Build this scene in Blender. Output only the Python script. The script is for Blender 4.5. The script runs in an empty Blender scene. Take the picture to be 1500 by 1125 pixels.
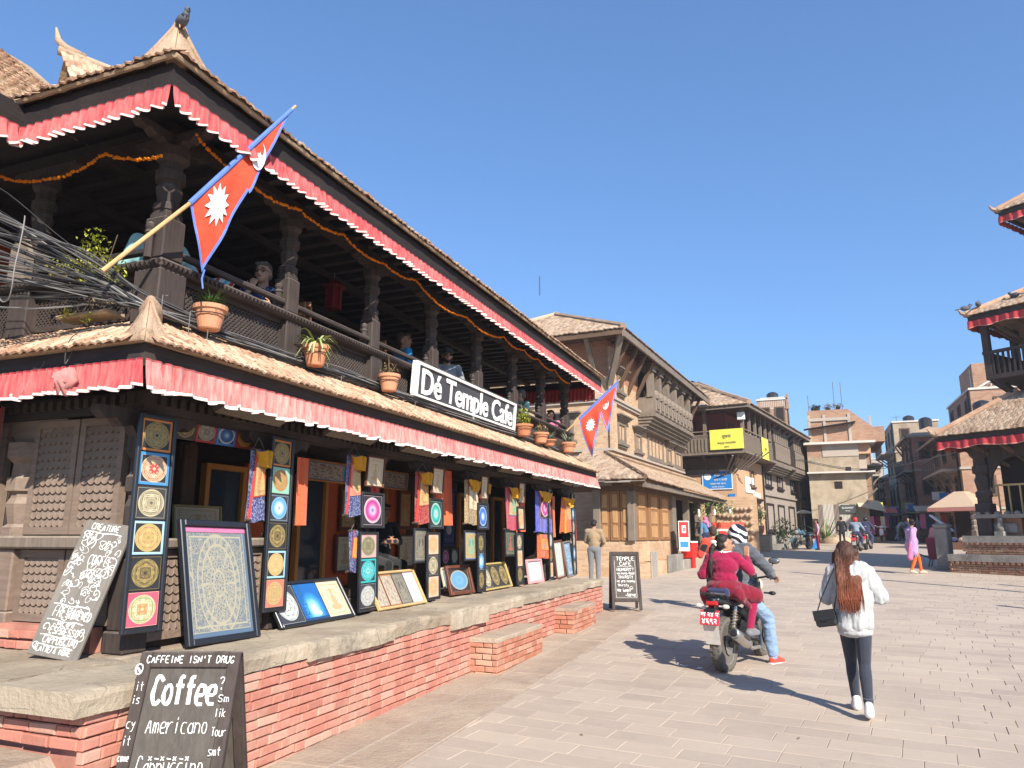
import bpy,bmesh,math,random
import numpy as np
from mathutils import Vector,Matrix,noise
random.seed(7)
PI=math.pi
SC=bpy.context.scene
COL=SC.collection
R=math.radians
# ---- camera
cam_d=bpy.data.cameras.new('camera')
cam=bpy.data.objects.new('camera',cam_d)
COL.objects.link(cam)
cam.location=(0,0,1.8)
cam.rotation_euler=(R(90+11.539),0,R(21.536))
cam_d.sensor_width=36
cam_d.lens=25.92
cam_d.clip_end=2000
cam_d.clip_start=0.05
SC.camera=cam
# ---- light
SUN_EL,SUN_AZ=34.0,135.8
world=bpy.data.worlds.new('World')
SC.world=world
world.use_nodes=True
wn=world.node_tree
sky=wn.nodes.new('ShaderNodeTexSky')
sky.sky_type='NISHITA'
sky.sun_disc=False
sky.sun_elevation=R(SUN_EL)
sky.sun_rotation=R(SUN_AZ)
sky.altitude=0
sky.air_density=1.0
sky.dust_density=0.5
sky.ozone_density=4.0
bg=wn.nodes['Background']
bg.inputs['Strength'].default_value=0.15
gam=wn.nodes.new('ShaderNodeGamma');gam.inputs['Gamma'].default_value=0.7
tint=wn.nodes.new('ShaderNodeMix');tint.data_type='RGBA';tint.blend_type='MULTIPLY';tint.inputs[0].default_value=1
tint.inputs[7].default_value=(0.64,0.91,1.25,1)
wn.links.new(sky.outputs[0],gam.inputs['Color']);wn.links.new(gam.outputs[0],tint.inputs[6]);wn.links.new(tint.outputs[2],bg.inputs['Color'])
sun_d=bpy.data.lights.new('sun','SUN')
sun_d.energy=4.9
sun_d.angle=R(0.53)
sun_d.color=(1.0,0.93,0.82)
sun=bpy.data.objects.new('sun',sun_d)
COL.objects.link(sun)
sa=R(SUN_AZ)
SUNV=Vector((math.sin(sa)*math.cos(R(SUN_EL)),math.cos(sa)*math.cos(R(SUN_EL)),math.sin(R(SUN_EL))))
sun.rotation_euler=SUNV.to_track_quat('Z','Y').to_euler()
SC.view_settings.view_transform='Standard'
SC.view_settings.look='None'
SC.view_settings.exposure=0.8
SC.view_settings.gamma=1
SC.cycles.max_bounces=6
SC.cycles.diffuse_bounces=4
# ---- helpers
CAMP=Vector((0,0,1.8))
CAMF=Vector((-math.sin(R(21.536))*math.cos(R(11.539)),math.cos(R(21.536))*math.cos(R(11.539)),math.sin(R(11.539))))
CAMR=Vector((math.cos(R(21.536)),math.sin(R(21.536)),0))
CAMU=CAMR.cross(CAMF)
def in_view(p,m=0.12):
 d=Vector(p)-CAMP
 k=d.dot(CAMF)
 if k<0.2:return False
 return abs(d.dot(CAMR)/k)<0.694+m and abs(d.dot(CAMU)/k)<0.521+m
def gz(y):
 return 0.023*min(y,58.0)+0.004*max(0,y-58.0)
def V(*a):return Vector(a)
def T(x,y,z,rz=0,rx=0,ry=0,s=1):
 m=Matrix.Translation((x,y,z))@Matrix.Rotation(rz,4,'Z')@Matrix.Rotation(ry,4,'Y')@Matrix.Rotation(rx,4,'X')
 if s!=1:
  m=m@(Matrix.Scale(s,4)if not hasattr(s,'__len__')else Matrix.Diagonal((s[0],s[1],s[2],1)))
 return m
class MB:
 """collects boxes, tubes, lathes, prisms and quads into ONE mesh"""
 def __init__(self,M=None):
  self.v=[];self.f=[];self.m=[];self.u=[];self.hasuv=False
  self.M=M
 def _add(self,vs,fs,m=0,us=None):
  b=len(self.v)
  if self.M is not None:vs=[self.M@Vector(p)for p in vs]
  self.v+=[tuple(p)for p in vs]
  for i,f in enumerate(fs):
   self.f.append(tuple(b+k for k in f));self.m.append(m)
   self.u.append(us[i]if us else None)
  if us:self.hasuv=True
  return self
 def box(self,x0,x1,y0,y1,z0,z1,m=0,M=None):
  vs=[V(x,y,z)for x in(x0,x1)for y in(y0,y1)for z in(z0,z1)]
  if M is not None:vs=[M@p for p in vs]
  fs=[(0,1,3,2),(4,6,7,5),(0,4,5,1),(2,3,7,6),(0,2,6,4),(1,5,7,3)]
  return self._add(vs,fs,m)
 def cbox(self,c,s,m=0,M=None):
  return self.box(c[0]-s[0]/2,c[0]+s[0]/2,c[1]-s[1]/2,c[1]+s[1]/2,c[2]-s[2]/2,c[2]+s[2]/2,m,M)
 def bbox(self,x0,x1,y0,y1,z0,z1,b=0.01,m=0,M=None):
  """box with chamfered edges on top/bottom and corners"""
  vs=[];fs=[]
  xs=[(x0+b,x1-b),(x0,x1)];ys=[(y0+b,y1-b),(y0,y1)]
  def ring(ix,z):
   (xa,xb),(ya,yb)=(xs[ix],ys[ix])
   return[V(xa,ya+(b if ix else 0),z),V(xa+(b if ix else 0),ya,z),V(xb-(b if ix else 0),ya,z),V(xb,ya+(b if ix else 0),z),V(xb,yb-(b if ix else 0),z),V(xb-(b if ix else 0),yb,z),V(xa+(b if ix else 0),yb,z),V(xa,yb-(b if ix else 0),z)]
  rings=[ring(0,z0),ring(1,z0+b),ring(1,z1-b),ring(0,z1)]
  for r_ in rings:vs+=r_
  for k in range(3):
   for i in range(8):
    j=(i+1)%8
    fs.append((k*8+i,k*8+j,k*8+8+j,k*8+8+i))
  fs.append(tuple(reversed(range(8))));fs.append(tuple(range(24,32)))
  if M is not None:vs=[M@p for p in vs]
  return self._add(vs,fs,m)
 def beam(self,p0,p1,w,h,m=0,up=(0,0,1)):
  p0=Vector(p0);p1=Vector(p1);d=p1-p0;L=d.length;d.normalize()
  s=d.cross(Vector(up))
  if s.length<1e-4:s=Vector((1,0,0))
  s.normalize();u=s.cross(d)
  vs=[p+s*a*w/2+u*b*h/2 for p in(p0,p1)for a,b in((-1,-1),(1,-1),(1,1),(-1,1))]
  fs=[(3,2,1,0),(4,5,6,7)]+[(i,(i+1)%4,4+(i+1)%4,4+i)for i in range(4)]
  return self._add(vs,fs,m)
 def tube(self,pts,r,n=8,m=0,caps=True,flat=1.0):
  pts=[Vector(p)for p in pts]
  rs=r if hasattr(r,'__len__')else[r]*len(pts)
  vs=[];fs=[]
  prev=None
  for i,p in enumerate(pts):
   a=pts[max(0,i-1)];b=pts[min(len(pts)-1,i+1)]
   d=(b-a)
   if d.length<1e-9:d=Vector((0,0,1))
   d.normalize()
   if prev is None:
    s=d.cross(Vector((0,0,1)))
    if s.length<1e-3:s=d.cross(Vector((0,1,0)))
   else:
    s=prev-d*prev.dot(d)
   s.normalize();prev=s
   t=d.cross(s)
   for k in range(n):
    q=2*PI*k/n
    vs.append(p+(s*math.cos(q)+t*math.sin(q)*flat)*rs[i])
  for i in range(len(pts)-1):
   for k in range(n):
    k2=(k+1)%n
    fs.append((i*n+k,i*n+k2,i*n+n+k2,i*n+n+k))
  if caps:
   fs.append(tuple(reversed(range(n))));fs.append(tuple(range((len(pts)-1)*n,len(pts)*n)))
  return self._add(vs,fs,m)
 def lathe(self,prof,n=16,m=0,M=None,sx=1,sy=1,ph=0):
  """profile of (r, z); n sides; square columns with n=4 and ph=pi/4"""
  vs=[];fs=[]
  for r_,z in prof:
   for k in range(n):
    q=2*PI*k/n+ph
    vs.append(V(r_*math.cos(q)*sx,r_*math.sin(q)*sy,z))
  for i in range(len(prof)-1):
   for k in range(n):
    k2=(k+1)%n
    fs.append((i*n+k,i*n+k2,i*n+n+k2,i*n+n+k))
  fs.append(tuple(reversed(range(n))));fs.append(tuple(range((len(prof)-1)*n,len(prof)*n)))
  if M is not None:vs=[M@p for p in vs]
  return self._add(vs,fs,m)
 def prism(self,poly,ext,m=0):
  n=len(poly);e=Vector(ext)
  vs=[Vector(p)for p in poly]+[Vector(p)+e for p in poly]
  fs=[tuple(reversed(range(n))),tuple(range(n,2*n))]+[(i,(i+1)%n,n+(i+1)%n,n+i)for i in range(n)]
  return self._add(vs,fs,m)
 def quad(self,a,b,c,d,m=0):
  """bottom-left, bottom-right, top-right, top-left; carries 0..1 coordinates for printed matter"""
  return self._add([Vector(p)for p in(a,b,c,d)],[(0,1,2,3)],m,[((0,0),(1,0),(1,1),(0,1))])
 def sphere(self,c,r,n=10,k=6,m=0,M=None):
  prof=[(max(1e-4,math.sin(PI*i/k)),-math.cos(PI*i/k))for i in range(k+1)]
  rr=r if hasattr(r,'__len__')else(r,r,r)
  MM=Matrix.Translation(c)@Matrix.Diagonal((rr[0],rr[1],rr[2],1))
  if M is not None:MM=M@MM
  return self.lathe(prof,n,m,MM)
 def grid(self,fn,nu,nv,m=0,wrapu=False,uv=False):
  vs=[];fs=[];us=[]
  for j in range(nv+1):
   for i in range(nu+1):
    vs.append(Vector(fn(i/nu,j/nv)))
  for j in range(nv):
   for i in range(nu):
    a=j*(nu+1)+i
    fs.append((a,a+1,a+nu+2,a+nu+1))
    us.append(((i/nu,j/nv),((i+1)/nu,j/nv),((i+1)/nu,(j+1)/nv),(i/nu,(j+1)/nv)))
  return self._add(vs,fs,m,us if uv else None)
 def mesh(self,name,mats,smooth=False):
  me=bpy.data.meshes.new(name)
  me.from_pydata(self.v,[],self.f)
  for mm in(mats if isinstance(mats,(list,tuple))else[mats]):me.materials.append(mm)
  me.polygons.foreach_set('material_index',self.m)
  if self.hasuv:
   ul=me.uv_layers.new(name='uv')
   k=0
   data=np.zeros((len(me.loops),2),np.float32)
   for f,u in zip(self.f,self.u):
    if u:data[k:k+len(f)]=u
    k+=len(f)
   ul.data.foreach_set('uv',data.ravel())
  if smooth:me.polygons.foreach_set('use_smooth',[True]*len(me.polygons))
  me.update()
  return me
 def build(self,name,mats,parent=None,smooth=False,local=False,kind=None):
  return link(name,self.mesh(name,mats,smooth),parent,local,kind)
def wm(o):
 m=o.matrix_basis.copy()
 if o.parent:m=wm(o.parent)@o.matrix_parent_inverse@m
 return m
def link(name,me,parent=None,local=False,kind=None,M=None):
 o=bpy.data.objects.new(name,me)
 COL.objects.link(o)
 if M is not None:o.matrix_basis=M
 if parent is not None:
  o.parent=parent
  if not local:o.matrix_parent_inverse=wm(parent).inverted()
 if kind:o['kind']=kind
 return o
def tag(o,label,cat,group=None,kind=None):
 if label:o['label']=label
 if cat:o['category']=cat
 if group:o['group']=group
 if kind:o['kind']=kind
 return o
def thing(name,label,cat,loc=(0,0,0),rz=0,group=None):
 o=bpy.data.objects.new(name,None)
 o.empty_display_size=0.1
 COL.objects.link(o)
 o.location=loc;o.rotation_euler=(0,0,rz)
 return tag(o,label,cat,group)
def copy_tree(o,parent=None,data=None):
 c=o.copy();COL.objects.link(c)
 if parent:c.parent=parent
 for ch in KIDS(o):copy_tree(ch,c)
 return c
def KIDS(o):return[x for x in COL.objects if x.parent is o]
def pieces(name,meshes,mats4,parent,limit=300,local=False,anyview=False):
 """every piece an object while the count allows it, nearest first; the rest one joined part"""
 inv=wm(parent)if local else Matrix()
 def key(M):
  p=(inv@M).translation
  return(0 if(anyview or in_view(p))else 1,(p-CAMP).length)
 ms=sorted(mats4,key=key)
 near=[M for M in ms[:limit]if anyview or in_view((inv@M).translation,0.25)]
 ids=set(id(M)for M in near)
 rest=[M for M in ms if id(M)not in ids]
 for M in near:
  link(name,random.choice(meshes),parent,local,M=M)
 if rest:
  vs=[];fs=[];b=0;mi=[]
  for M in rest:
   me=random.choice(meshes)
   if not hasattr(pieces,'c'):pieces.c={}
   if me.name not in pieces.c:
    co=np.empty(len(me.vertices)*3,np.float32);me.vertices.foreach_get('co',co)
    pieces.c[me.name]=(co.reshape(-1,3),[tuple(p.vertices)for p in me.polygons])
   co,pf=pieces.c[me.name]
   A=np.array(M)
   vs.append(co@A[:3,:3].T+A[:3,3])
   fs+=[tuple(b+k for k in f)for f in pf]
   b+=len(co)
  me=bpy.data.meshes.new(name+'_field')
  me.from_pydata(np.concatenate(vs).tolist(),[],fs)
  for mm in meshes[0].materials:me.materials.append(mm)
  me.update()
  link(name+'_field',me,parent,local,kind='stuff')
 return len(ms)
 # ---- node helper
class S:
 """a socket with arithmetic"""
 def __init__(self,nt,sk):self.nt=nt;self.s=sk
 def op(self,o,b=None,c=None,clamp=False):
  n=self.nt.nodes.new('ShaderNodeMath');n.operation=o;n.use_clamp=clamp
  for i,x in enumerate((self,b,c)):
   if x is None:continue
   if isinstance(x,S):self.nt.links.new(x.s,n.inputs[i])
   else:n.inputs[i].default_value=x
  return S(self.nt,n.outputs[0])
 def __add__(self,b):return self.op('ADD',b)
 def __radd__(self,b):return self.op('ADD',b)
 def __sub__(self,b):return self.op('SUBTRACT',b)
 def __rsub__(self,b):return(self*-1)+b
 def __mul__(self,b):return self.op('MULTIPLY',b)
 def __rmul__(self,b):return self.op('MULTIPLY',b)
 def __truediv__(self,b):return self.op('DIVIDE',b)
 def gt(self,b):return self.op('GREATER_THAN',b)
 def lt(self,b):return self.op('LESS_THAN',b)
 def sin(self):return self.op('SINE')
 def cos(self):return self.op('COSINE')
 def abs(self):return self.op('ABSOLUTE')
 def sqrt(self):return self.op('SQRT')
 def fract(self):return self.op('FRACT')
 def max(self,b):return self.op('MAXIMUM',b)
 def min(self,b):return self.op('MINIMUM',b)
 def atan2(self,b):return self.op('ARCTAN2',b)
 def band(self,a,b):return self.gt(a)*self.lt(b)
class Mat:
 def __init__(self,name,rough=0.8,spec=0.3):
  self.m=bpy.data.materials.new(name);self.m.use_nodes=True
  self.nt=self.m.node_tree
  self.b=self.nt.nodes['Principled BSDF']
  self.b.inputs['Roughness'].default_value=rough
  self.b.inputs['Specular IOR Level'].default_value=spec
 def n(self,t,**k):
  x=self.nt.nodes.new(t)
  for a,b in k.items():setattr(x,a,b)
  return x
 def link(self,a,b):self.nt.links.new(a.s if isinstance(a,S)else a,b)
 def coord(self,which='Object'):return self.n('ShaderNodeTexCoord').outputs[which]
 def pos(self):return self.n('ShaderNodeNewGeometry').outputs['Position']
 def uv(self):
  x=self.n('ShaderNodeSeparateXYZ');self.link(self.n('ShaderNodeUVMap').outputs[0],x.inputs[0])
  return S(self.nt,x.outputs[0]),S(self.nt,x.outputs[1])
 def map(self,vec,scale=(1,1,1),loc=(0,0,0),rot=(0,0,0)):
  x=self.n('ShaderNodeMapping');self.link(vec,x.inputs[0])
  x.inputs['Scale'].default_value=scale;x.inputs['Location'].default_value=loc;x.inputs['Rotation'].default_value=rot
  return x.outputs[0]
 def noise(self,vec,scale=5,detail=4,rough=0.55,dist=0):
  x=self.n('ShaderNodeTexNoise')
  if vec is not None:self.link(vec,x.inputs['Vector'])
  x.inputs['Scale'].default_value=scale;x.inputs['Detail'].default_value=detail
  x.inputs['Roughness'].default_value=rough;x.inputs['Distortion'].default_value=dist
  return S(self.nt,x.outputs[0])
 def voronoi(self,vec,scale=5,feature='F1',out='Distance',rnd=1):
  x=self.n('ShaderNodeTexVoronoi',feature=feature)
  if vec is not None:self.link(vec,x.inputs['Vector'])
  x.inputs['Scale'].default_value=scale;x.inputs['Randomness'].default_value=rnd
  return S(self.nt,x.outputs[out])
 def wave(self,vec,scale=5,dist=2,detail=2,dirn='X'):
  x=self.n('ShaderNodeTexWave');x.bands_direction=dirn
  if vec is not None:self.link(vec,x.inputs['Vector'])
  x.inputs['Scale'].default_value=scale;x.inputs['Distortion'].default_value=dist;x.inputs['Detail'].default_value=detail
  return S(self.nt,x.outputs['Fac'])
 def rnd(self):
  a=S(self.nt,self.n('ShaderNodeObjectInfo').outputs['Random'])
  b=S(self.nt,self.n('ShaderNodeNewGeometry').outputs['Random Per Island'])
  return(a+b*1.0).fract()
 def ramp(self,fac,stops,const=False):
  x=self.n('ShaderNodeValToRGB')
  if const:x.color_ramp.interpolation='CONSTANT'
  el=x.color_ramp.elements
  while len(el)>1:el.remove(el[-1])
  el[0].position=stops[0][0];el[0].color=(*stops[0][1],1)
  for p,c in stops[1:]:
   e=el.new(p);e.color=(*c,1)
  self.link(fac,x.inputs[0])
  return S(self.nt,x.outputs[0])
 def mix(self,f,a,b,mode='MIX'):
  x=self.n('ShaderNodeMix',data_type='RGBA',blend_type=mode)
  for sk,val in((x.inputs[0],f),(x.inputs[6],a),(x.inputs[7],b)):
   if isinstance(val,S):self.link(val,sk)
   elif hasattr(val,'__len__'):sk.default_value=(*val,1)
   else:sk.default_value=val
  return S(self.nt,x.outputs[2])
 def out(self,c):
  if isinstance(c,S):self.link(c,self.b.inputs['Base Color'])
  else:self.b.inputs['Base Color'].default_value=(*c,1)
  return self
 def bump(self,h,strength=0.4,dist=0.01):
  x=self.n('ShaderNodeBump');x.inputs['Strength'].default_value=strength;x.inputs['Distance'].default_value=dist
  self.link(h,x.inputs['Height']);self.link(x.outputs[0],self.b.inputs['Normal'])
  return self
def shade(c,k):return tuple(min(1,x*k)for x in c)
def m_plain(name,c,rough=0.7,spec=0.3,var=0.25,scale=14,bump=0.15,metal=0):
 m=Mat(name,rough,spec)
 nz=m.noise(m.coord(),scale,5,0.6)
 m.out(m.ramp(nz,[(0.25,shade(c,1-var)),(0.75,shade(c,1+var))]))
 m.b.inputs['Metallic'].default_value=metal
 if bump:m.bump(nz,bump,0.006)
 return m.m
def m_wood(name,dark,light,axis='Z',scale=1.0,rough=0.75,rnd=0.0,dust=None):
 m=Mat(name,rough,0.25)
 sc={'X':(1.2,14,14),'Y':(14,1.2,14),'Z':(14,14,1.2)}[axis]
 c=m.coord()
 g=m.noise(m.map(c,tuple(s*scale for s in sc)),2.2,7,0.65,0.6)
 big=m.noise(c,1.7,3)
 f=(g*0.7+big*0.45-0.08)
 if rnd:f=f+(m.rnd()-0.5)*rnd
 col=m.ramp(f,[(0.25,dark),(0.75,light)])
 if dust:
  up=m.n('ShaderNodeSeparateXYZ');m.link(m.n('ShaderNodeNewGeometry').outputs['Normal'],up.inputs[0])
  dm=S(m.nt,up.outputs[2]).op('MULTIPLY_ADD',1.2,-0.25,True)*m.noise(c,9,4).op('MULTIPLY_ADD',1.8,-0.35,True)
  col=m.mix(dm,col,dust)
 m.out(col);m.bump(g,0.35,0.008)
 return m.m
 # ---- materials
M={}
M['dark_wood']=m_wood('dark_wood',(0.026,0.019,0.017),(0.085,0.064,0.056),'Z',dust=(0.24,0.2,0.17))
M['dark_wood_y']=m_wood('dark_wood_y',(0.026,0.019,0.017),(0.085,0.064,0.056),'Y',dust=(0.24,0.2,0.17))
M['carved_wood']=m_wood('carved_wood',(0.13,0.09,0.068),(0.27,0.2,0.155),'X',0.7,dust=(0.4,0.33,0.27))
M['black_wood']=m_wood('black_wood',(0.012,0.009,0.009),(0.04,0.03,0.028),'Y')
M['old_wood']=m_wood('old_wood',(0.11,0.085,0.065),(0.26,0.21,0.165),'Z',dust=(0.4,0.34,0.27))
M['brown_wood']=m_wood('brown_wood',(0.07,0.04,0.024),(0.17,0.105,0.065),'Z')
M['door_wood']=m_wood('door_wood',(0.17,0.075,0.028),(0.36,0.19,0.085),'Z')
M['door_panel_wood']=m_wood('door_panel_wood',(0.28,0.14,0.055),(0.52,0.31,0.15),'Z')
M['orange_wood']=m_wood('orange_wood',(0.42,0.15,0.035),(0.62,0.27,0.07),'Z',0.7,0.45)
M['chair_wood']=m_wood('chair_wood',(0.2,0.08,0.03),(0.4,0.18,0.08),'Z',1,0.45)
M['pale_pole']=m_wood('pale_pole',(0.42,0.26,0.11),(0.62,0.42,0.2),'X')
M['board_pale']=m_wood('board_pale',(0.13,0.115,0.1),(0.24,0.215,0.19),'Z',1,0.85)
M['board']=m_wood('board',(0.055,0.047,0.04),(0.13,0.115,0.1),'Z',1,0.8)
M['joist']=m_wood('joist',(0.02,0.016,0.018),(0.055,0.045,0.045),'X')
def m_brick(name,base,pale,dark,rough=0.9):
 m=Mat(name,rough,0.2)
 p=m.pos()
 r=m.rnd()
 col=m.ramp(r,[(0,shade(base,0.86)),(0.35,base),(0.7,shade(base,1.1)),(0.93,pale),(1,shade(base,.9))])
 n1=m.noise(p,1.6,5,0.6)
 worn=n1.op('MULTIPLY_ADD',5,-2.55,True)
 col=m.mix(worn*0.75,col,pale)
 gr=m.noise(p,0.9,6,0.7,1.5)
 col=m.mix(gr.op('MULTIPLY_ADD',5,-2.9,True)*0.45,col,shade(dark,0.75))
 n2=m.noise(p,38,4,0.65)
 col=m.mix(n2.op('MULTIPLY_ADD',3,-1.45,True)*0.5,col,dark)
 n3=m.noise(p,7,3)
 col=m.mix(n3.op('MULTIPLY_ADD',4,-2.1,True)*0.35,col,shade(pale,1.1))
 m.out(col);m.bump(n2+n3*0.6,0.5,0.008)
 return m.m
M['red_brick']=m_brick('red_brick',(0.47,0.19,0.14),(0.5,0.32,0.24),(0.36,0.15,0.115))
M['old_brick']=m_brick('old_brick',(0.42,0.2,0.11),(0.5,0.34,0.22),(0.2,0.12,0.08))
M['temple_brick']=m_brick('temple_brick',(0.3,0.155,0.1),(0.36,0.25,0.17),(0.14,0.09,0.06))
M['mortar']=m_plain('mortar',(0.43,0.2,0.15),0.95,0.1,0.3,6,0.3)
M['step_brick']=m_brick('step_brick',(0.42,0.17,0.11),(0.5,0.3,0.21),(0.3,0.14,0.09))
M['mortar_tan']=m_plain('mortar_tan',(0.36,0.24,0.16),0.95,0.1,0.3,6,0.3)
def m_stone(name,a,b,stain,sc=1.0,crack=0.0):
 m=Mat(name,0.88,0.2)
 p=m.pos()
 n1=m.noise(p,2.2*sc,6,0.6);n2=m.noise(p,22*sc,6,0.7);n3=m.noise(p,0.9*sc,4,0.6,1.0)
 col=m.ramp(n1+(m.rnd()-0.5)*0.3,[(0.3,a),(0.7,b)])
 col=m.mix(n3.op('MULTIPLY_ADD',5,-2.4,True)*n2.op('MULTIPLY_ADD',3,-0.95,True),col,stain)
 cr=m.voronoi(m.map(p,(1,1,1.5)),2.4*sc,'DISTANCE_TO_EDGE')
 col=m.mix((cr.lt(0.01))*n1.gt(0.5)*crack,col,shade(stain,0.6))
 m.out(col);m.bump(n2+n1*1.5,0.8,0.02)
 return m.m
M['cap_stone']=m_stone('cap_stone',(0.3,0.235,0.165),(0.44,0.365,0.27),(0.2,0.18,0.145),1.0,0.5)
M['grey_stone']=m_stone('grey_stone',(0.22,0.2,0.175),(0.34,0.31,0.27),(0.12,0.12,0.11))
M['kerb_stone']=m_stone('kerb_stone',(0.36,0.27,0.2),(0.45,0.36,0.27),(0.28,0.21,0.17))
def m_paver(name,a,b,c):
 m=Mat(name,0.85,0.25)
 p=m.pos()
 q=m.map(p,(1,1,1),rot=(0,0,R(7)))
 streak=m.noise(m.map(q,(2.2,26,1)),1.6,6,0.7,0.5)
 big=m.noise(p,0.55,4,0.6)
 fine=m.noise(p,60,3,0.6)
 col=m.ramp(m.rnd()*0.38+big*0.8+(streak-0.5)*0.55-0.08,[(0.15,a),(0.45,b),(0.8,c)])
 col=m.mix(streak.op('MULTIPLY_ADD',5,-2.9,True)*0.45,col,shade(a,0.8))
 dirt=m.noise(p,1.3,6,0.7,1.2)
 col=m.mix(dirt.op('MULTIPLY_ADD',4,-2.2,True)*0.4,col,(0.22,0.18,0.155))
 dust=m.noise(p,0.8,5,0.65,0.8)
 col=m.mix(dust.op('MULTIPLY_ADD',3.5,-1.6,True)*0.6,col,(0.47,0.39,0.31))
 spot=m.voronoi(p,3.1).lt(0.05)*m.noise(p,2.3,2).gt(0.55)
 col=m.mix(spot*0.6,col,(0.12,0.1,0.09))
 m.out(col);m.bump(streak*0.8+fine*0.3,0.4,0.01)
 return m.m
M['paver']=m_paver('paver',(0.345,0.275,0.225),(0.41,0.33,0.262),(0.48,0.39,0.305))
M['paver_far']=m_paver('paver_far',(0.35,0.28,0.235),(0.41,0.33,0.262),(0.47,0.38,0.3))
M['joint']=m_plain('joint',(0.37,0.3,0.24),0.95,0.1,0.25,30,0.3)
def m_tile(name,base,pale,dark):
 m=Mat(name,0.9,0.15)
 p=m.pos()
 r=m.rnd()
 col=m.ramp(r,[(0,dark),(0.3,shade(base,0.85)),(0.6,base),(0.85,pale),(1,shade(base,1.1))])
 n1=m.noise(p,2.5,5,0.65);n2=m.noise(p,45,4,0.7)
 col=m.mix(n1.op('MULTIPLY_ADD',4,-1.75,True)*0.6,col,pale)
 col=m.mix(n2.op('MULTIPLY_ADD',4,-2.2,True)*0.5,col,dark)
 m.out(col);m.bump(n2,0.4,0.006)
 return m.m
M['tile']=m_tile('tile',(0.47,0.28,0.18),(0.58,0.43,0.3),(0.28,0.155,0.1))
M['tile_old']=m_tile('tile_old',(0.37,0.25,0.165),(0.46,0.35,0.25),(0.2,0.13,0.09))
M['clay']=m_stone('clay',(0.36,0.235,0.15),(0.5,0.36,0.25),(0.25,0.16,0.11),1.5)
M['mud']=m_stone('mud',(0.38,0.27,0.17),(0.5,0.38,0.25),(0.28,0.19,0.12),2)
M['pot']=m_tile('pot',(0.5,0.2,0.1),(0.56,0.3,0.18),(0.36,0.13,0.07))
def m_valance(name,red,faded,hem,mixb=0.5):
 m=Mat(name,0.85,0.15)
 u,v=m.uv()
 n=m.noise(m.pos(),2.5,4,0.6)
 st=m.noise(m.map(m.pos(),(1,1,0.06)),34,4,0.7)  # vertical colour streaks that paint in the shading of the pleats
 col=m.mix(((n-0.5)*1.5+(st-0.5)*2.4+mixb).op('MINIMUM',1).op('MAXIMUM',0),red,faded)
 vv=v+(m.noise(m.pos(),14,2)-0.5)*0.04
 col=m.mix(vv.lt(0.1),col,hem)  # pale hem band: overexposed sunlit edge put into the cloth colour
 col=m.mix(v.gt(0.93),col,shade(red,0.7))
 m.b.inputs['Sheen Weight'].default_value=0.2
 m.out(col)
 return m.m
M['valance']=m_valance('valance',(0.45,0.09,0.09),(0.6,0.33,0.29),(0.68,0.55,0.5),0.42)
M['valance_deep']=m_valance('valance_deep',(0.4,0.035,0.045),(0.55,0.16,0.15),(0.68,0.5,0.46),0.45)
M['valance_red']=m_valance('valance_red',(0.45,0.035,0.045),(0.5,0.07,0.07),(0.6,0.25,0.2))
def m_cloth(name,c,rough=0.9,var=0.18,sheen=0.25,scale=26,weave=True):
 m=Mat(name,rough,0.15)
 nz=m.noise(m.coord(),scale,4,0.6);big=m.noise(m.coord(),4,3)
 m.out(m.ramp(nz*0.5+big*0.5,[(0.3,shade(c,1-var)),(0.7,shade(c,1+var))]))
 m.b.inputs['Sheen Weight'].default_value=sheen
 m.b.inputs['Sheen Roughness'].default_value=0.5
 m.bump(nz+big,0.3,0.01)
 return m.m
for nm,c in dict(knot_red=(0.52,0.2,0.18),red_cloth=(0.5,0.05,0.035),orange_cloth=(0.62,0.12,0.05),yellow_silk=(0.6,0.28,0.02),maroon=(0.18,0.01,0.025),magenta=(0.27,0.01,0.05),white_cloth=(0.72,0.72,0.7),jean=(0.2,0.29,0.43),legging=(0.035,0.04,0.055),grey_jacket=(0.085,0.09,0.105),black_cloth=(0.016,0.016,0.02),tan_jacket=(0.3,0.215,0.13),grey_trouser=(0.17,0.17,0.18),teal_shirt=(0.28,0.5,0.5),blue_shirt=(0.02,0.26,0.6),grey_shirt=(0.22,0.24,0.28),denim_blue=(0.08,0.2,0.36),pink_cloth=(0.6,0.16,0.3),lilac=(0.42,0.25,0.46),sari_orange=(0.62,0.12,0.02),navy=(0.03,0.035,0.085),blue_grey=(0.2,0.25,0.32),red_jacket=(0.55,0.06,0.035),white_top=(0.41,0.41,0.408),cream=(0.62,0.52,0.36),green_cloth=(0.1,0.3,0.12),awning=(0.55,0.45,0.3)).items():
 M[nm]=m_cloth(nm,c)
def m_print_cloth(name,base,spot,scale=60,thr=0.33):
 m=Mat(name,0.85,0.15)
 v=m.voronoi(m.coord(),scale)
 m.out(m.mix(v.lt(thr),base,spot))
 return m.m
M['navy_pattern']=m_print_cloth('navy_pattern',(0.03,0.05,0.13),(0.65,0.68,0.72),48,0.36)
M['navy_leaf']=m_print_cloth('navy_leaf',(0.03,0.06,0.17),(0.33,0.4,0.52),30,0.34)
M['pink_check']=m_print_cloth('pink_check',(0.55,0.2,0.32),(0.62,0.55,0.56),30,0.4)
def m_skin(name,c):
 m=Mat(name,0.55,0.35)
 nz=m.noise(m.coord(),20,3)
 m.out(m.ramp(nz,[(0.3,shade(c,0.9)),(0.7,shade(c,1.1))]))
 m.b.inputs['Subsurface Weight'].default_value=0.08
 m.b.inputs['Subsurface Radius'].default_value=(0.02,0.008,0.004)
 return m.m
M['skin']=m_skin('skin',(0.36,0.19,0.12))
M['skin_pale']=m_skin('skin_pale',(0.5,0.3,0.22))
M['skin_dark']=m_skin('skin_dark',(0.24,0.12,0.075))
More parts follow.
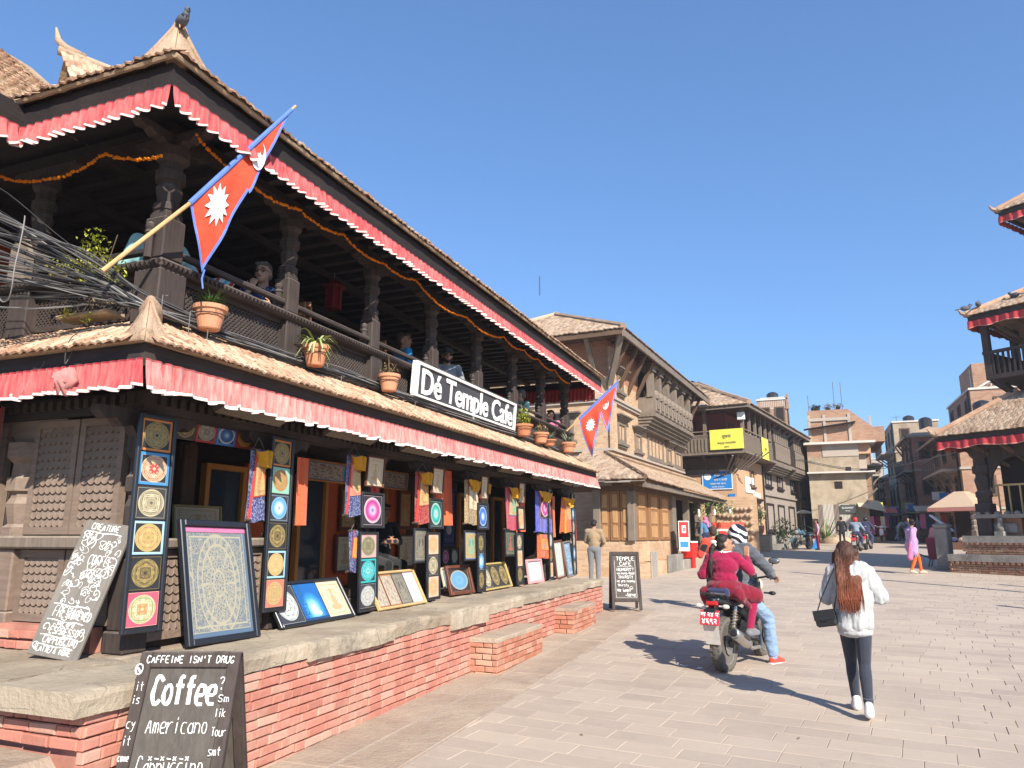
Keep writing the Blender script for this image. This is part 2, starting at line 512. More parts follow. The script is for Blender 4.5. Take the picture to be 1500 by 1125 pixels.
def m_hair(name,a,b,tip=None,z0=0,z1=1):
 m=Mat(name,0.62,0.3)
 g=m.noise(m.map(m.coord(),(60,60,4)),2.0,5,0.6)
 col=m.ramp(g,[(0.3,a),(0.7,b)])
 if tip:
  z=m.n('ShaderNodeSeparateXYZ');m.link(m.coord(),z.inputs[0])
  f=(S(m.nt,z.outputs[2])-z0)*(1/(z1-z0))+(m.noise(m.coord(),18,3)-0.5)*0.7
  col=m.mix(f.op('ADD',0,None,True),m.ramp(g,[(0.3,tip[0]),(0.7,tip[1])]),col)
 m.out(col);m.bump(g,0.6,0.004)
 return m.m
M['hair_black']=m_hair('hair_black',(0.006,0.005,0.005),(0.03,0.022,0.02))
M['hair_brown']=m_hair('hair_brown',(0.025,0.014,0.01),(0.08,0.045,0.03))
M['hair_grey']=m_hair('hair_grey',(0.05,0.05,0.05),(0.2,0.19,0.18))
M['hair_auburn']=m_hair('hair_auburn',(0.02,0.011,0.009),(0.1,0.045,0.028),((0.1,0.028,0.014),(0.32,0.1,0.05)),1.1,1.58)
for nm,c,r_,sp,me_ in(('black_plastic',(0.015,0.015,0.016),0.4,0.5,0),('rubber',(0.03,0.028,0.026),0.85,0.2,0),('dusty_rubber',(0.13,0.115,0.1),0.95,0.1,0),('steel',(0.5,0.49,0.47),0.35,0.5,0.9),('alloy',(0.42,0.4,0.37),0.45,0.5,0.7),('gunmetal',(0.1,0.1,0.105),0.4,0.5,0.7),('gold_metal',(0.45,0.33,0.15),0.4,0.5,0.8),('brass_bar',(0.5,0.36,0.16),0.5,0.4,0.2),('black_leather',(0.014,0.014,0.016),0.35,0.5,0),('white_rubber',(0.75,0.74,0.72),0.6,0.3,0),('red_plastic',(0.62,0.02,0.015),0.35,0.5,0),('plate_red',(0.6,0.03,0.05),0.4,0.4,0),('white_paint',(0.8,0.8,0.78),0.6,0.3,0),('sign_grey',(0.055,0.055,0.06),0.6,0.3,0),('black_paint',(0.016,0.018,0.024),0.35,0.5,0),('teal_paint',(0.06,0.16,0.19),0.3,0.5,0.1),('lamp_red',(0.5,0.02,0.02),0.2,0.5,0),('lamp_clear',(0.6,0.55,0.5),0.15,0.5,0),('cable_grey',(0.085,0.08,0.08),0.6,0.3,0),('cable_black',(0.02,0.019,0.02),0.55,0.3,0),('cable_pale',(0.2,0.19,0.18),0.6,0.3,0),('marigold',(0.7,0.2,0.012),0.9,0.1,0),('chalk',(0.74,0.73,0.7),0.95,0.05,0),('chalk_pink',(0.6,0.3,0.3),0.95,0.05,0),('blue_sign',(0.025,0.2,0.55),0.5,0.3,0),('red_sign',(0.6,0.07,0.03),0.55,0.3,0),('yellow_banner',(0.72,0.66,0.1),0.7,0.2,0),('black_sign',(0.05,0.06,0.055),0.6,0.3,0),('flag_red',(0.62,0.075,0.04),0.85,0.1,0),('flag_blue',(0.11,0.2,0.55),0.85,0.1,0),('flag_white',(0.74,0.72,0.72),0.85,0.1,0),('cigar_red',(0.16,0.015,0.015),0.8,0.2,0),('bird_grey',(0.09,0.1,0.12),0.7,0.2,0),('pavement_white',(0.6,0.58,0.55),0.8,0.2,0),('bin_maroon',(0.24,0.04,0.07),0.6,0.3,0),('tan_plastic',(0.5,0.4,0.3),0.6,0.3,0),('olive',(0.18,0.18,0.12),0.6,0.3,0),('interior_red',(0.5,0.1,0.035),0.9,0.1,0),('interior_dark',(0.03,0.022,0.02),0.9,0.1,0),('wall_red',(0.3,0.09,0.08),0.9,0.1,0),('concrete',(0.4,0.34,0.28),0.9,0.1,0),('concrete_white',(0.58,0.53,0.47),0.9,0.1,0),('stucco',(0.5,0.31,0.19),0.92,0.1,0),('stucco_grey_and_shade',(0.3,0.25,0.21),0.92,0.1,0),('glass_dark',(0.03,0.04,0.05),0.08,0.5,0),('picture_black',(0.018,0.018,0.02),0.5,0.4,0),('picture_brown',(0.12,0.04,0.02),0.5,0.4,0),('paper',(0.7,0.66,0.58),0.9,0.1,0),('gold_art',(0.45,0.34,0.12),0.7,0.2,0),('lens',(0.01,0.01,0.012),0.1,0.5,0),('lip',(0.3,0.09,0.08),0.5,0.3,0),('eye',(0.02,0.015,0.012),0.3,0.5,0)):
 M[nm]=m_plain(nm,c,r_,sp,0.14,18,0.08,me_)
M['plaster_rough']=m_stone('plaster_rough',(0.3,0.235,0.165),(0.44,0.36,0.26),(0.2,0.15,0.1),0.8)
def m_wallbrick(name,a,b,mortar,w=0.24,h=0.07,rot=0):
 """brickwork too far away for single bricks"""
 m=Mat(name,0.92,0.15)
 co=m.coord();sp=m.n('ShaderNodeSeparateXYZ');m.link(co,sp.inputs[0])
 cx=m.n('ShaderNodeCombineXYZ')
 m.link((S(m.nt,sp.outputs[0])+S(m.nt,sp.outputs[1])),cx.inputs[0]);m.link(sp.outputs[2],cx.inputs[1])
 t=m.n('ShaderNodeTexBrick');m.link(cx.outputs[0],t.inputs['Vector'])
 t.inputs['Color1'].default_value=(*a,1);t.inputs['Color2'].default_value=(*b,1);t.inputs['Mortar'].default_value=(*mortar,1)
 t.inputs['Scale'].default_value=1;t.inputs['Brick Width'].default_value=w;t.inputs['Row Height'].default_value=h
 t.inputs['Mortar Size'].default_value=0.007;t.inputs['Bias'].default_value=-0.2
 n1=m.noise(co,0.9,6,0.65);n2=m.noise(co,12,4,0.6)
 col=m.mix(n1.op('MULTIPLY_ADD',4,-1.9,True)*0.55,S(m.nt,t.outputs[0]),shade(b,1.25))
 col=m.mix(n2.op('MULTIPLY_ADD',4,-2.3,True)*0.4,col,shade(a,0.6))
 m.out(col);m.bump(S(m.nt,t.outputs['Fac'])*-1+n2*0.6,0.5,0.012)
 return m.m
M['wall_tan']=m_wallbrick('wall_tan',(0.44,0.27,0.16),(0.56,0.4,0.26),(0.44,0.33,0.23))
M['wall_red_brick_and_shade']=m_wallbrick('wall_red_brick_and_shade',(0.36,0.15,0.085),(0.43,0.21,0.13),(0.34,0.25,0.18))
M['wall_far']=m_wallbrick('wall_far',(0.31,0.165,0.105),(0.4,0.25,0.165),(0.38,0.3,0.23),0.3,0.1)
def m_leaf(name,a,b):
 m=Mat(name,0.6,0.3)
 m.out(m.ramp(m.rnd(),[(0.0,a),(1.0,b)]))
 m.b.inputs['Transmission Weight'].default_value=0.0
 return m.m
M['leaf_yellow']=m_leaf('leaf_yellow',(0.16,0.2,0.03),(0.42,0.42,0.06))
M['leaf_green']=m_leaf('leaf_green',(0.04,0.085,0.02),(0.12,0.2,0.045))
M['leaf_dry']=m_leaf('leaf_dry',(0.14,0.1,0.06),(0.3,0.22,0.1))
M['leaf_grey']=m_leaf('leaf_grey',(0.12,0.15,0.1),(0.28,0.31,0.22))
M['leaf_stripe']=m_leaf('leaf_stripe',(0.2,0.26,0.07),(0.5,0.5,0.25))
M['leaf_dark']=m_leaf('leaf_dark',(0.02,0.035,0.018),(0.06,0.085,0.035))
def m_mandala(name,border,ground,pal,petals=8,rim=(0.5,0.4,0.2),bw=0.86,seed=0.0,radial=False,lattice=True):
 m=Mat(name,0.45,0.4)
 u,v=m.uv()
 x=u-0.5;y=v-0.5
 r=(x*x+y*y).sqrt()*2;th=y.atan2(x)
 mx=x.abs().max(y.abs())*2
 wob=(th*petals).cos()
 rr=r+wob*0.035
 n=len(pal)
 if radial:
  disk=m.ramp(r*1.22,[(i/(n-1),c)for i,c in enumerate(pal)])
  fine=((th*48).sin()*((r*70).sin())).gt(0.25)
  disk=m.mix(fine*0.35,disk,shade(pal[0],0.55))
 else:
  bands=[]
  for i in range(14):
   bands.append((i/14,pal[(i*3+int(seed))%n]))
  disk=m.ramp(rr*1.2,bands,True)
  fine=((th*petals*3).cos()*((r*58+seed).sin())).gt(0.15)
  disk=m.mix(fine*0.55,disk,pal[(int(seed)+1)%n])
  if lattice:
   sq=mx.band(0.36,0.41)+mx.band(0.47,0.5)+((x.abs().min(y.abs())*2).lt(0.1)*mx.band(0.36,0.58))
   disk=m.mix(sq.op('MINIMUM',1)*r.lt(0.74),disk,rim)
   fl=(r+wob*0.09).lt(0.27)
   disk=m.mix(fl,disk,pal[-1]);disk=m.mix(r.lt(0.1),disk,pal[0])
 lineg=(r.band(0.74,0.755)+r.band(0.8,0.812))
 col=m.mix(lineg,disk,rim)
 rad=0.84
 out=m.mix(mx.gt(bw),ground,border)
 out=m.mix(mx.band(bw,bw+0.015),out,rim)
 col=m.mix(r.gt(rad),col,out)
 col=m.mix(r.band(rad-0.03,rad),col,rim)
 m.out(col)
 return m.m
G_=(0.34,0.25,0.09);CR=(0.55,0.46,0.3);DK=(0.03,0.03,0.03);GD=(0.2,0.15,0.06)
MAND={'gold_orange':m_mandala('mandala_gold_orange',(0.6,0.2,0.05),DK,[DK,G_,GD,(0.28,0.22,0.1)],8,G_),'red_blue':m_mandala('mandala_red_blue',(0.06,0.25,0.5),DK,[CR,(0.45,0.1,0.07),(0.5,0.38,0.22),(0.5,0.06,0.06)],8,CR,0.82,1),'cream_dark':m_mandala('mandala_cream_dark',(0.05,0.055,0.06),(0.05,0.05,0.05),[(0.12,0.12,0.1),CR,(0.2,0.18,0.1),(0.35,0.3,0.18)],4,CR,0.9,2),'gold_sky':m_mandala('mandala_gold_sky',(0.35,0.6,0.75),DK,[G_,(0.5,0.36,0.14),(0.35,0.12,0.1),(0.45,0.32,0.12)],8,(0.5,0.4,0.15),0.86,0),'gold_black':m_mandala('mandala_gold_black',(0.03,0.03,0.035),(0.03,0.03,0.03),[(0.05,0.045,0.03),G_,GD,(0.16,0.12,0.05)],6,G_,0.95,1),'green_pink':m_mandala('mandala_green_pink',(0.55,0.1,0.15),(0.55,0.1,0.15),[(0.55,0.48,0.3),(0.2,0.3,0.12),(0.6,0.5,0.3),(0.5,0.25,0.1)],4,(0.6,0.55,0.35),0.97,0),'gold_teal':m_mandala('mandala_gold_teal',(0.3,0.55,0.42),(0.25,0.5,0.4),[G_,(0.5,0.36,0.14),(0.45,0.1,0.06),(0.4,0.3,0.12)],8,G_,0.96,1),'blue_white':m_mandala('mandala_blue_white',(0.1,0.11,0.13),(0.04,0.04,0.05),[(0.12,0.2,0.3),(0.7,0.75,0.75),(0.4,0.6,0.75),(0.12,0.35,0.6),(0.1,0.3,0.55)],8,(0.3,0.5,0.65),0.9,0,True),'orange_sky':m_mandala('mandala_orange_sky',(0.3,0.58,0.72),DK,[(0.5,0.3,0.08),(0.55,0.4,0.2),(0.6,0.2,0.05),(0.5,0.38,0.18)],8,(0.55,0.42,0.2),0.86,2),'gold_salmon':m_mandala('mandala_gold_salmon',(0.58,0.2,0.14),(0.55,0.18,0.13),[(0.4,0.26,0.1),(0.5,0.36,0.16),(0.4,0.15,0.08),(0.45,0.32,0.14)],4,(0.5,0.36,0.16),0.97,0),'pink_glow':m_mandala('mandala_pink_glow',(0.04,0.04,0.045),(0.04,0.03,0.04),[(0.05,0.1,0.35),(0.6,0.5,0.58),(0.65,0.12,0.35),(0.45,0.03,0.2),(0.65,0.5,0.55)],12,(0.6,0.5,0.5),0.93,0,True),'green_glow':m_mandala('mandala_green_glow',(0.04,0.045,0.04),(0.03,0.05,0.045),[(0.5,0.2,0.3),(0.4,0.65,0.6),(0.03,0.5,0.38),(0.0,0.3,0.25),(0.35,0.6,0.5)],12,(0.4,0.55,0.5),0.93,0,True),'blue_glow':m_mandala('mandala_blue_glow',(0.05,0.1,0.2),(0.03,0.04,0.08),[(0.6,0.65,0.7),(0.45,0.6,0.75),(0.05,0.2,0.7),(0.02,0.08,0.45),(0.2,0.4,0.7)],12,(0.4,0.55,0.65),0.93,0,True),'teal_teal':m_mandala('mandala_teal_teal',(0.02,0.42,0.42),(0.03,0.04,0.05),[(0.02,0.35,0.36),(0.05,0.5,0.5),(0.01,0.25,0.28),(0.3,0.55,0.5)],8,(0.1,0.5,0.5),0.86,1),'olive_pink':m_mandala('mandala_olive_pink',(0.6,0.36,0.33),(0.58,0.35,0.32),[(0.16,0.15,0.08),(0.26,0.23,0.12),(0.1,0.1,0.06),(0.2,0.18,0.1)],6,(0.3,0.27,0.15),0.97,0),'grey_black':m_mandala('mandala_grey_black',(0.05,0.05,0.06),(0.05,0.05,0.06),[(0.4,0.42,0.4),(0.15,0.16,0.17),(0.3,0.4,0.42),(0.5,0.48,0.4)],8,(0.5,0.5,0.46),0.97,2),'orange_cream':m_mandala('mandala_orange_cream',(0.6,0.45,0.32),(0.6,0.45,0.32),[(0.6,0.32,0.12),(0.62,0.45,0.28),(0.5,0.22,0.08),(0.6,0.4,0.22)],8,(0.55,0.3,0.12),0.97,0),'blue_red':m_mandala('mandala_blue_red',(0.35,0.02,0.025),(0.05,0.01,0.02),[(0.05,0.2,0.45),(0.5,0.6,0.65),(0.04,0.12,0.35),(0.2,0.4,0.6)],8,(0.5,0.6,0.65),0.8,0),'grey_red':m_mandala('mandala_grey_red',(0.4,0.03,0.03),(0.06,0.04,0.04),[(0.25,0.22,0.17),(0.12,0.11,0.1),(0.3,0.26,0.2),(0.2,0.17,0.13)],8,(0.35,0.3,0.24),0.8,1),'orange_red':m_mandala('mandala_orange_red',(0.42,0.03,0.025),(0.3,0.03,0.02),[(0.55,0.2,0.03),(0.6,0.3,0.06),(0.4,0.1,0.02),(0.5,0.2,0.05)],8,(0.55,0.3,0.08),0.8,0),}
MAND['blue_frame']=m_mandala('mandala_blue_frame',(0.04,0.2,0.5),(0.03,0.06,0.15),[(0.6,0.65,0.7),(0.1,0.3,0.6),(0.03,0.1,0.35),(0.02,0.06,0.25),(0.6,0.65,0.7)],10,(0.6,0.65,0.7),0.82,0,True)
MAND['sky_disc']=m_mandala('mandala_sky_disc',(0.05,0.035,0.03),(0.05,0.035,0.03),[(0.12,0.28,0.42),(0.16,0.33,0.48),(0.12,0.28,0.42),(0.14,0.3,0.45)],12,(0.45,0.4,0.28),0.97,0,True)
def m_thangka(name,ground,line,accent,fig=(0.3,0.2,0.1),band=None,scale=22,wheel=False,figure=True,dens=0.09):
 """a painted scroll: filigree scrollwork, a ring or a seated figure in a halo"""
 m=Mat(name,0.5,0.35)
 u,v=m.uv();uvn=m.n('ShaderNodeUVMap').outputs[0]
 w=m.n('ShaderNodeVectorMath',operation='MULTIPLY_ADD')
 nz=m.n('ShaderNodeTexNoise');m.link(uvn,nz.inputs['Vector']);nz.inputs['Scale'].default_value=9
 m.link(nz.outputs[1],w.inputs[0]);w.inputs[1].default_value=(0.06,0.06,0);m.link(uvn,w.inputs[2])
 e=m.voronoi(w.outputs[0],scale,'DISTANCE_TO_EDGE');e2=m.voronoi(w.outputs[0],scale*2.7,'DISTANCE_TO_EDGE')
 c2=m.voronoi(uvn,scale*0.7,'F1','Color')
 fil=(e.lt(dens)*0.8+e2.lt(dens*1.1)*0.6).op('MINIMUM',1)
 x=u-0.5;y=(v-0.47)
 r=(x*x+y*y*0.55).sqrt()*2;th=y.atan2(x)
 body=m.mix(fil,ground,line)
 patch=m.noise(uvn,6,3)
 body=m.mix(patch.gt(0.55)*0.5,body,accent)
 if wheel:
  ring=r.band(0.52,0.555)+r.band(0.66,0.69)+r.band(0.16,0.19)+((th*6).cos().gt(0.97)*r.band(0.19,0.52))
  body=m.mix(ring.op('MINIMUM',1),body,line)
  body=m.mix(r.band(0.555,0.66)*((th*24).sin().gt(0))*0.55,body,line)
  inner=r.lt(0.52)*e.lt(0.16)
  body=m.mix(inner*0.6,body,line)
 elif figure:
  halo=(x*x*5+(y-0.12)*(y-0.12)*6).sqrt()
  body=m.mix(halo.lt(0.5),body,accent)
  body=m.mix(halo.band(0.46,0.5),body,line)
  torso=(x*x*14+(y+0.02)*(y+0.02)*5).sqrt().lt(0.42)+(x*x*3.2+(y+0.2)*(y+0.2)*22).sqrt().lt(0.42)+(x*x*30+(y-0.24)*(y-0.24)*18).sqrt().lt(0.36)
  body=m.mix(torso.op('MINIMUM',1),body,m.mix(fil*0.6,fig,line))
 mx=(x.abs()*2).max((v-0.5).abs()*2)
 body=m.mix(mx.band(0.8,0.83),body,line)
 body=m.mix(mx.gt(0.9),body,band or ground)
 body=m.mix(mx.band(0.9,0.915),body,line)
 m.out(body)
 return m.m
THK={'wheel':m_thangka('painting_wheel',(0.09,0.125,0.17),(0.36,0.33,0.24),(0.13,0.16,0.2),band=(0.1,0.15,0.22),scale=36,wheel=True,dens=0.065),'buddha':m_thangka('painting_buddha',(0.25,0.1,0.05),(0.5,0.36,0.16),(0.5,0.14,0.05),(0.45,0.3,0.1),(0.3,0.05,0.03),18),'green':m_thangka('painting_green',(0.32,0.2,0.08),(0.5,0.4,0.2),(0.12,0.3,0.25),(0.1,0.4,0.3),(0.16,0.2,0.3),18),'dark':m_thangka('painting_dark',(0.06,0.055,0.05),(0.3,0.27,0.2),(0.1,0.09,0.08),(0.2,0.17,0.12),(0.1,0.1,0.1),20),'redfig':m_thangka('painting_redfig',(0.03,0.05,0.045),(0.25,0.22,0.14),(0.05,0.1,0.08),(0.4,0.08,0.06),(0.04,0.06,0.05),16,dens=0.05),'many':m_thangka('painting_many',(0.26,0.22,0.17),(0.5,0.42,0.32),(0.16,0.08,0.05),figure=False,scale=30,band=(0.3,0.12,0.05)),'paleblue':m_thangka('painting_paleblue',(0.3,0.5,0.62),(0.65,0.66,0.62),(0.4,0.6,0.68),figure=False,scale=24,band=(0.5,0.4,0.42)),'bluetree':m_thangka('painting_bluetree',(0.06,0.17,0.33),(0.5,0.58,0.62),(0.1,0.24,0.42),figure=False,scale=14,band=(0.1,0.18,0.3),dens=0.06),'palegreen':m_thangka('painting_palegreen',(0.35,0.42,0.4),(0.55,0.56,0.5),(0.4,0.45,0.42),figure=False,scale=26,band=(0.4,0.36,0.3)),'parch':m_thangka('painting_parchment',(0.6,0.5,0.36),(0.4,0.28,0.14),(0.58,0.47,0.32),(0.5,0.34,0.18),(0.62,0.52,0.38),9,dens=0.02),'beam':m_thangka('painting_beam',(0.03,0.03,0.04),(0.5,0.42,0.34),(0.4,0.1,0.08),figure=False,scale=7,band=(0.05,0.25,0.5),dens=0.16),'orange':m_thangka('painting_orange',(0.55,0.1,0.03),(0.6,0.35,0.1),(0.6,0.2,0.05),(0.2,0.2,0.4),(0.6,0.12,0.03),14),'whitefig':m_thangka('painting_whitefig',(0.03,0.05,0.15),(0.1,0.13,0.25),(0.05,0.08,0.2),(0.5,0.5,0.5),(0.02,0.03,0.1),8,dens=0.02),}
def m_elephants():
 """a night-blue picture: pale glow low in the middle, white shapes, a branch at the left"""
 m=Mat('painting_moonlight',0.45,0.4)
 u,v=m.uv();uvn=m.n('ShaderNodeUVMap').outputs[0]
 x=u-0.52;y=v-0.3
 r=(x*x*1.3+y*y*1.1).sqrt()*2
 nz=m.noise(uvn,7,5,0.6)
 col=m.ramp(r+(nz-0.5)*0.25,[(0.0,(0.6,0.68,0.7)),(0.3,(0.3,0.55,0.68)),(0.65,(0.05,0.28,0.55)),(1.0,(0.02,0.12,0.36))])
 herd=((x*x*18+(v-0.22)*(v-0.22)*60).sqrt().lt(0.6)+((x-0.16)*(x-0.16)*40+(v-0.17)*(v-0.17)*60).sqrt().lt(0.5)).op('MINIMUM',1)*(nz.gt(0.42))
 col=m.mix(herd,col,(0.66,0.68,0.68))
 br=m.voronoi(uvn,16,'DISTANCE_TO_EDGE').lt(0.07)*u.lt(0.3)*v.gt(0.15)
 col=m.mix(br,col,(0.02,0.08,0.2))
 col=m.mix(v.lt(0.07),col,(0.02,0.06,0.16))
 m.out(col)
 return m.m
THK['moonlight']=m_elephants()
def m_brocade(name,base,flower,second,scale=55):
 m=Mat(name,0.5,0.4)
 c=m.coord()
 v=m.voronoi(c,scale);e=m.voronoi(c,scale*0.55,'DISTANCE_TO_EDGE');k=m.noise(c,scale*1.3,2)
 col=m.mix(v.lt(0.3),base,flower)
 col=m.mix(e.lt(0.06)*k.gt(0.45),col,second)
 m.out(col);m.b.inputs['Sheen Weight'].default_value=0.3
 return m.m
BRO={'navy':m_brocade('brocade_navy',(0.025,0.035,0.13),(0.25,0.28,0.42),(0.2,0.2,0.3)),'maroon':m_brocade('brocade_maroon',(0.25,0.01,0.03),(0.4,0.05,0.06),(0.4,0.16,0.05)),'gold':m_brocade('brocade_gold',(0.3,0.2,0.09),(0.5,0.4,0.22),(0.12,0.08,0.05),40),'blue':m_brocade('brocade_blue',(0.02,0.05,0.42),(0.1,0.17,0.6),(0.25,0.2,0.3)),'orange':m_brocade('brocade_orange',(0.55,0.09,0.02),(0.6,0.25,0.05),(0.35,0.03,0.02)),'red':m_brocade('brocade_red',(0.42,0.02,0.04),(0.5,0.1,0.08),(0.3,0.1,0.2)),}
# ---- ground
def ground():
 b=MB()
 ys=[-12,0,10,20,30,40,58,75,110,300]
 for i in range(len(ys)-1):
  b.quad((-150,ys[i],gz(ys[i])-0.006),(150,ys[i],gz(ys[i])-0.006),(150,ys[i+1],gz(ys[i+1])-0.006),(-150,ys[i+1],gz(ys[i+1])-0.006))
 g=b.build('ground',M['joint'],kind='structure')
 vs=[]
 for k in range(4):
  p=MB();j=lambda:random.uniform(-0.004,0.004)
  x,y=0.5,0.5
  e=0.007;t=0.03
  ring0=[(-x+j(),-y+j()),(x+j(),-y+j()),(x+j(),y+j()),(-x+j(),y+j())]
  v=[V(a,c,-t)for a,c in ring0]+[V(a,c,t-0.004)for a,c in ring0]+[V(a*(1-e*2),c*(1-e*3),t)for a,c in ring0]
  f=[(0,3,2,1)]+[(i,(i+1)%4,4+(i+1)%4,4+i)for i in range(4)]+[(4+i,4+(i+1)%4,8+(i+1)%4,8+i)for i in range(4)]+[(8,9,10,11)]
  p._add(v,f);vs.append(p.mesh('paver',M['paver']))
 rot=R(-7)
 Ms=[]
 h=0.265;yy=-14.0;row=0
 while yy<46:
  xx=-22+random.uniform(0,0.4)
  while xx<32:
   L=random.uniform(0.36,0.56)
   cx,cy=xx+L/2,yy+h/2
   wx=cx*math.cos(rot)-cy*math.sin(rot);wy=cx*math.sin(rot)+cy*math.cos(rot)
   ok=wx>-3.25-max(0,wy-14.5)*0.35 and 2.2<wy<27 and wx<9.5 and in_view((wx,wy,gz(wy)),0.5)
   if ok:
    m=Matrix.Translation((wx,wy,gz(wy)-0.027+random.uniform(-0.0015,0.0015)))@Matrix.Rotation(math.atan(0.023),4,'X')@Matrix.Rotation(rot,4,'Z')@Matrix.Rotation(random.gauss(0,0.0016),4,'X')@Matrix.Rotation(random.gauss(0,0.0013),4,'Y')@Matrix.Diagonal((L-0.004,h-0.0035,1,1))
    Ms.append(m)
   xx+=L
  yy+=h;row+=1
 pieces('paver',vs,Ms,g)
 b=MB()
 for i,(y0,y1)in enumerate(((27,40),(40,58),(58,75),(75,110),(110,300))):
  b.quad((-60,y0,gz(y0)-0.004),(60,y0,gz(y0)-0.004),(60,y1,gz(y1)-0.004),(-60,y1,gz(y1)-0.004))
 for x0,x1,y0,y1 in((-60,-3.3,14.6,27),(9.4,60,-12,27)):
  b.quad((x0,y0,gz(y0)-0.004),(x1,y0,gz(y0)-0.004),(x1,y1,gz(y1)-0.004),(x0,y1,gz(y1)-0.004))
 b.build('square',M['paver_far'],kind='structure')
 k=link('kerb',MB().box(-3.93,-2.9,0.5,15.2,-0.1,0.0).mesh('kerb',M['joint']),kind='structure')
 k.rotation_euler=(math.atan(0.023),0,0);k.location=(0,0,0.004)
 for x0,x1,pr in((-3.92,-3.4,0.7),(-3.39,-2.93,0.9)):
  y=0.6
  while y<15:
   L=random.uniform(0.8,1.7)
   s=MB().bbox(x0,x1+random.uniform(-0.02,0.02),y,min(15.2,y+L-0.008),-0.06,random.uniform(0.0,0.006),0.008)
   s.build('kerb_stone',M['kerb_stone'],k,local=True)
   y+=L
ground()
def brick_meshes(mat,w,h,d,nm='brick'):
 out=[]
 for k in range(5):
  j=lambda a=0.004:random.uniform(-a,a)
  e=0.007
  b=MB()
  back=[(-w/2,0,-h/2),(w/2,0,-h/2),(w/2,0,h/2),(-w/2,0,h/2)]
  r=[(x+j(),y,z+j(0.003))for x,y,z in back]
  v=[V(x,0,z)for x,y,z in r]+[V(x,-d+e,z)for x,y,z in r]+[V(x*(1-2*e/w)+j(0.003),-d+j(0.003),z*(1-2*e/h)+j(0.002))for x,y,z in r]
  f=[(i,(i+1)%4,4+(i+1)%4,4+i)for i in range(4)]+[(4+i,4+(i+1)%4,8+(i+1)%4,8+i)for i in range(4)]+[(8,9,10,11),(3,2,1,0)]
  f=[tuple(reversed(q))for q in f]
  b._add(v,f);out.append(b.mesh(nm,mat))
 return out
def brick_face(p0,ax,L,zlo,zhi,parent,meshes,w=0.225,h=0.068,jit=0.006,limit=300,skip=None):
 """courses of bricks on a vertical face that starts at p0 and runs along ax; zlo may be a function of the run"""
 ax=Vector(ax).normalized();n=Vector((ax.y,-ax.x,0))
 Ms=[]
 rot=Matrix(((ax.x,-n.x,0,0),(ax.y,-n.y,0,0),(0,0,1,0),(0,0,0,1)))
 z=zhi-h/2;row=0
 while z>(min(zlo(0),zlo(L))if callable(zlo)else zlo):
  s=-w*0.5*(row%2)+random.uniform(-0.03,0.03)
  while s<L:
   ww=w if random.random()<0.72 else w*0.52
   a,c=max(0,s),min(L,s+ww)
   if c-a>0.035:
    m=(a+c)/2
    lo=zlo(m)if callable(zlo)else zlo
    if z>lo-h*0.3 and not(skip and skip(m,z)):
     q=Vector(p0)+ax*m
     Ms.append(Matrix.Translation((q.x,q.y,z))@Matrix.Translation(n*random.gauss(0,jit*0.6))@rot@Matrix.Rotation(random.gauss(0,0.01),4,'Y')@Matrix.Rotation(random.gauss(0,0.015),4,'Z')@Matrix.Diagonal(((c-a-0.011)/w,1,(h-0.008)/h,1)))
   s+=ww
  z-=h;row+=1
 pieces('brick',meshes,Ms,parent,limit)
def rough_slab(x0,x1,y0,y1,z0,z1,seed,amp=0.02,nx=8,ny=12,lip=None):
 """a worn stone slab: chamfered block, subdivided and roughened"""
 bm=bmesh.new()
 def P(u,v,w):return(x0+(x1-x0)*u,y0+(y1-y0)*v,z0+(z1-z0)*w)
 L=[[[None]*4 for _ in range(ny+1)]for _ in range(nx+1)]
 b=MB()
 def fn_side(side):
  pass
 faces=[]
 prof=[(0,0),(0,0.35),(0,0.7),(0.012,0.93),(0.06,1)]+[(i/nx,1)for i in range(1,nx)]+[(0.96,1),(1,0.9),(1,0)]
 vs=[]
 for v in range(ny+1):
  for(u,w)in prof:
   x,y,z=P(1-u,v/ny,w)
   d=noise.noise_vector(Vector((x*3+seed,y*3,z*4)))*amp+noise.noise_vector(Vector((x*11,y*11+seed,z*11)))*amp*0.45
   if w==0:d.z=abs(d.z)*-0.8+0.3*noise.noise(Vector((y*2.2,seed,0)))*amp
   if w==1 and 0.06<u<0.96:d.x=d.y=0;d.z*=0.3
   if v in(0,ny):d.y*=0.3
   vs.append(V(x,y,z)+d)
 n=len(prof)
 for v in range(ny):
  for k in range(n-1):
   faces.append((v*n+k,v*n+k+1,(v+1)*n+k+1,(v+1)*n+k))
 faces.append(tuple(range(n))[::-1]);faces.append(tuple(range(ny*n,ny*n+n)))
 faces=[tuple(reversed(f))for f in faces]
 b._add(vs,faces)
 bm.free()
 return b
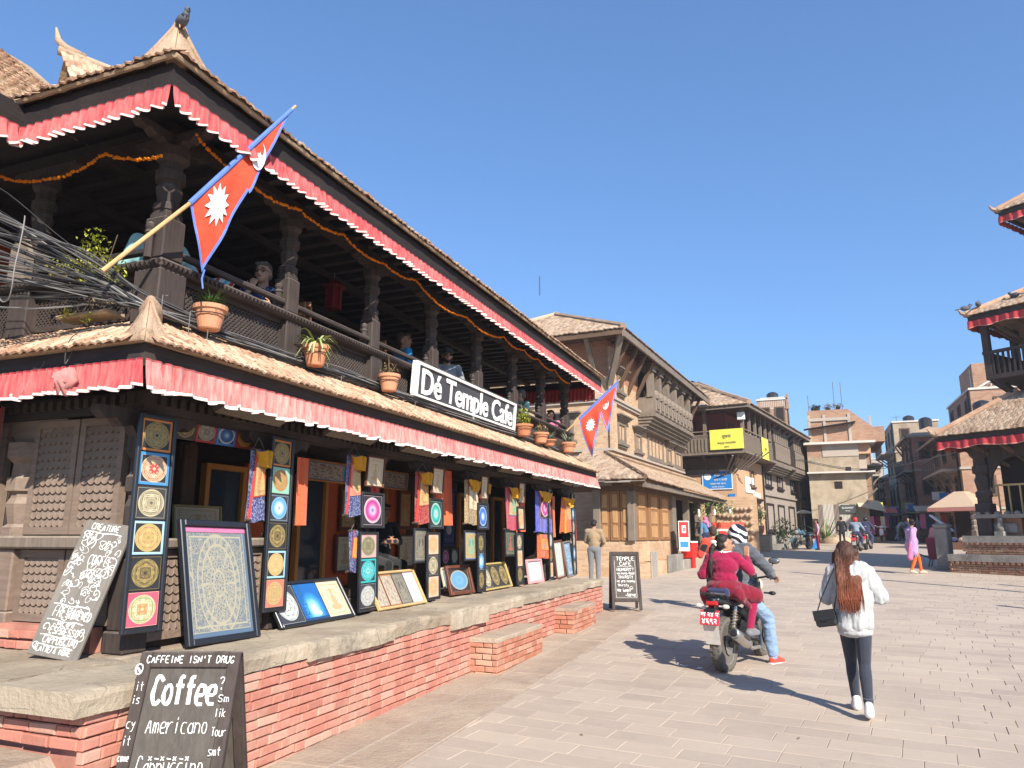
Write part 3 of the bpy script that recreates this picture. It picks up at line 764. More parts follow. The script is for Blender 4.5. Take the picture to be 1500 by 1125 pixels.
 # ---- the plinth of the cafe
plinth=thing('brick_plinth','long red brick plinth with worn stone coping under the cafe','plinth',(-3.85,3.2,0.1))
MB().box(-9.6,-3.90,3.28,14.62,-0.05,0.9).build('core',M['mortar'],plinth)
RB=brick_meshes(M['red_brick'],0.225,0.068,0.055)
SB=brick_meshes(M['step_brick'],0.225,0.068,0.055)
TB=brick_meshes(M['old_brick'],0.225,0.068,0.055)
brick_face((-3.90,3.24,0),(0,1,0),11.36,lambda s:gz(3.24+s)-0.03,0.815,plinth,RB,limit=240)
brick_face((-9.6,3.28,0),(1,0,0),5.74,lambda s:0.58,0.815,plinth,RB,limit=60)
ycur=3.12;si=0
for L,thick,out in((0.95,0.135,-3.80),(1.15,0.12,-3.83),(1.35,0.145,-3.80),(1.25,0.125,-3.83),(1.0,0.2,-3.80),(1.3,0.125,-3.83),(1.6,0.115,-3.82),(1.5,0.12,-3.82),(1.35,0.11,-3.82)):
 if L<1.6 or True:
  s=rough_slab(-4.62 if si else-4.5,out,ycur,ycur+L-0.012,0.945-thick,0.945,si*3.1+1,0.026,7,max(5,int(L*16)))
  s.build('coping_stone',M['cap_stone'],plinth,smooth=False)
 ycur+=L;si+=1
for x0,x1 in((-5.55,-4.51),(-6.7,-5.56),(-7.9,-6.71),(-9.5,-7.91)):
 rough_slab(0,1.0,0,x1-x0,0.81,0.945,x0*2.3,0.028,7,9).build('coping_stone',M['cap_stone'],plinth).matrix_basis=Matrix.Translation((x0,4.12,0))@Matrix.Rotation(-PI/2,4,'Z')
rough_slab(-9.5,-4.6,4.10,14.6,0.86,0.938,5,0.012,24,50).build('earth_floor',M['kerb_stone'],plinth)
for y0,y1,zt,xo in((8.4,10.0,0.6,-3.5),(11.6,12.9,0.66,-3.53)):
 MB().box(-3.86,xo-0.05,y0+0.05,y1-0.05,gz(y0)-0.1,zt-0.03).build('step_core',M['mortar'],plinth)
 brick_face((xo-0.05,y0,0),(0,1,0),y1-y0,lambda s:gz(y0+s)-0.02,zt-0.045,plinth,SB,limit=60)
 brick_face((-3.9,y0+0.05,0),(1,0,0),xo+3.9,lambda s:gz(y0)-0.02,zt-0.045,plinth,SB,limit=20)
 rough_slab(-3.87,xo-0.0,y0-0.01,y1,zt-0.05,zt,y0,0.012,6,14).build('step_top',M['kerb_stone'],plinth)
rough_slab(-9.6,-3.98,-1.5,3.2,0.3,0.59,3.3,0.03,14,16).build('stone_landing',M['kerb_stone'],kind='structure')
MB().box(-9.6,-4.03,-1.5,3.18,-0.05,0.34).build('landing_base',M['mortar'],kind='structure')
# ---- the cafe itself
cafe=thing('cafe_building','two storey dark timber cafe with tiled eaves and open upper gallery','building',(-6.6,9.5,0.9))
FX=-4.8;FY=4.3;YE=15.45
PY=[4.3+1.57*i for i in range(8)]
DW,DY,CW,BW=M['dark_wood'],M['dark_wood_y'],M['carved_wood'],M['black_wood']
def carved_post(b,x,y,z0,z1,w,m=0):
 b.bbox(x-w/2,x+w/2,y-w/2,y+w/2,z0,z0+(z1-z0)*0.36,0.012,m)
 zz=z0+(z1-z0)*0.36
 h=z1-zz
 k=w/2*1.08
 b.lathe([(k*0.86,zz),(k*0.86,zz+h*0.1),(k,zz+h*0.12),(k,zz+h*0.2),(k*0.72,zz+h*0.23),(k*0.84,zz+h*0.33),(k*0.95,zz+h*0.42),(k*0.74,zz+h*0.48),(k*0.74,zz+h*0.52),(k*1.05,zz+h*0.54),(k*1.05,zz+h*0.66),(k*0.85,zz+h*0.68),(k*0.8,zz+h*0.8),(k*1.2,zz+h*0.86),(k*1.2,z1)],8,m,Matrix.Translation((x,y,0)),ph=PI/8)
def bracket(b,x,y,z,axis,L=0.46,h=0.2,t=0.1,m=0):
 """carved capital bracket, cloud shaped, under a beam"""
 prof=[(-L,h),(-L,h*0.78),(-L*0.86,h*0.5),(-L*0.7,h*0.62),(-L*0.55,h*0.3),(-L*0.36,h*0.4),(-L*0.24,0),(L*0.24,0),(L*0.36,h*0.4),(L*0.55,h*0.3),(L*0.7,h*0.62),(L*0.86,h*0.5),(L,h*0.78),(L,h)]
 if axis=='y':b.prism([(x-t/2,y+a,z+c)for a,c in prof],(t,0,0),m)
 else:b.prism([(x+a,y+t/2,z+c)for a,c in prof],(0,-t,0),m)
for i,y in enumerate(PY):
 b=MB()
 b.bbox(FX-0.11,FX+0.11,y-0.11,y+0.11,0.94,1.1,0.012)
 carved_post(b,FX,y,1.1,2.55,0.19)
 bracket(b,FX,y,2.54,'y')
 if i==0:bracket(b,FX,y,2.54,'x',0.16)
 b.build('post',DW,cafe)
for x in(-6.08,-7.9):
 b=MB();b.bbox(x-0.13,x+0.13,FY-0.13,FY+0.13,0.94,1.2,0.012);carved_post(b,x,FY,1.2,2.55,0.25);bracket(b,x,FY,2.54,'x')
 b.build('post',M['carved_wood'],cafe)
b=MB();b.box(FX-0.1,FX+0.1,FY-0.12,YE,2.742,2.9);b.build('lintel_beam',DY,cafe)
b=MB();b.box(-9.4,FX-0.102,FY-0.1,FY+0.1,2.742,2.9);b.build('lintel_beam',M['joist'],cafe)
b=MB()
y=FY
while y<YE:
 b.box(FX+0.1,FX+0.135,y,y+0.05,2.8,2.87);y+=0.1
x=FX
while x>-9.2:
 b.box(x-0.05,x,FY-0.135,FY-0.1,2.8,2.87);x-=0.1
b.build('dentil',DY,cafe,kind='stuff')
b=MB();y=3.9
while y<YE:
 b.beam((FX+0.1,y,2.97),(-4.23,y,2.955),0.06,0.07);y+=0.22
b.build('rafter',M['joist'],cafe,kind='stuff')
b=MB();b.box(-9.2,-4.24,3.72,YE+0.1,3.02,3.05);b.build('soffit_board',M['joist'],cafe)
for i in range(7):
 y=PY[i]
 MB().cbox((0,0,0),(0.05,0.9,0.16),M=T(-4.52,y+0.9,2.86,R(random.uniform(-4,4)),0,R(62))).build('eave_board',M['old_wood'],cafe)
b=MB();b.box(-9.4,FX+0.1,FY+0.1,YE,2.905,2.99);b.build('shop_ceiling',M['joist'],cafe)
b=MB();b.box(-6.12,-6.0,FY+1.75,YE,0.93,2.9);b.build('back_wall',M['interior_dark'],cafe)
b=MB();b.box(-6.7,-6.6,FY+0.1,FY+1.75,0.93,2.9);b.box(-6.59,-6.0,FY+1.72,FY+1.78,0.93,2.9);b.build('back_wall',M['brown_wood'],cafe)
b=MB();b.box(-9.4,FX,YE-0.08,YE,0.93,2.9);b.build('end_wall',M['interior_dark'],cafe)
b=MB();b.box(-9.55,-9.4,FY,YE,0.9,5.2);b.build('rear_wall',M['wall_red_brick_and_shade'],cafe)
def scallop(L,h,n):
 b=MB()
 n=max(3,n)
 pts=[(0,h)]
 bot=[]
 for i in range(n*4+1):
  u=i/(n*4);ph=(i%4)
  bot.append((u*L,0.0 if ph in(1,2,3)else h*0.22))
  if ph==2:bot[-1]=(u*L,-h*0.06)
 vs=[V(x,-0.028,z)for x,z in bot]+[V(x,-0.006,h)for x,z in bot]+[V(x,0,z)for x,z in bot]
 k=len(bot);fs=[]
 for i in range(k-1):
  fs.append((i,i+1,k+i+1,k+i));fs.append((i+1,i,2*k+i,2*k+i+1))
 b._add(vs,fs)
 return b
def shutter(p0,ax,L,z0,z1,rows,parent,fw=0.06,name='carved_row'):
 """frame + scalloped rows; p0 = lower left on the face, ax = direction of the face"""
 ax=Vector(ax).normalized();n=Vector((ax.y,-ax.x,0))
 F=Matrix(((ax.x,-n.x,0,p0[0]),(ax.y,-n.y,0,p0[1]),(0,0,1,0),(0,0,0,1)))
 b=MB(F)
 b.box(0,L,0.0,0.03,z0,z1)
 for(a,c,d,e)in((0,fw,z0,z1),(L-fw,L,z0,z1),(fw,L-fw,z0,z0+fw),(fw,L-fw,z1-fw,z1)):
  b.box(a,c,-0.035,-0.001,d,e)
 b.build('shutter_frame',CW,parent)
 h=(z1-z0-2*fw)/rows
 me=scallop(L-2*fw,h*1.12,int((L-2*fw)/0.065)).mesh(name,CW)
 for i in range(rows):
  link(name,me,parent,M=F@Matrix.Translation((fw,-0.002,z0+fw+h*i)))
XL=[-5.96,-5.43,-4.92]
for i in range(2):
 shutter((XL[i],FY-0.03),(1,0,0),XL[i+1]-XL[i]-0.02,1.80,2.72,12,cafe)
 shutter((XL[i],FY-0.03),(1,0,0),XL[i+1]-XL[i]-0.02,1.13,1.68,7,cafe)
for x in(-6.9,-6.5):
 shutter((x-0.2,FY-0.03),(1,0,0),0.4,1.13,2.72,20,cafe)
b=MB();b.bbox(-6.2,FX-0.09,FY-0.17,FY+0.03,1.69,1.79,0.015);b.build('sill',M['old_wood'],cafe)
b=MB();b.box(-9.4,FX-0.1,FY+0.01,FY+0.08,0.93,2.74);b.build('left_wall',M['dark_wood'],cafe)
b=MB();b.box(-9.4,-4.98,FY-0.14,FY-0.045,0.94,1.12);pc=b.build('painted_kerb',M['mortar'],cafe)
brick_face((-7.5,FY-0.14,0),(1,0,0),2.5,0.95,1.09,cafe,RB,h=0.075,limit=26)
for i in range(2):
 shutter((FX+0.02,PY[0]+0.11+i*0.675),(0,1,0),0.66,1.0,1.68,8,cafe)
b=MB();b.bbox(FX-0.1,FX+0.13,PY[0]+0.12,PY[1]-0.11,1.69,1.77,0.015);b.build('sill',M['old_wood'],cafe)
b=MB();b.box(FX-0.08,FX-0.02,PY[0]+0.1,PY[1]-0.1,0.94,1.69);b.build('parapet',M['dark_wood'],cafe)
b=MB()
for k in range(5):
 b.box(-6.6+0.03*k,-6.57+0.03*k,4.9+0.07*k,5.9-0.07*k,1.9+0.05*k,2.72-0.05*k)
 b.box(-6.6+0.03*k,-6.55+0.03*k,4.9+0.07*k,4.96+0.07*k,1.85,2.75)
b.box(-6.6,-6.42,4.75,6.0,1.8,1.88);b.box(-6.6,-6.42,4.75,6.0,2.68,2.76)
b.build('carved_window',M['brown_wood'],cafe)
b=MB();b.bbox(-6.0,-5.82,5.72,5.9,0.95,2.7,0.01);carved_post(b,-5.91,5.81,0.95,2.72,0.17);b.build('inner_post',M['brown_wood'],cafe)
for i in range(1,7):
 y0=PY[i]+(0.25 if i<3 else 0.2)
 fr=MB()
 W=0.62
 for a,c,d,e in((y0,y0+0.06,1.12,2.55),(y0+W-0.06,y0+W,1.12,2.55),(y0+0.06,y0+W-0.06,2.49,2.55),(y0+0.06,y0+W-0.06,1.12,1.18)):
  fr.box(-5.98,-5.9,a,c,d,e)
 d_=fr.build('glazed_door',M['orange_wood'],cafe)
 MB().box(-5.955,-5.945,y0+0.06,y0+W-0.06,1.18,2.49).build('pane',M['glass_dark'],d_)
 MB().bbox(-5.99,-5.8,PY[i]+0.1,PY[i+1]-0.1,0.94,1.11,0.01).build('inner_sill',M['brown_wood'],cafe)
 MB().box(-5.98,-5.93,y0+W+0.03,PY[i+1]-0.05,1.12,2.6).build('wood_panel',M['interior_red']if i<4 else M['brown_wood'],cafe)
 MB().box(-5.99,-5.92,PY[i]-0.12,PY[i]+0.12,0.94,2.74).build('inner_post',M['dark_wood'],cafe)
 MB().box(-5.70,-5.6,PY[i]+0.02,PY[i+1]-0.02,2.72,2.895).build('inner_beam',M['dark_wood_y'],cafe)
def eave_board(x,y0,y1,z0,z1,mat):
 MB().box(x-0.04,x,y0,y1,z0,z1).build('fascia',mat,cafe)
EX,EY,EE=-4.2,3.69,15.62
eave_board(EX,EY,EE,2.95,3.11,DY)
MB().box(-9.3,EX-0.04,EY,EY+0.04,2.95,3.11).build('fascia',M['joist'],cafe)
# ---- tiles
def tile_meshes(mat,w,l,t=0.016):
 out=[]
 for k in range(4):
  j=lambda:random.uniform(-0.006,0.006)
  b=MB()
  prof=[(-w/2,0.012),(-w*0.22,0.02),(w*0.2,0.004),(w/2,0.012)]
  tip=[j()for _ in prof]
  v=[V(x,-l/2+tip[i]+0.012*abs(x)/w,z+t*0.6)for i,(x,z)in enumerate(prof)]+[V(x,l/2,z-0.004)for x,z in prof]+[V(x,-l/2+tip[i]+0.012*abs(x)/w,z-t*0.5)for i,(x,z)in enumerate(prof)]
  f=[]
  for i in range(3):
   f.append((i,i+1,4+i+1,4+i));f.append((8+i,8+i+1,i+1,i))
  f+=[(8,0,4),(3,11,7)]
  b._add(v,f);out.append(b.mesh('roof_tile',mat))
 return out
def tile_field(p0,along,up,L,H,w,expo,parent,meshes,limit=300,clip=None,name='roof_tile',local=False,anyview=False):
 """rows of tiles: p0 lower left of the slope, along the eave, up the slope"""
 al=Vector(along).normalized();u=Vector(up).normalized();n=al.cross(u)
 rot=Matrix(((al.x,u.x,n.x,0),(al.y,u.y,n.y,0),(al.z,u.z,n.z,0),(0,0,0,1)))
 Ms=[]
 rows=int(H/expo)
 for r in range(rows):
  s=w*0.5*(r%2)
  while s<L:
   if clip is None or clip(s,r*expo):
    q=Vector(p0)+al*(s+random.gauss(0,0.004))+u*(r*expo+expo*0.5+random.gauss(0,0.006))+n*(0.012+random.gauss(0,0.003))
    Ms.append(Matrix.Translation(q)@rot@Matrix.Rotation(0.13+random.gauss(0,0.04),4,'X')@Matrix.Rotation(random.gauss(0,0.05),4,'Z'))
   s+=w
 pieces(name,meshes,Ms,parent,limit,local,anyview)
TLS=tile_meshes(M['tile'],0.086,0.125)
TLB=tile_meshes(M['tile'],0.1,0.16)
z0,z1=3.135,3.55
b=MB()
b.quad((EX+0.05,EY-0.05,z0),(EX+0.05,EE,z0),(FX-0.1,EE,z1),(FX-0.1,FY+0.1,z1))
b.quad((-9.3,EY-0.05,z0),(EX+0.05,EY-0.05,z0),(FX-0.1,FY+0.1,z1),(-9.3,FY+0.1,z1))
b.quad((-9.3,EY-0.05,z0-0.02),(EX+0.05,EY-0.05,z0-0.02),(EX+0.05,EE,z0-0.02),(-9.3,EE,z0-0.02))
b.build('roof_bed',M['mud'],cafe)
up=Vector((FX-0.1-EX-0.05,0,z1-z0));H=up.length
tile_field((EX+0.09,EY-0.04,z0-0.02),(0,1,0),up,EE-EY+0.04,H-0.02,0.086,0.066,cafe,TLS,210,clip=lambda s,h:s>h*0.86+0.03)
up2=Vector((0,FY+0.1-EY+0.05,z1-z0));H2=up2.length
tile_field((-9.2,EY-0.09,z0-0.02),(1,0,0),up2,9.2+EX+0.09,H2-0.02,0.086,0.066,cafe,TLS,90,clip=lambda s,h:s<9.2+EX-0.02-h*0.86)
b=MB();
def lip(p,q,r=0.014,n=60):
 pts=[Vector(p).lerp(Vector(q),i/n)+Vector((noise.noise(Vector((i*0.7,1,2)))*0.008,noise.noise(Vector((i*0.7,5,2)))*0.008,noise.noise(Vector((i*0.9,3,3)))*0.01))for i in range(n+1)]
 b.tube(pts,[r*(1+0.25*noise.noise(Vector((i*0.8,9,1))))for i in range(n+1)],6)
lip((EX+0.045,EY-0.04,z0-0.012),(EX+0.045,EE,z0-0.012));lip((-9.2,EY-0.045,z0-0.012),(EX+0.04,EY-0.045,z0-0.012))
b.build('eave_lip',M['mud'],cafe)
def corner_horn(p,size,parent,rise=1.0,mat='clay',sharp=2.3):
 """upswept clay corner tile: a hooded ridge whose wings run out along both eaves"""
 x,y,z=p
 b=MB()
 def wing(dirv):
  d=Vector(dirv)
  def fn(u,v):
   s=u*size*1.5
   h=size*1.15*rise*(max(0,1-u*1.15)**sharp)+0.03*math.exp(-u)+0.006
   th=0.012
   return Vector((x,y,z-0.03))+d*s+Vector((0,0,h*v))+Vector((-1,1,0)).normalized()*size*0.55*v*math.exp(-u*2.2)
  return fn
 b.grid(wing((-1,0,0)),12,5)
 b.grid(wing((0,1,0)),12,5)
 for d in((-1,0,0),(0,1,0)):
  f=wing(d)
  b.tube([f(i/12,1)for i in range(13)],0.017*size/0.3,6)
 apex=wing((-1,0,0))(0,1)
 back=apex+Vector((-0.75,0.75,-0.12))*size*1.2
 b.tube([apex,apex.lerp(back,0.4)+Vector((0,0,-size*0.12)),back+Vector((0,0,-size*0.28))],[0.03*size/0.3,0.09*size/0.3,0.08*size/0.3],8)
 bm=b.build('corner_horn',M[mat],parent,smooth=True)
 sol=bm.modifiers.new('thick','SOLIDIFY');sol.thickness=0.014
 return bm
corner_horn((EX+0.06,EY-0.06,z0),0.27,cafe)
b=MB();b.tube([(EX+0.03-0.1*i,EY-0.03+0.1*i*0.93,z0+0.02+0.05*i)for i in range(7)],[0.05,0.06,0.05,0.06,0.05,0.055,0.05],7);b.build('hip_roll',M['mud'],cafe)
# ---- valances: pleated cloth hung from the eaves
def valance(p,q,h,label,group,seed,mat='valance',pleat=0.045,knot=None,deep=1.0):
 P=Vector(p);Q=Vector(q);L=(Q-P).length;d=(Q-P).normalized();n=Vector((d.y,-d.x,0))
 N=int(L/0.012)
 b=MB()
 def fn(u,v):
  s=u*L;w=1-v
  ph=s/pleat*2*PI/2+2.2*noise.noise(Vector((s*2.3,seed,0)))
  a=deep*(0.016+0.012*noise.noise(Vector((s*3,seed,4))))
  lobe=(0.5+0.5*math.sin(s/0.34*2*PI+7*noise.noise(Vector((s*1.1,seed,8)))))*(0.9+0.9*noise.noise(Vector((s*1.7,seed,3))))
  off=a*math.sin(ph)*(0.25+w)+0.035*deep*w*w*lobe
  zz=-h*w*(1+0.13*deep*lobe*w+0.05*noise.noise(Vector((s*5,seed,1))))
  sx=0.01*w*math.cos(ph)
  return P+d*(s+sx)+n*(0.006+off)+Vector((0,0,zz))
 b.grid(fn,N,7,uv=True)
 o=b.build('valance',M[mat],smooth=True)
 return tag(o,label,'valance',group)
GV='pleated cloth valances under the eaves of the cafe'
valance((EX+0.012,EY,3.0),(EX+0.012,EE+0.02,3.0),0.2,'pink pleated valance with a pale sunlit edge painted in above the shop front',GV,1,'valance',0.05,None,1.6)
valance((-9.3,EY-0.012,3.0),(EX,EY-0.012,3.0),0.195,'faded red valance tied in a knot above the carved shutters',GV,2,'valance_deep',0.04,None,1.7)
b=MB();kx=-4.86
for i in range(7):
 a=i*0.9
 b.tube([(kx+0.03*math.cos(a),EY-0.05+0.02*math.sin(a),2.96),(kx+0.09*math.cos(a+0.8),EY-0.07,2.90+0.03*math.sin(a)),(kx+0.05*math.cos(a*2),EY-0.06,2.82+0.05*math.sin(a*3))],[0.02,0.035,0.02],7)
tag(b.build('cloth_knot',M['knot_red'],smooth=True),'bunched red cloth knot on the lower left valance','cloth knot')
# ---- upper gallery
b=MB();b.box(-9.4,FX+0.08,FY-0.08,YE,3.2,3.3);b.build('gallery_floor',M['joist'],cafe)
def lattice(p0,ax,L,z0,z1,parent):
 ax=Vector(ax).normalized();n=Vector((ax.y,-ax.x,0))
 F=Matrix(((ax.x,-n.x,0,p0[0]),(ax.y,-n.y,0,p0[1]),(0,0,1,0),(0,0,0,1)))
 b=MB(F);st=0.047;w=0.013;H=z1-z0
 for sgn,yo in((1,-0.001),(-1,0.002)):
  k=-H
  while k<L+H:
   s0,s1=(k,k+H)if sgn==1 else(k+H,k)
   t0,t1=0.0,1.0
   if s0!=s1:
    ta,tb=(0-s0)/(s1-s0),(L-s0)/(s1-s0)
    t0,t1=max(0,min(ta,tb)),min(1,max(ta,tb))
   if t1-t0>0.03:
    A=V(s0+(s1-s0)*t0,yo,z0+H*t0);B=V(s0+(s1-s0)*t1,yo,z0+H*t1)
    b.beam(A,B,0.014,w*1.5,up=(0,1,0))if False else b.beam(A,B,0.0155,0.013,up=(0,1,0))
   k+=st
 b.build('lattice',DW,parent,kind='stuff')
 f=MB(F)
 f.box(0,L,-0.03,0.02,z0-0.04,z0+0.01);f.box(0,L,-0.03,0.02,z1-0.01,z1+0.03)
 f.build('lattice_frame',DY,parent)
LZ0,LZ1=3.56,3.87
spans=[((FX+0.02,PY[i]+0.11),(0,1,0),1.35)for i in range(7)]
for p0,ax,L in spans:lattice(p0,ax,L,LZ0,LZ1,cafe)
XS=[FX,-6.32,-7.84]
lattice((-6.21,FY-0.02),(1,0,0),1.3,LZ0,LZ1,cafe);lattice((-7.73,FY-0.02),(1,0,0),1.3,LZ0,LZ1,cafe)
posts_up=[(FX,y)for y in PY]+[(x,FY)for x in XS[1:]]
for i,(x,y)in enumerate(posts_up):
 w=0.2 if i else 0.24
 MB().bbox(x-w/2-0.02,x+w/2+0.02,y-w/2-0.02,y+w/2+0.02,3.42,3.9,0.01).build('pedestal',DW,cafe)
 b=MB();carved_post(b,x,y,4.0,5.0,w*0.92)
 b.bbox(x-w*0.38,x+w*0.38,y-w*0.38,y+w*0.38,4.36,4.42,0.008)
 for d in(-1,1):
  xx,yy=(x,y+d*w*0.62)if x==FX else(x+d*w*0.62,y)
  b.lathe([(0.034,3.99),(0.034,4.19),(0.044,4.2),(0.03,4.225),(0.04,4.25),(0.036,4.275),(0.008,4.3)],8,0,Matrix.Translation((xx,yy,0)))
 br='y' if x==FX else 'x'
 bracket(b,x,y,4.99,br,0.4,0.13,0.1)
 if i==0:bracket(b,x,y,4.99,'x',0.4,0.13,0.1)
 b.build('column',DW,cafe)
b=MB();b.bbox(FX-0.13,FX+0.15,FY-0.15,YE+0.05,3.9,3.985,0.02);b.build('cornice',DY,cafe)
b=MB();b.bbox(-9.3,FX-0.132,FY-0.15,FY+0.12,3.9,3.985,0.02);b.build('cornice',M['joist'],cafe)
b=MB();y=FY-0.14
while y<YE:
 b.prism([(FX+0.151,y,3.955),(FX+0.151,y+0.025,3.915),(FX+0.151,y+0.05,3.955)],(0.022,0,0));y+=0.05
x=FX+0.15
while x>-9.2:
 b.prism([(x,FY-0.151,3.955),(x-0.025,FY-0.151,3.915),(x-0.05,FY-0.151,3.955)],(0,-0.022,0));x-=0.05
b.build('leaf_trim',DW,cafe,kind='stuff')
for i in range(7):
 MB().bbox(FX+0.02,FX+0.08,PY[i]+0.1,PY[i+1]-0.1,4.07,4.12,0.01).build('hand_rail',DY,cafe)
MB().bbox(-6.2,FX-0.1,FY-0.08,FY-0.02,4.07,4.12,0.01).build('hand_rail',M['joist'],cafe)
MB().bbox(-7.7,-6.42,FY-0.08,FY-0.02,4.07,4.12,0.01).build('hand_rail',M['joist'],cafe)
b=MB();b.prism([(-6.45,FY-0.16,4.0),(-6.2,FY-0.16,4.0),(-6.2,FY-0.16,4.22),(-6.3,FY-0.16,4.42),(-6.36,FY-0.16,4.5),(-6.4,FY-0.16,4.38),(-6.45,FY-0.16,4.3)],(0,0.05,0));b.build('carved_shield',M['old_wood'],cafe)
b=MB();b.box(FX-0.09,FX+0.09,FY-0.1,YE+0.1,5.122,5.2);b.build('wall_plate',BW,cafe)
b=MB();b.box(-9.4,FX-0.092,FY-0.09,FY+0.09,5.122,5.2);b.build('wall_plate',BW,cafe)
y=FY+0.2
jm=MB().box(-9.4+0.0,-4.26,-0.045,0.045,0,0.1).mesh('joist',M['joist'])
while y<YE-0.1:
 link('joist',jm,cafe,M=Matrix.Translation((0,y,5.2)));y+=0.3
for x in(-5.7,-6.7,-7.7):
 MB().box(x-0.05,x+0.05,FY,YE,5.11,5.199).build('cross_beam',BW,cafe)
b=MB();b.box(-9.4,-4.25,3.72,YE+0.6,5.301,5.33);b.build('ceiling_board',M['joist'],cafe)
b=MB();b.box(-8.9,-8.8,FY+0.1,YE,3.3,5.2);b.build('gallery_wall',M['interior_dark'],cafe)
b=MB();b.box(-8.79,-6.9,FY+2.35,FY+2.45,3.3,5.2);b.build('painted_partition',M['interior_red'],cafe)
b=MB();b.box(-8.79,-8.7,FY+0.1,FY+2.3,3.3,5.2);b.build('painted_partition',M['interior_red'],cafe)
UX,UY,UE,UI=-4.2,3.69,16.25,-5.87
MB().box(UX-0.05,UX,UY,UE,5.1,5.29).build('fascia',BW,cafe)
MB().box(UI,UX-0.05,UY,UY+0.05,5.1,5.29).build('fascia',M['black_wood'],cafe)
MB().box(UI,UI+0.05,-3,UY-0.001,5.1,5.29).build('fascia',BW,cafe)
MB().box(-9.5,UX-0.051,UE-0.05,UE,5.1,5.29).build('fascia',BW,cafe)
b=MB();b.box(-9.4,UI-0.002,-3,UY+0.06,5.28,5.33);b.build('ceiling_board',M['joist'],cafe)
RS=math.tan(R(27))
def rz(d):return 5.33+d*RS
b=MB()
ZR=rz(2.6)
XR=UX+0.06-2.6
b.quad((UX+0.06,UY-0.06,5.33),(UX+0.06,UE+0.06,5.33),(XR,UE-2.54,ZR),(XR,UY+2.54,ZR))
b.quad((-9.6,UY-0.06,5.33),(UX+0.06,UY-0.06,5.33),(XR,UY+2.54,ZR),(-9.6,UY+2.54,ZR))
b.quad((UX+0.06,UE+0.06,5.33),(-9.6,UE+0.06,5.33),(XR-0.5,UE-2.54,ZR),(XR,UE-2.54,ZR))
b.quad((XR,UE-2.54,ZR),(-9.6,UE+0.06,5.33),(-9.6,UY-0.06,5.33),(XR,UY+2.54,ZR))
b.quad((UI-0.05,-3,5.335),(UI-0.05,UY+1.5,5.335),(-8.2,UY+1.5,5.335+2.25*0.85),(-8.2,-3,5.335+2.25*0.85))
b.build('roof_bed',M['mud'],cafe)
upv=Vector((-1,0,RS));LU=UE-UY+0.1
tile_field((UX+0.07,UY-0.06,5.335),(0,1,0),upv,LU,2.85,0.1,0.085,cafe,TLB,170,clip=lambda s,h:h*0.88<s<LU-h*0.88)
upl=Vector((0,1,RS));LL=UX+0.06-UI
tile_field((UI,UY-0.06,5.335),(1,0,0),upl,LL,2.85,0.1,0.085,cafe,TLB,100,clip=lambda s,h:s<LL-h*0.88)
tile_field((UI-0.04,4.9,5.34),(0,-1,0),Vector((-1,0,0.85)).normalized()*1.0,7.0,2.9,0.1,0.085,cafe,TLB,30)
b=MB()
lip((UX+0.06,UY-0.05,5.312),(UX+0.06,UE,5.312),0.022,110);lip((UI,UY-0.055,5.312),(UX+0.05,UY-0.055,5.312),0.022,22);lip((UI-0.03,-3,5.312),(UI-0.03,UY-0.05,5.312),0.022,60)
b.build('eave_lip',M['mud'],cafe)
corner_horn((UX+0.05,UY-0.05,5.34),0.36,cafe,0.92,'clay',1.6)
b=MB();b.tube([(UX-0.05-0.2*i,UY+0.05+0.2*i,5.38+0.2*RS*i+0.03*math.sin(i*2))for i in range(13)],0.085,8);b.build('hip_roll',M['clay'],cafe)
b=MB();b.tube([(XR,UY+2.5+i*0.5,ZR+0.03)for i in range(16)],0.1,8);b.build('ridge_roll',M['clay'],cafe)
D=Matrix.Translation((-6.3,4.42,5.86))@Matrix.Rotation(R(-26),4,'Z')
dorm=MB(D)
dorm.prism([(-0.36,0,-0.02),(0.5,0,-0.02),(0.05,0,0.4)],(0,0.06,0));dw=dorm.build('dormer',M['cap_stone'],cafe)
f=MB(D)
for p,q in(((-0.42,-0.04,-0.03),(0.05,-0.04,0.43)),((0.56,-0.04,-0.05),(0.05,-0.04,0.43))):
 f.beam(p,q,0.06,0.05,up=(0,1,0))
f.build('barge_board',M['old_wood'],dw)
r_=MB(D);r_.quad((-0.55,-0.12,-0.14),(-0.55,2.2,-0.14),(0.05,2.2,0.45),(0.05,-0.12,0.45));r_.quad((0.05,-0.12,0.45),(0.05,2.2,0.45),(0.7,2.2,-0.14),(0.7,-0.12,-0.14));r_.build('dormer_bed',M['mud'],dw)
ti=MB(D)
dt=tile_meshes(M['tile'],0.1,0.16)
for sgn in(-1,1):
 p0=D@V(-0.58,2.2,-0.15)if sgn<0 else D@V(0.73,-0.12,-0.15)
 al=(D.to_3x3()@V(0,1,0))*(-1 if sgn<0 else 1)
 uu=D.to_3x3()@V(0.63 if sgn<0 else-0.66,0,0.6)
 tile_field(p0,al,uu,2.3,0.85,0.1,0.085,dw,dt,40)
rr=MB(D);rr.tube([(0.05,-0.18+0.2*i,0.475+0.01*math.sin(i*3))for i in range(12)],0.045,8)
rr.tube([(0.05,0.05,0.5),(0.05,-0.13,0.52),(0.05,-0.19,0.58),(0.05,-0.22,0.7)],[0.04,0.045,0.03,0.008],8);rr.build('dormer_ridge',M['clay'],dw,smooth=True)
valance((UX+0.008,UY,5.105),(UX+0.008,UE,5.105),0.165,'long red valance with a bright lower edge painted in under the upper eave',GV,3,'valance_deep',0.052,None,1.7)
valance((UI+0.02,UY-0.008,5.105),(UX,UY-0.008,5.105),0.17,'short red valance under the upper eave left of the corner',GV,4,'valance_deep',0.05,None,1.7)
valance((UI+0.058,-2.9,5.105),(UI+0.058,UY-0.02,5.105),0.17,'red valance at the top left edge under the projecting eave',GV,5,'valance_deep',0.05,None,1.7)
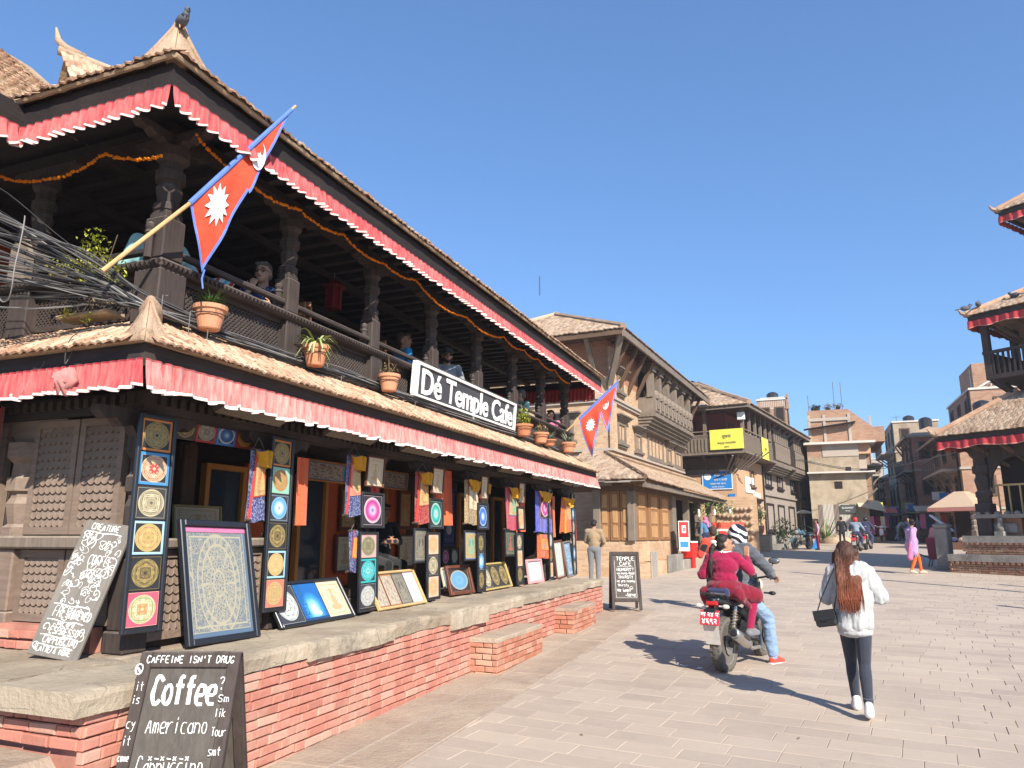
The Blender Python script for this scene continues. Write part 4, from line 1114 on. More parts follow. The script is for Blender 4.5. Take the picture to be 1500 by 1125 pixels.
valance((-9.4,UE-0.2,5.1),(UX-0.1,UE-0.2,5.1),0.3,'plain deep red cloth across the far end of the gallery',GV,6,'valance_red')
# ---- hand lettering
GL={}
def _gl(s):
 for line in s.strip().split('\n'):
  ch,rest=line[0],line[2:]
  GL[ch]=[[(int(p[0])/4,(int(p[1])-2)/6)for p in st.split()]for st in rest.split(',')]
_gl("""A 02 28 42,14 34
B 02 08 28 37 26 05,26 35 43 32 02
C 47 38 18 06 04 12 32 43
D 02 08 28 46 44 22 02
E 48 08 02 42,05 35
F 48 08 02,05 35
G 47 28 06 04 12 32 44 24
H 02 08,42 48,05 45
I 22 28
J 38 33 22 03
K 02 08,48 05 42
L 08 02 42
M 02 08 25 48 42
N 02 08 42 48
O 18 06 04 12 32 44 46 38 18
P 02 08 38 46 35 05
R 02 08 38 46 35 05,25 42
Q 18 06 04 12 32 44 46 38 18,33 41
S 47 28 07 15 35 43 22 03
T 08 48,28 22
U 08 03 12 32 43 48
V 08 22 48
W 08 12 25 32 48
X 02 48,08 42
Y 08 25 48,25 22
Z 08 48 02 42
a 45 26 04 12 42,46 42
b 08 02 32 44 35 05
c 46 16 04 12 42
d 48 42 12 04 16 46
e 04 44 46 16 04 12 42
f 48 28 27 22,06 46
g 46 16 04 13 43,46 41 30 01
h 08 02,05 36 45 42
i 26 22,28 27
k 08 02,46 04 42
l 28 22
m 02 06,05 16 25 22,25 36 45 42
n 02 06,05 26 45 42
o 16 04 12 32 44 36 16
p 00 06,05 26 45 43 22 03
q 46 16 04 12 43,46 40
r 02 06,04 26 46
s 46 16 05 43 32 02
t 28 23 32,06 46
u 06 03 12 42,46 42
v 06 22 46
w 06 12 25 32 46
y 06 23 46,46 20 00
x 02 46,06 42
z 06 46 02 42
? 07 28 47 24,22 21
' 28 26
- 04 44
. 22 21
! 28 24,22 21
& 42 17 28 36 04 12 44
: 25 24,22 21
""")
def chalk(b,text,x,z,h,w=None,r=0.0035,jit=0.02,slope=0.0,bold=0,y=-0.002,m=0):
 """strokes of chalk lying on a board's face (local x right, z up)"""
 adv=h*0.62
 if w:adv=w/max(1,len(text))
 for ch in text:
  if ch!=' ' and ch in GL:
   for st in GL[ch]:
    pts=[]
    for(u,v)in st:
     px=x+u*adv*0.72+random.uniform(-jit,jit)*h
     pz=z+v*h+slope*(px)+random.uniform(-jit,jit)*h
     pts.append(V(px,y,pz))
    q=[pts[0]]
    for i in range(1,len(pts)-1):
     q+=[pts[i].lerp(pts[i-1],0.22),pts[i].lerp(pts[i+1],0.22)]
    if len(pts)>1:q.append(pts[-1])
    ribbon(b,q,r*(1+bold),m)
  x+=adv
def ribbon(b,pts,r,m=0,n=Vector((0,-1,0))):
 vs=[];k=len(pts)
 for i,p in enumerate(pts):
  d=pts[min(k-1,i+1)]-pts[max(0,i-1)]
  if d.length<1e-6:d=Vector((1,0,0))
  s=d.normalized().cross(n)*r*(0.75+0.5*random.random())
  vs+=[p-s,p+s]
 b._add(vs,[(2*i,2*i+1,2*i+3,2*i+2)for i in range(k-1)],m)
def FM(x,y,z,lean=0,yaw=0,roll=0):
 """local frame of a flat thing on the shop front: x along the street, z up, -y towards the square"""
 return Matrix.Translation((x,y,z))@Matrix.Rotation(PI/2+R(yaw),4,'Z')@Matrix.Rotation(-R(lean),4,'X')@Matrix.Rotation(R(roll),4,'Y')
def framed(name,label,cat,Mx,w,h,prints,fmat,fw=0.03,group=None,depth=0.035,gap=0.012,mat_board=None,cols=1):
 """a picture frame standing on its lower edge; prints stacked top to bottom (or side by side)"""
 root=bpy.data.objects.new(name,None);root.empty_display_size=0.1;COL.objects.link(root);root.matrix_basis=Mx
 tag(root,label,cat,group)
 b=MB()
 for a,c,d,e in((-w/2,-w/2+fw,0,h),(w/2-fw,w/2,0,h),(-w/2+fw,w/2-fw,0,fw),(-w/2+fw,w/2-fw,h-fw,h)):
  b.bbox(a,c,-depth,0,d,e,0.006)
 b.build('frame',M[fmat]if isinstance(fmat,str)else fmat,root,local=True)
 MB().box(-w/2+fw*0.5,w/2-fw*0.5,-0.012,-0.002,fw*0.5,h-fw*0.5).build('backing',mat_board or M['picture_black'],root,local=True)
 iw,ih=w-2*fw,h-2*fw
 n=len(prints)
 if cols==1:
  ph=ih/n
  for i,p in enumerate(prints):
   z1=h-fw-ph*i;z0=z1-ph+gap*(n>1);s=min(iw/2,9)
   MB().quad((-iw/2+0.002,-0.016,z0),(iw/2-0.002,-0.016,z0),(iw/2-0.002,-0.016,z1-0.002),(-iw/2+0.002,-0.016,z1-0.002)).build('print',p,root,local=True)
 else:
  pw=iw/n
  for i,p in enumerate(prints):
   x0=-iw/2+pw*i+0.004
   MB().quad((x0,-0.016,fw+0.004),(x0+pw-gap,-0.016,fw+0.004),(x0+pw-gap,-0.016,h-fw-0.004),(x0,-0.016,h-fw-0.004)).build('print',p,root,local=True)
 return root
 # ---- tall strips of mandalas on the posts
GS='tall framed mandala strips on the shop posts'
sx=-4.6
framed('mandala_strip','tallest strip of six mandalas leaning on the corner post, orange at top','mandala strip',FM(-4.58,4.22,1.10,1.5,-3,0.5),0.34,1.60,[MAND[k]for k in('gold_orange','red_blue','cream_dark','gold_sky','gold_black','green_pink')],'black_paint',0.032,GS)
framed('mandala_strip','strip of six mandalas with blue and white disc third from top','mandala strip',FM(-4.6,5.70,1.11,1.2,0,1),0.325,1.60,[MAND[k]for k in('gold_orange','gold_teal','blue_white','gold_black','orange_sky','gold_salmon')],'black_paint',0.03,GS)
data=[(7.28,0.4,('parch','pink_glow',('olive_pink','teal_teal','grey_black')),'bright pink mandala','teal mandala in the middle',0.48),(8.84,0.37,('parch','green_glow',('orange_cream','cream_dark','orange_cream')),'emerald green mandala','orange rosettes at top and bottom',0.41),(10.39,0.28,('parch','blue_glow',('gold_black','blue_white','gold_black')),'cobalt blue mandala','a pale blue mandala between gold ones',0.40),(12.0,0.30,('parch','orange_cream',('cream_dark','orange_cream','gold_black')),'pale orange mandala','a cream mandala in its middle',0.36),(13.66,0.24,(None,None,('grey_black','gold_black','orange_cream')),'','an orange print at its foot beside the blue brocade',0.36),(15.18,0.24,(None,None,('cream_dark','blue_white','cream_dark')),'','a blue print, last post before the end',0.3),]
for y,w,(top,mid,strip),mname,sname,mw in data:
 if top:
  framed('picture','small parchment picture hung above the %s'%mname,'picture',FM(sx,y+0.04,2.33,-3,random.uniform(-3,3)),w*0.92,0.35,[THK['parch']],'picture_brown',0.018,'small parchment pictures at the top of the posts')
  framed('picture','square framed %s hung on a shop post'%mname,'picture',FM(sx,y+0.04,1.87,2,random.uniform(-3,3)),mw,0.4,[MAND[mid]],'picture_black',0.028,'square mandalas in black frames on the posts')
  framed('mandala_strip','short strip of three prints with %s'%sname,'mandala strip',FM(sx,y,0.97,1.5,random.uniform(-2,2)),w,0.86,[MAND[k]for k in strip],'black_paint',0.026,GS)
 else:
  framed('mandala_strip','narrow strip of mandala prints with %s'%sname,'mandala strip',FM(sx,y,0.98,1,0),w,1.68,[MAND[k]for k in strip]*2,'black_paint',0.024,GS)
  # ---- row of five small mandalas under the lintel of bay one
for i,(k,d)in enumerate((('gold_black','gold mandala on brown, first'),('grey_red','grey mandala on red, second'),('blue_frame','blue mandala in a blue border'),('orange_red','orange mandala on red, fourth'),('grey_red','dull gold mandala on red, last'))):
 o=MB(FM(-4.93,4.80+0.245*i,2.6,-8)).quad((-0.118,-0.02,0),(0.118,-0.02,0),(0.118,-0.02,0.185),(-0.118,-0.02,0.185))
 o.box(-0.12,0.12,-0.018,0,-0.002,0.187)
 tag(o.build('mandala_print',MAND[k]),'%s of the row above the parapet'%d,'print','row of five small mandalas under the lintel')
 # ---- big pictures leaning along the plinth
framed('large_painting','large blue and gold wheel painting leaning on the parapet, pink strip on top','painting',FM(-4.46,4.95,0.95,13,0,1.2),0.8,0.98,[THK['wheel']],'black_paint',0.05,'paintings leaning along the plinth',0.05)
pst=MB(FM(-4.46,4.95,0.95,13,0,1.2));pst.box(-0.345,0.345,-0.022,-0.017,0.885,0.925);tag(pst.build('painting_strip',M['pink_cloth']),'thin pink strip along the top of the large blue wheel painting','strip')
framed('triple_painting','wide frame with a mandala, a moonlit blue picture and a parchment','painting',FM(-4.52,6.32,0.95,33,0,0),1.2,0.46,[MAND['grey_black'],THK['moonlight'],THK['parch']],'black_paint',0.03,'paintings leaning along the plinth',0.04,cols=3)
framed('quad_painting','orange framed row of three patterned paintings and one pale blue','painting',FM(-4.55,8.0,0.95,28,0,0),1.12,0.46,[THK['many'],THK['many'],THK['dark'],THK['paleblue']],'pale_pole',0.03,'paintings leaning along the plinth',0.04,cols=4)
framed('framed_disc','dark red frame with a plain sky blue disc on black','painting',FM(-4.72,9.98,0.95,16,-8,0),0.62,0.42,[MAND['sky_disc']],'picture_brown',0.045,'paintings leaning along the plinth',0.05)
framed('triple_painting','gold framed pair of olive mandalas leaning between two posts','painting',FM(-4.66,11.22,0.95,20,0,0),1.1,0.42,[MAND['cream_dark'],MAND['gold_black'],MAND['gold_black']],'gold_art',0.028,'paintings leaning along the plinth',0.04,cols=3)
framed('pale_painting','pale blue print in a pink frame standing on the plinth','painting',FM(-4.6,12.8,0.95,8,0,0),0.78,0.42,[THK['paleblue']],'chalk_pink',0.04,'paintings leaning along the plinth',0.04)
framed('tall_painting','tall pale green painting beside the dark blue tree picture','painting',FM(-4.62,14.3,0.95,6,0,-2),0.56,0.74,[THK['palegreen']],'picture_brown',0.035,'paintings leaning along the plinth',0.04)
framed('tall_painting','tall dark blue tree picture near the plinth end','painting',FM(-4.6,14.93,0.95,8,0,-3),0.5,0.72,[THK['bluetree']],'old_wood',0.03,'paintings leaning along the plinth',0.04)
for y,z,w,h,k,lab in((8.6,1.44,0.4,0.44,'dark','dark monochrome painting hung left of the short strip with orange rosettes'),(10.15,1.42,0.5,0.44,'green','painting of a green seated figure in a black frame'),(11.72,1.44,0.5,0.43,'redfig','black painting of a red seated figure')):
 framed('hung_painting',lab,'painting',FM(-4.66,y,z,2,0,1),w,h,[THK[k]],'black_paint',0.025,'paintings hung low between the posts',0.03)
framed('gilt_print','cream and gold print standing behind the parapet of the first bay','print',FM(-5.55,5.7,1.72,6,0,0),0.62,0.36,[THK['parch']],'gold_art',0.02)
for i,(k,a)in enumerate((('beam','first'),('beam','second'))):
 framed('beam_painting','long dark scroll painting with blue border under the inner beam, %s from the left'%a,'painting',FM(-5.56,PY[2+i]+0.32 if i else PY[2]+0.3,2.44,-5,0,0),0.84,0.26,[THK['beam']],'orange_wood',0.025,'long paintings under the inner beam')
for y,z,w,h,k,fm,lab in((8.74,1.85,0.4,0.6,'buddha','picture_brown','orange painting of a seated figure beside the first glazed door'),(8.7,1.3,0.46,0.5,'parch','picture_brown','parchment diagram below the orange seated figure'),(10.3,1.88,0.4,0.6,'buddha','picture_brown','orange painting of a seated figure beside the second glazed door'),(10.35,1.3,0.5,0.5,'parch','picture_brown','parchment drawing above the seated vendor'),(11.85,1.6,0.5,1.0,'whitefig','navy','tall navy painting of a standing white figure'),(13.3,1.7,0.45,0.7,'dark','picture_black','dim framed painting deep in the sixth bay')):
 framed('inner_painting',lab,'painting',FM(-5.88,y,z,0,0,0),w,h,[THK[k]],fm,0.03,'paintings on the inner wall of the shop',0.04)
for y,k in((11.75,'pink_glow'),(12.1,'grey_black')):
 framed('inner_print','small %s mandala under the navy painting'%('pink' if k=='pink_glow' else 'grey'),'print',FM(-5.88,y,1.27,2),0.32,0.3,[MAND[k]],'picture_black',0.02)
framed('standing_print','small blue print leaning behind the dark red framed disc','print',FM(-5.2,10.5,0.95,14,10),0.36,0.36,[THK['bluetree']],'cream',0.02)
# ---- scroll paintings with brocade borders
def scroll(y,z0,z1,w,bro,paint,silk,label,x=-4.68,yaw=0,flare=0.12,cover=True):
 root=bpy.data.objects.new('scroll_painting',None);root.empty_display_size=0.1;COL.objects.link(root);root.matrix_basis=FM(x,y,z0,0,yaw)
 tag(root,label,'scroll painting','brocade scroll paintings hung beside the posts')
 h=z1-z0
 sd=random.random()*50
 def fn(u,v):
  ww=w*(1+flare*(1-v))
  a=0.03*(1-v)*math.sin(u*9+sd)+0.02*math.sin(u*17+sd)*(1-v)
  return V((u-0.5)*ww,-0.02-0.05*math.sin(u*PI)-a,v*h+0.015*math.sin(u*7+sd)*(1-v))
 b=MB();b.grid(fn,16,12,uv=True);b.build('brocade',BRO[bro],root,smooth=True,local=True)
 p=MB()
 def fp(u,v):
  q=fn(0.22+0.56*u,0.34+0.5*v);return q+V(0,-0.006,0)
 p.grid(fp,10,8,uv=True);p.build('painting',paint,root,smooth=True,local=True)
 for s in(0.16,0.8):
  r_=MB();r_.grid(lambda u,v:fn(s+0.05*u,v)+V(0,-0.01,0),2,10);r_.build('ribbon',M['red_cloth']if bro!='orange' else M['yellow_silk'],root,smooth=True,local=True)
 if cover:
  c=MB()
  def fc(u,v):
   k=math.sin(u*PI)
   return V((u-0.5)*w*(0.95-0.35*(1-v)),-0.07-0.035*math.sin(u*16+sd)-0.05*k,h*(0.98-0.26*(1-v)*(0.5+0.5*k))+0.012*math.sin(u*23))
  c.grid(fc,20,8);c.build('silk_cover',M[silk],root,smooth=True,local=True)
 MB().tube([(-w*0.55,-0.03,h),(w*0.55,-0.03,h)],0.012,8).build('rod',M['dark_wood'],root,local=True)
 MB().tube([(-w*0.62,-0.03,0.005),(w*0.62,-0.03,0.005)],0.014,8).build('rod',M['dark_wood'],root,local=True)
 MB().tube([(-w*0.4,-0.03,h),(0,-0.02,h+0.12),(w*0.4,-0.03,h)],0.003,4).build('cord',M['cable_pale'],root,local=True)
 return root
scroll(5.44,1.92,2.56,0.27,'navy',THK['buddha'],'yellow_silk','navy brocade scroll with gold silk at the second post',yaw=12)
scroll(7.0,2.0,2.66,0.36,'navy',MAND['gold_salmon'],'yellow_silk','navy brocade scroll with mandala left of the pink mandala',yaw=8)
scroll(8.6,1.94,2.6,0.38,'maroon',THK['buddha'],'yellow_silk','maroon brocade scroll left of the emerald mandala')
scroll(10.13,1.95,2.6,0.46,'gold',THK['parch'],'yellow_silk','tan patterned brocade scroll left of the cobalt mandala')
scroll(11.05,1.95,2.62,0.4,'maroon',MAND['gold_black'],'yellow_silk','dark scroll with gold ring pattern in the shade right of the cobalt mandala',x=-4.9)
scroll(11.8,1.88,2.58,0.62,'red',THK['green'],'yellow_silk','crimson brocade scroll with a green painting')
scroll(13.4,1.84,2.6,0.85,'blue',MAND['pink_glow'],'yellow_silk','bright blue brocade scroll with a lilac mandala')
scroll(14.95,1.84,2.55,0.75,'orange',MAND['gold_salmon'],'yellow_silk','orange brocade scroll nearest the end of the shop')
scroll(7.15,1.40,1.84,0.26,'navy',THK['orange'],'yellow_silk','small navy brocade hanging with an orange picture, low on the third post',x=-4.72,cover=False)
scroll(13.36,1.37,1.8,0.6,'orange',THK['orange'],'yellow_silk','small orange hanging below the bright blue brocade',cover=False)
def banner(y,z0,z1,w,mat,label,x=-4.72,yaw=0):
 sd=y*3.3
 b=MB(FM(x,y,z0,0,yaw));h=z1-z0
 b.grid(lambda u,v:V((u-0.5)*w*(1+0.15*(1-v)),-0.02-0.03*math.sin(u*8+sd)*(1.2-v)-0.012*math.sin(u*19+sd),v*h),12,8)
 tag(b.build('cloth_banner',M[mat],smooth=True),label,'cloth banner','plain red cloth banners beside the posts')
banner(6.14,1.89,2.56,0.19,'orange_cloth','coral cloth banner right of the second post')
banner(7.62,1.95,2.6,0.2,'red_cloth','red cloth banner right of the pink mandala',x=-4.8)
banner(9.2,1.9,2.62,0.26,'orange_cloth','coral cloth banner right of the emerald mandala',x=-4.74)
banner(9.72,1.93,2.72,0.34,'orange_cloth','broad orange cloth in front of the dark fourth bay',x=-4.9)
banner(12.42,1.85,2.6,0.26,'orange_cloth','coral cloth banner right of the crimson scroll')
banner(14.1,1.75,2.55,0.3,'orange_cloth','coral cloth banner right of the bright blue scroll')
banner(15.46,1.7,2.5,0.3,'red_cloth','red cloth banner at the far end of the shop front')
banner(12.75,1.0,2.5,0.34,'red_jacket','red and white striped garment hung in the sixth bay',x=-5.0)
b=MB(T(-6.3,4.1,1.95));b.grid(lambda u,v:V((u-0.5)*0.25,-0.05*math.sin(u*7),v*0.9),8,8);tag(b.build('cloth_banner',M['red_cloth'],smooth=True),'red cloth hanging at the left edge beside the carved pillar','cloth banner')
# ---- chalk boards
def a_board(name,label,Mx,w,h,lines,spread=0.34,fw=0.06,extra=None):
 root=bpy.data.objects.new(name,None);root.empty_display_size=0.1;COL.objects.link(root);root.matrix_basis=Mx
 tag(root,label,'chalkboard','chalkboards around the cafe')
 a=math.atan2(spread/2,h)
 for s,nm in((1,'front_leaf'),(-1,'rear_leaf')):
  L=Matrix.Translation((0,0,h))@Matrix.Rotation(-a*s,4,'X')@Matrix.Translation((0,0,-h))
  b=MB(L)
  y0,y1=(-0.02,0.02)
  for xa,xb,za,zb in((-w/2,-w/2+fw,0,h),(w/2-fw,w/2,0,h),(-w/2+fw,w/2-fw,0.14*h,0.14*h+fw),(-w/2+fw,w/2-fw,h-fw*1.3,h)):
   b.bbox(xa,xb,y0-0.004,y1,za,zb,0.005)
  f=b.build(nm,M['dark_wood'],root,local=True)
  MB(L).box(-w/2+fw-0.004,w/2-fw+0.004,-0.006,0.01,0.14*h+fw,h-fw).build('slate',M['board'],f,local=True)
  if s==1:
   for ln in lines:
    c=MB(L);chalk(c,*ln[:4],**ln[4]);c.build('chalk_writing',M['chalk'],f,local=True)
   if extra:c=MB(L);extra(c);c.build('chalk_drawing',M['chalk'],f,local=True,kind='stuff')
 MB().tube([(-w/2+0.05,-spread*0.2,h*0.6),(-w/2+0.05,spread*0.2,h*0.6)],0.006,6).build('chain',M['steel'],root,local=True)
 return root
W1,H1=0.60,1.02
def coffee_extra(c):
 yb=-0.03
 for z,x0 in((0.445,-0.13),(0.30,-0.08)):
  for i in range(7):
   x=x0+i*0.035
   if i%2:ribbon(c,[V(x,-0.009,z),V(x+0.024,-0.009,z-0.003)],0.003)
   else:
    ribbon(c,[V(x,-0.009,z-0.01),V(x+0.018,-0.009,z+0.01)],0.003);ribbon(c,[V(x,-0.009,z+0.01),V(x+0.018,-0.009,z-0.01)],0.003)
 for k in range(5):
  ribbon(c,[V(-0.285+0.012*math.sin(k*2+i),yb+0.003,0.12+0.012*i+0.01*math.sin(i*2.2))for i in range(12)],0.0025)
 for sx_,zs in((0.245,(0.3,0.2,0.1)),(-0.29,(0.92,))):
  for z in zs:
   ribbon(c,[V(sx_+0.022*math.cos(t*0.8),yb+0.003,z+0.03*math.sin(t*0.8))for t in range(9)],0.004)
   ribbon(c,[V(sx_-0.01,yb+0.003,z+0.01),V(sx_+0.012,yb+0.003,z-0.02)],0.006)
CF=dict(y=-0.0075)
a_board('chalkboard','nearest dark A-frame chalkboard with large Coffee lettering',T(-3.52,3.66,gz(3.6),R(21)),W1,H1,[("CAFFEINE ISN'T DRUG",-0.255,0.955,0.04,dict(w=0.53,r=0.0027,y=-0.0255)),('Coffee',-0.185,0.73,0.15,dict(w=0.385,r=0.0085,y=-0.0075,bold=0.2)),('?',0.2,0.82,0.06,dict(r=0.003,y=-0.0075)),('Americano',-0.18,0.575,0.085,dict(w=0.36,r=0.0026,y=-0.0075)),('Cappuccino',-0.19,0.36,0.095,dict(w=0.385,r=0.0028,y=-0.0075)),('Mocha',-0.2,0.19,0.1,dict(w=0.3,r=0.0032,y=-0.0075)),('Tr',0.13,0.24,0.07,dict(w=0.08,r=0.0026,y=-0.0075)),('Sm',0.215,0.74,0.04,dict(w=0.07,r=0.002,y=-0.0275)),('lik',0.21,0.66,0.045,dict(w=0.065,r=0.002,y=-0.0275)),('Tour',0.21,0.56,0.045,dict(w=0.085,r=0.002,y=-0.0275)),('smt',0.21,0.46,0.045,dict(w=0.075,r=0.002,y=-0.0275)),('it',-0.285,0.8,0.05,dict(w=0.05,r=0.002,y=-0.0275)),('is',-0.29,0.73,0.045,dict(w=0.05,r=0.002,y=-0.0275)),('cy',-0.29,0.6,0.05,dict(w=0.055,r=0.002,y=-0.0275)),('it',-0.29,0.51,0.05,dict(w=0.05,r=0.002,y=-0.0275)),('come',-0.296,0.43,0.035,dict(w=0.065,r=0.0028,y=-0.0275)),],0.62,0.07,coffee_extra)
def smile(c):
 ribbon(c,[V(0.1+0.03*math.cos(t*0.5),-0.0075,0.42+0.03*math.sin(t*0.5))for t in range(14)],0.003)
 ribbon(c,[V(0.085,-0.0075,0.412),V(0.1,-0.0075,0.405),V(0.115,-0.0075,0.412)],0.003)
 for z in(0.83,0.69):ribbon(c,[V(-0.15,-0.0075,z),V(0.15,-0.0075,z+0.004)],0.003)
 for xa,za,xb,zb in((-0.2,0.24,-0.2,0.95),(0.2,0.24,0.2,0.95),(-0.2,0.24,0.2,0.24)):ribbon(c,[V(xa,-0.0075,za),V(xb,-0.0075,zb)],0.002)
a_board('chalkboard','small A-frame chalkboard at the plinth end reading Temple Cafe',T(-3.45,14.8,gz(14.9),R(22)),0.58,1.12,[('TEMPLE',-0.16,0.95,0.07,dict(w=0.36,r=0.0052,y=-0.0075)),('CAFE',-0.1,0.85,0.07,dict(w=0.24,r=0.005,y=-0.0075)),('HUNGRY?',-0.16,0.745,0.06,dict(w=0.34,r=0.0048,y=-0.0075)),('we have food',-0.16,0.68,0.045,dict(w=0.34,r=0.0038,y=-0.0075)),('THIRSTY',-0.14,0.6,0.055,dict(w=0.3,r=0.0045,y=-0.0075)),('we are nearby',-0.17,0.53,0.045,dict(w=0.36,r=0.0038,y=-0.0075)),('thirsty',-0.16,0.45,0.05,dict(w=0.22,r=0.0038,y=-0.0075)),('We been',-0.17,0.35,0.055,dict(w=0.26,r=0.0045,y=-0.0075)),('-Serve',-0.02,0.26,0.065,dict(w=0.2,r=0.005,y=-0.0075))],0.5,0.055,smile)
LB=Matrix.Translation((-4.97,3.86,0.955))@Matrix.Rotation(R(14),4,'Z')@Matrix.Rotation(-R(17),4,'X')@Matrix.Rotation(R(8),4,'Y')
lb=bpy.data.objects.new('chalkboard',None);COL.objects.link(lb);lb.matrix_basis=LB
tag(lb,'tall narrow plank chalkboard covered in white doodles leaning on the carved shutters','chalkboard','chalkboards around the cafe')
MB().bbox(-0.2,0.2,-0.012,0.012,0,0.98,0.004).build('plank',M['board_pale'],lb,local=True)
c=MB()
yc=-0.0145
for t_,x,z,h,w in(('FRESH',-0.13,0.27,0.075,0.17),('BREWED',0.02,0.27,0.06,0.16),('ESPRESSO',-0.1,0.155,0.05,0.24),('CAPPUCCINO',-0.12,0.09,0.05,0.28),('LATTE & MORE',-0.14,0.03,0.04,0.28),('CREATURE',-0.13,0.915,0.045,0.24),('COFFEE',-0.04,0.66,0.07,0.2),('ART',-0.05,0.56,0.06,0.12),('we are',-0.06,0.215,0.035,0.14)):
 c2=MB();chalk(c2,t_,x,z,h,w=w,r=0.0031,y=yc);c2.build('chalk_writing',M['chalk'],lb,local=True)
for z in(0.355,0.245,0.14,0.075,0.895):ribbon(c,[V(-0.16+0.03*i,yc,z+0.004*math.sin(i))for i in range(11)],0.0035)
for k in range(95):
 cx,cz=random.uniform(-0.17,0.17),random.choice((random.uniform(0.37,0.9),random.uniform(0.02,0.9)))
 rr_=random.uniform(0.012,0.05);ph=random.random()*6;tw=random.uniform(-1.2,1.2)
 pts=[V(max(-0.19,min(0.19,cx+rr_*(1-i*0.06)*math.cos(ph+i*0.5))),yc,max(0.01,min(0.97,cz+rr_*(1-i*0.05)*math.sin(ph+i*0.5*(1+tw*0.3)))))for i in range(13)]
 ribbon(c,pts,random.uniform(0.0014,0.0032))
c.build('chalk_drawing',M['chalk'],lb,local=True,kind='stuff')
# ---- the cafe sign
sg=thing('cafe_sign','long grey signboard with white border reading Dé Temple Cafe','sign',(-4.66,10.2,3.6))
SM=FM(-4.64,9.98,3.58,-4,0)
Ls=3.5
MB(SM).box(-Ls/2,Ls/2,-0.03,0.0,0,0.42).build('board',M['sign_grey'],sg)
b=MB(SM)
for a,c_,d,e in((-Ls/2-0.03,Ls/2+0.03,0.405,0.44),(-Ls/2-0.03,Ls/2+0.03,-0.02,0.008),(-Ls/2-0.04,-Ls/2+0.05,0.009,0.404),(Ls/2-0.025,Ls/2+0.03,0.009,0.404)):
 b.box(a,c_,-0.06,0.006,d,e)
b.build('border',M['white_paint'],sg)
def text_mesh(txt,size,mat,name,parent,Mx,ext=0.004,off=0.0,sx=1.0,align='CENTER',space=1.0):
 cu=bpy.data.curves.new(name,'FONT');cu.body=txt;cu.size=size;cu.extrude=ext;cu.offset=off;cu.align_x=align;cu.space_character=space
 cu.resolution_u=3
 o=bpy.data.objects.new(name,cu);COL.objects.link(o)
 dg=bpy.context.evaluated_depsgraph_get()
 me=bpy.data.meshes.new_from_object(o.evaluated_get(dg))
 bpy.data.objects.remove(o);bpy.data.curves.remove(cu)
 me.materials.clear();me.materials.append(mat)
 return link(name,me,parent,M=Mx@Matrix.Rotation(PI/2,4,'X')@Matrix.Diagonal((sx,1,1,1)))
text_mesh('Dé Temple Cafe',0.47,M['white_paint'],'lettering',sg,SM@Matrix.Translation((0.02,-0.042,0.045)),0.006,0.009,1.06,space=0.98)
# ---- pots on the gallery parapet
def leaf_tuft(b,c,n,L,w,droop,up=1.0,seed=0):
 for k in range(n):
  a=random.uniform(0,2*PI);r_=L*random.uniform(0.55,1.1);e=random.uniform(0.4,1.25)*up
  pts=[]
  for i in range(5):
   t=i/4
   pts.append(Vector(c)+V(math.cos(a)*r_*t*0.75,math.sin(a)*r_*t*0.75,r_*(e*t-droop*t*t)))
  s=V(-math.sin(a),math.cos(a),0)
  vs=[]
  for i,p in enumerate(pts):
   ww=w*(1-abs(i/4-0.35)*1.15)
   vs+=[p-s*ww/2,p+s*ww/2]
  b._add(vs,[(2*i,2*i+1,2*i+3,2*i+2)for i in range(4)])
def leaf_cloud(b,c,rad,n,size,flat=1.0):
 for k in range(n):
  d=Vector((random.gauss(0,1),random.gauss(0,1),random.gauss(0,1))).normalized()*random.random()**0.45
  p=Vector(c)+Vector((d.x*rad[0],d.y*rad[1],d.z*rad[2]))
  q=Matrix.Rotation(random.uniform(0,6.3),3,'Z')@Matrix.Rotation(random.uniform(-1.1,1.1),3,'X')@Matrix.Rotation(random.uniform(-0.6,0.6),3,'Y')
  s=size*random.uniform(0.6,1.3)
  b._add([p+q@V(*o)for o in((0,-s,0),(s*0.45,0,s*0.12),(0,s,0),(-s*0.45,0,s*0.12))],[(0,1,2,3)])
def pot(x,y,z,r,h,label,plant,cat='potted plant',group='clay pots along the gallery parapet'):
 t=thing('potted_plant',label,cat,(x,y,z),random.random()*6,group)
 b=MB();b.lathe([(r*0.62,0),(r*0.68,h*0.05),(r*0.95,h*0.8),(r*1.06,h*0.82),(r*1.08,h),(r*0.95,h),(r*0.9,h*0.86)],20)
 b.build('clay_pot',M['pot'],t,smooth=False,local=True)
 MB().lathe([(0.001,h*0.84),(r*0.91,h*0.86)],14).build('soil',M['mud'],t,local=True)
 kind,col=plant
 l=MB()
 if kind=='tuft':leaf_tuft(l,(0,0,h*0.9),240,r*1.5,0.011,0.7,1.25)
 if kind=='spider':leaf_tuft(l,(0,0,h*0.85),60,r*2.7,0.034,1.1,1.25)
 if kind=='dry':leaf_cloud(l,(0,0,h+r*0.5),(r*0.9,r*0.9,r*0.7),110,r*0.17);leaf_tuft(l,(0,0,h*0.85),14,r*1.4,0.012,0.2,1.2)
 if kind=='bush':leaf_cloud(l,(0,0,h+r*0.8),(r*0.8,r*0.8,r*1.1),260,r*0.15);leaf_tuft(l,(0,0,h*0.85),10,r*1.9,0.012,0.1,1.3)
 if kind=='spiky':leaf_tuft(l,(0,0,h*0.85),60,r*1.9,0.022,0.35,1.1)
 l.build('leaves',M[col],t,local=True)
 w=MB();w.tube([(r*1.0*math.cos(a*0.5),r*1.0*math.sin(a*0.5),h*0.6)for a in range(14)],0.005,5);w.build('wire_ring',M['cable_black'],t,local=True)
 return t
pot(-4.5,4.56,3.46,0.13,0.2,'clay pot of fine green grass beside the corner pedestal',('tuft','leaf_green'))
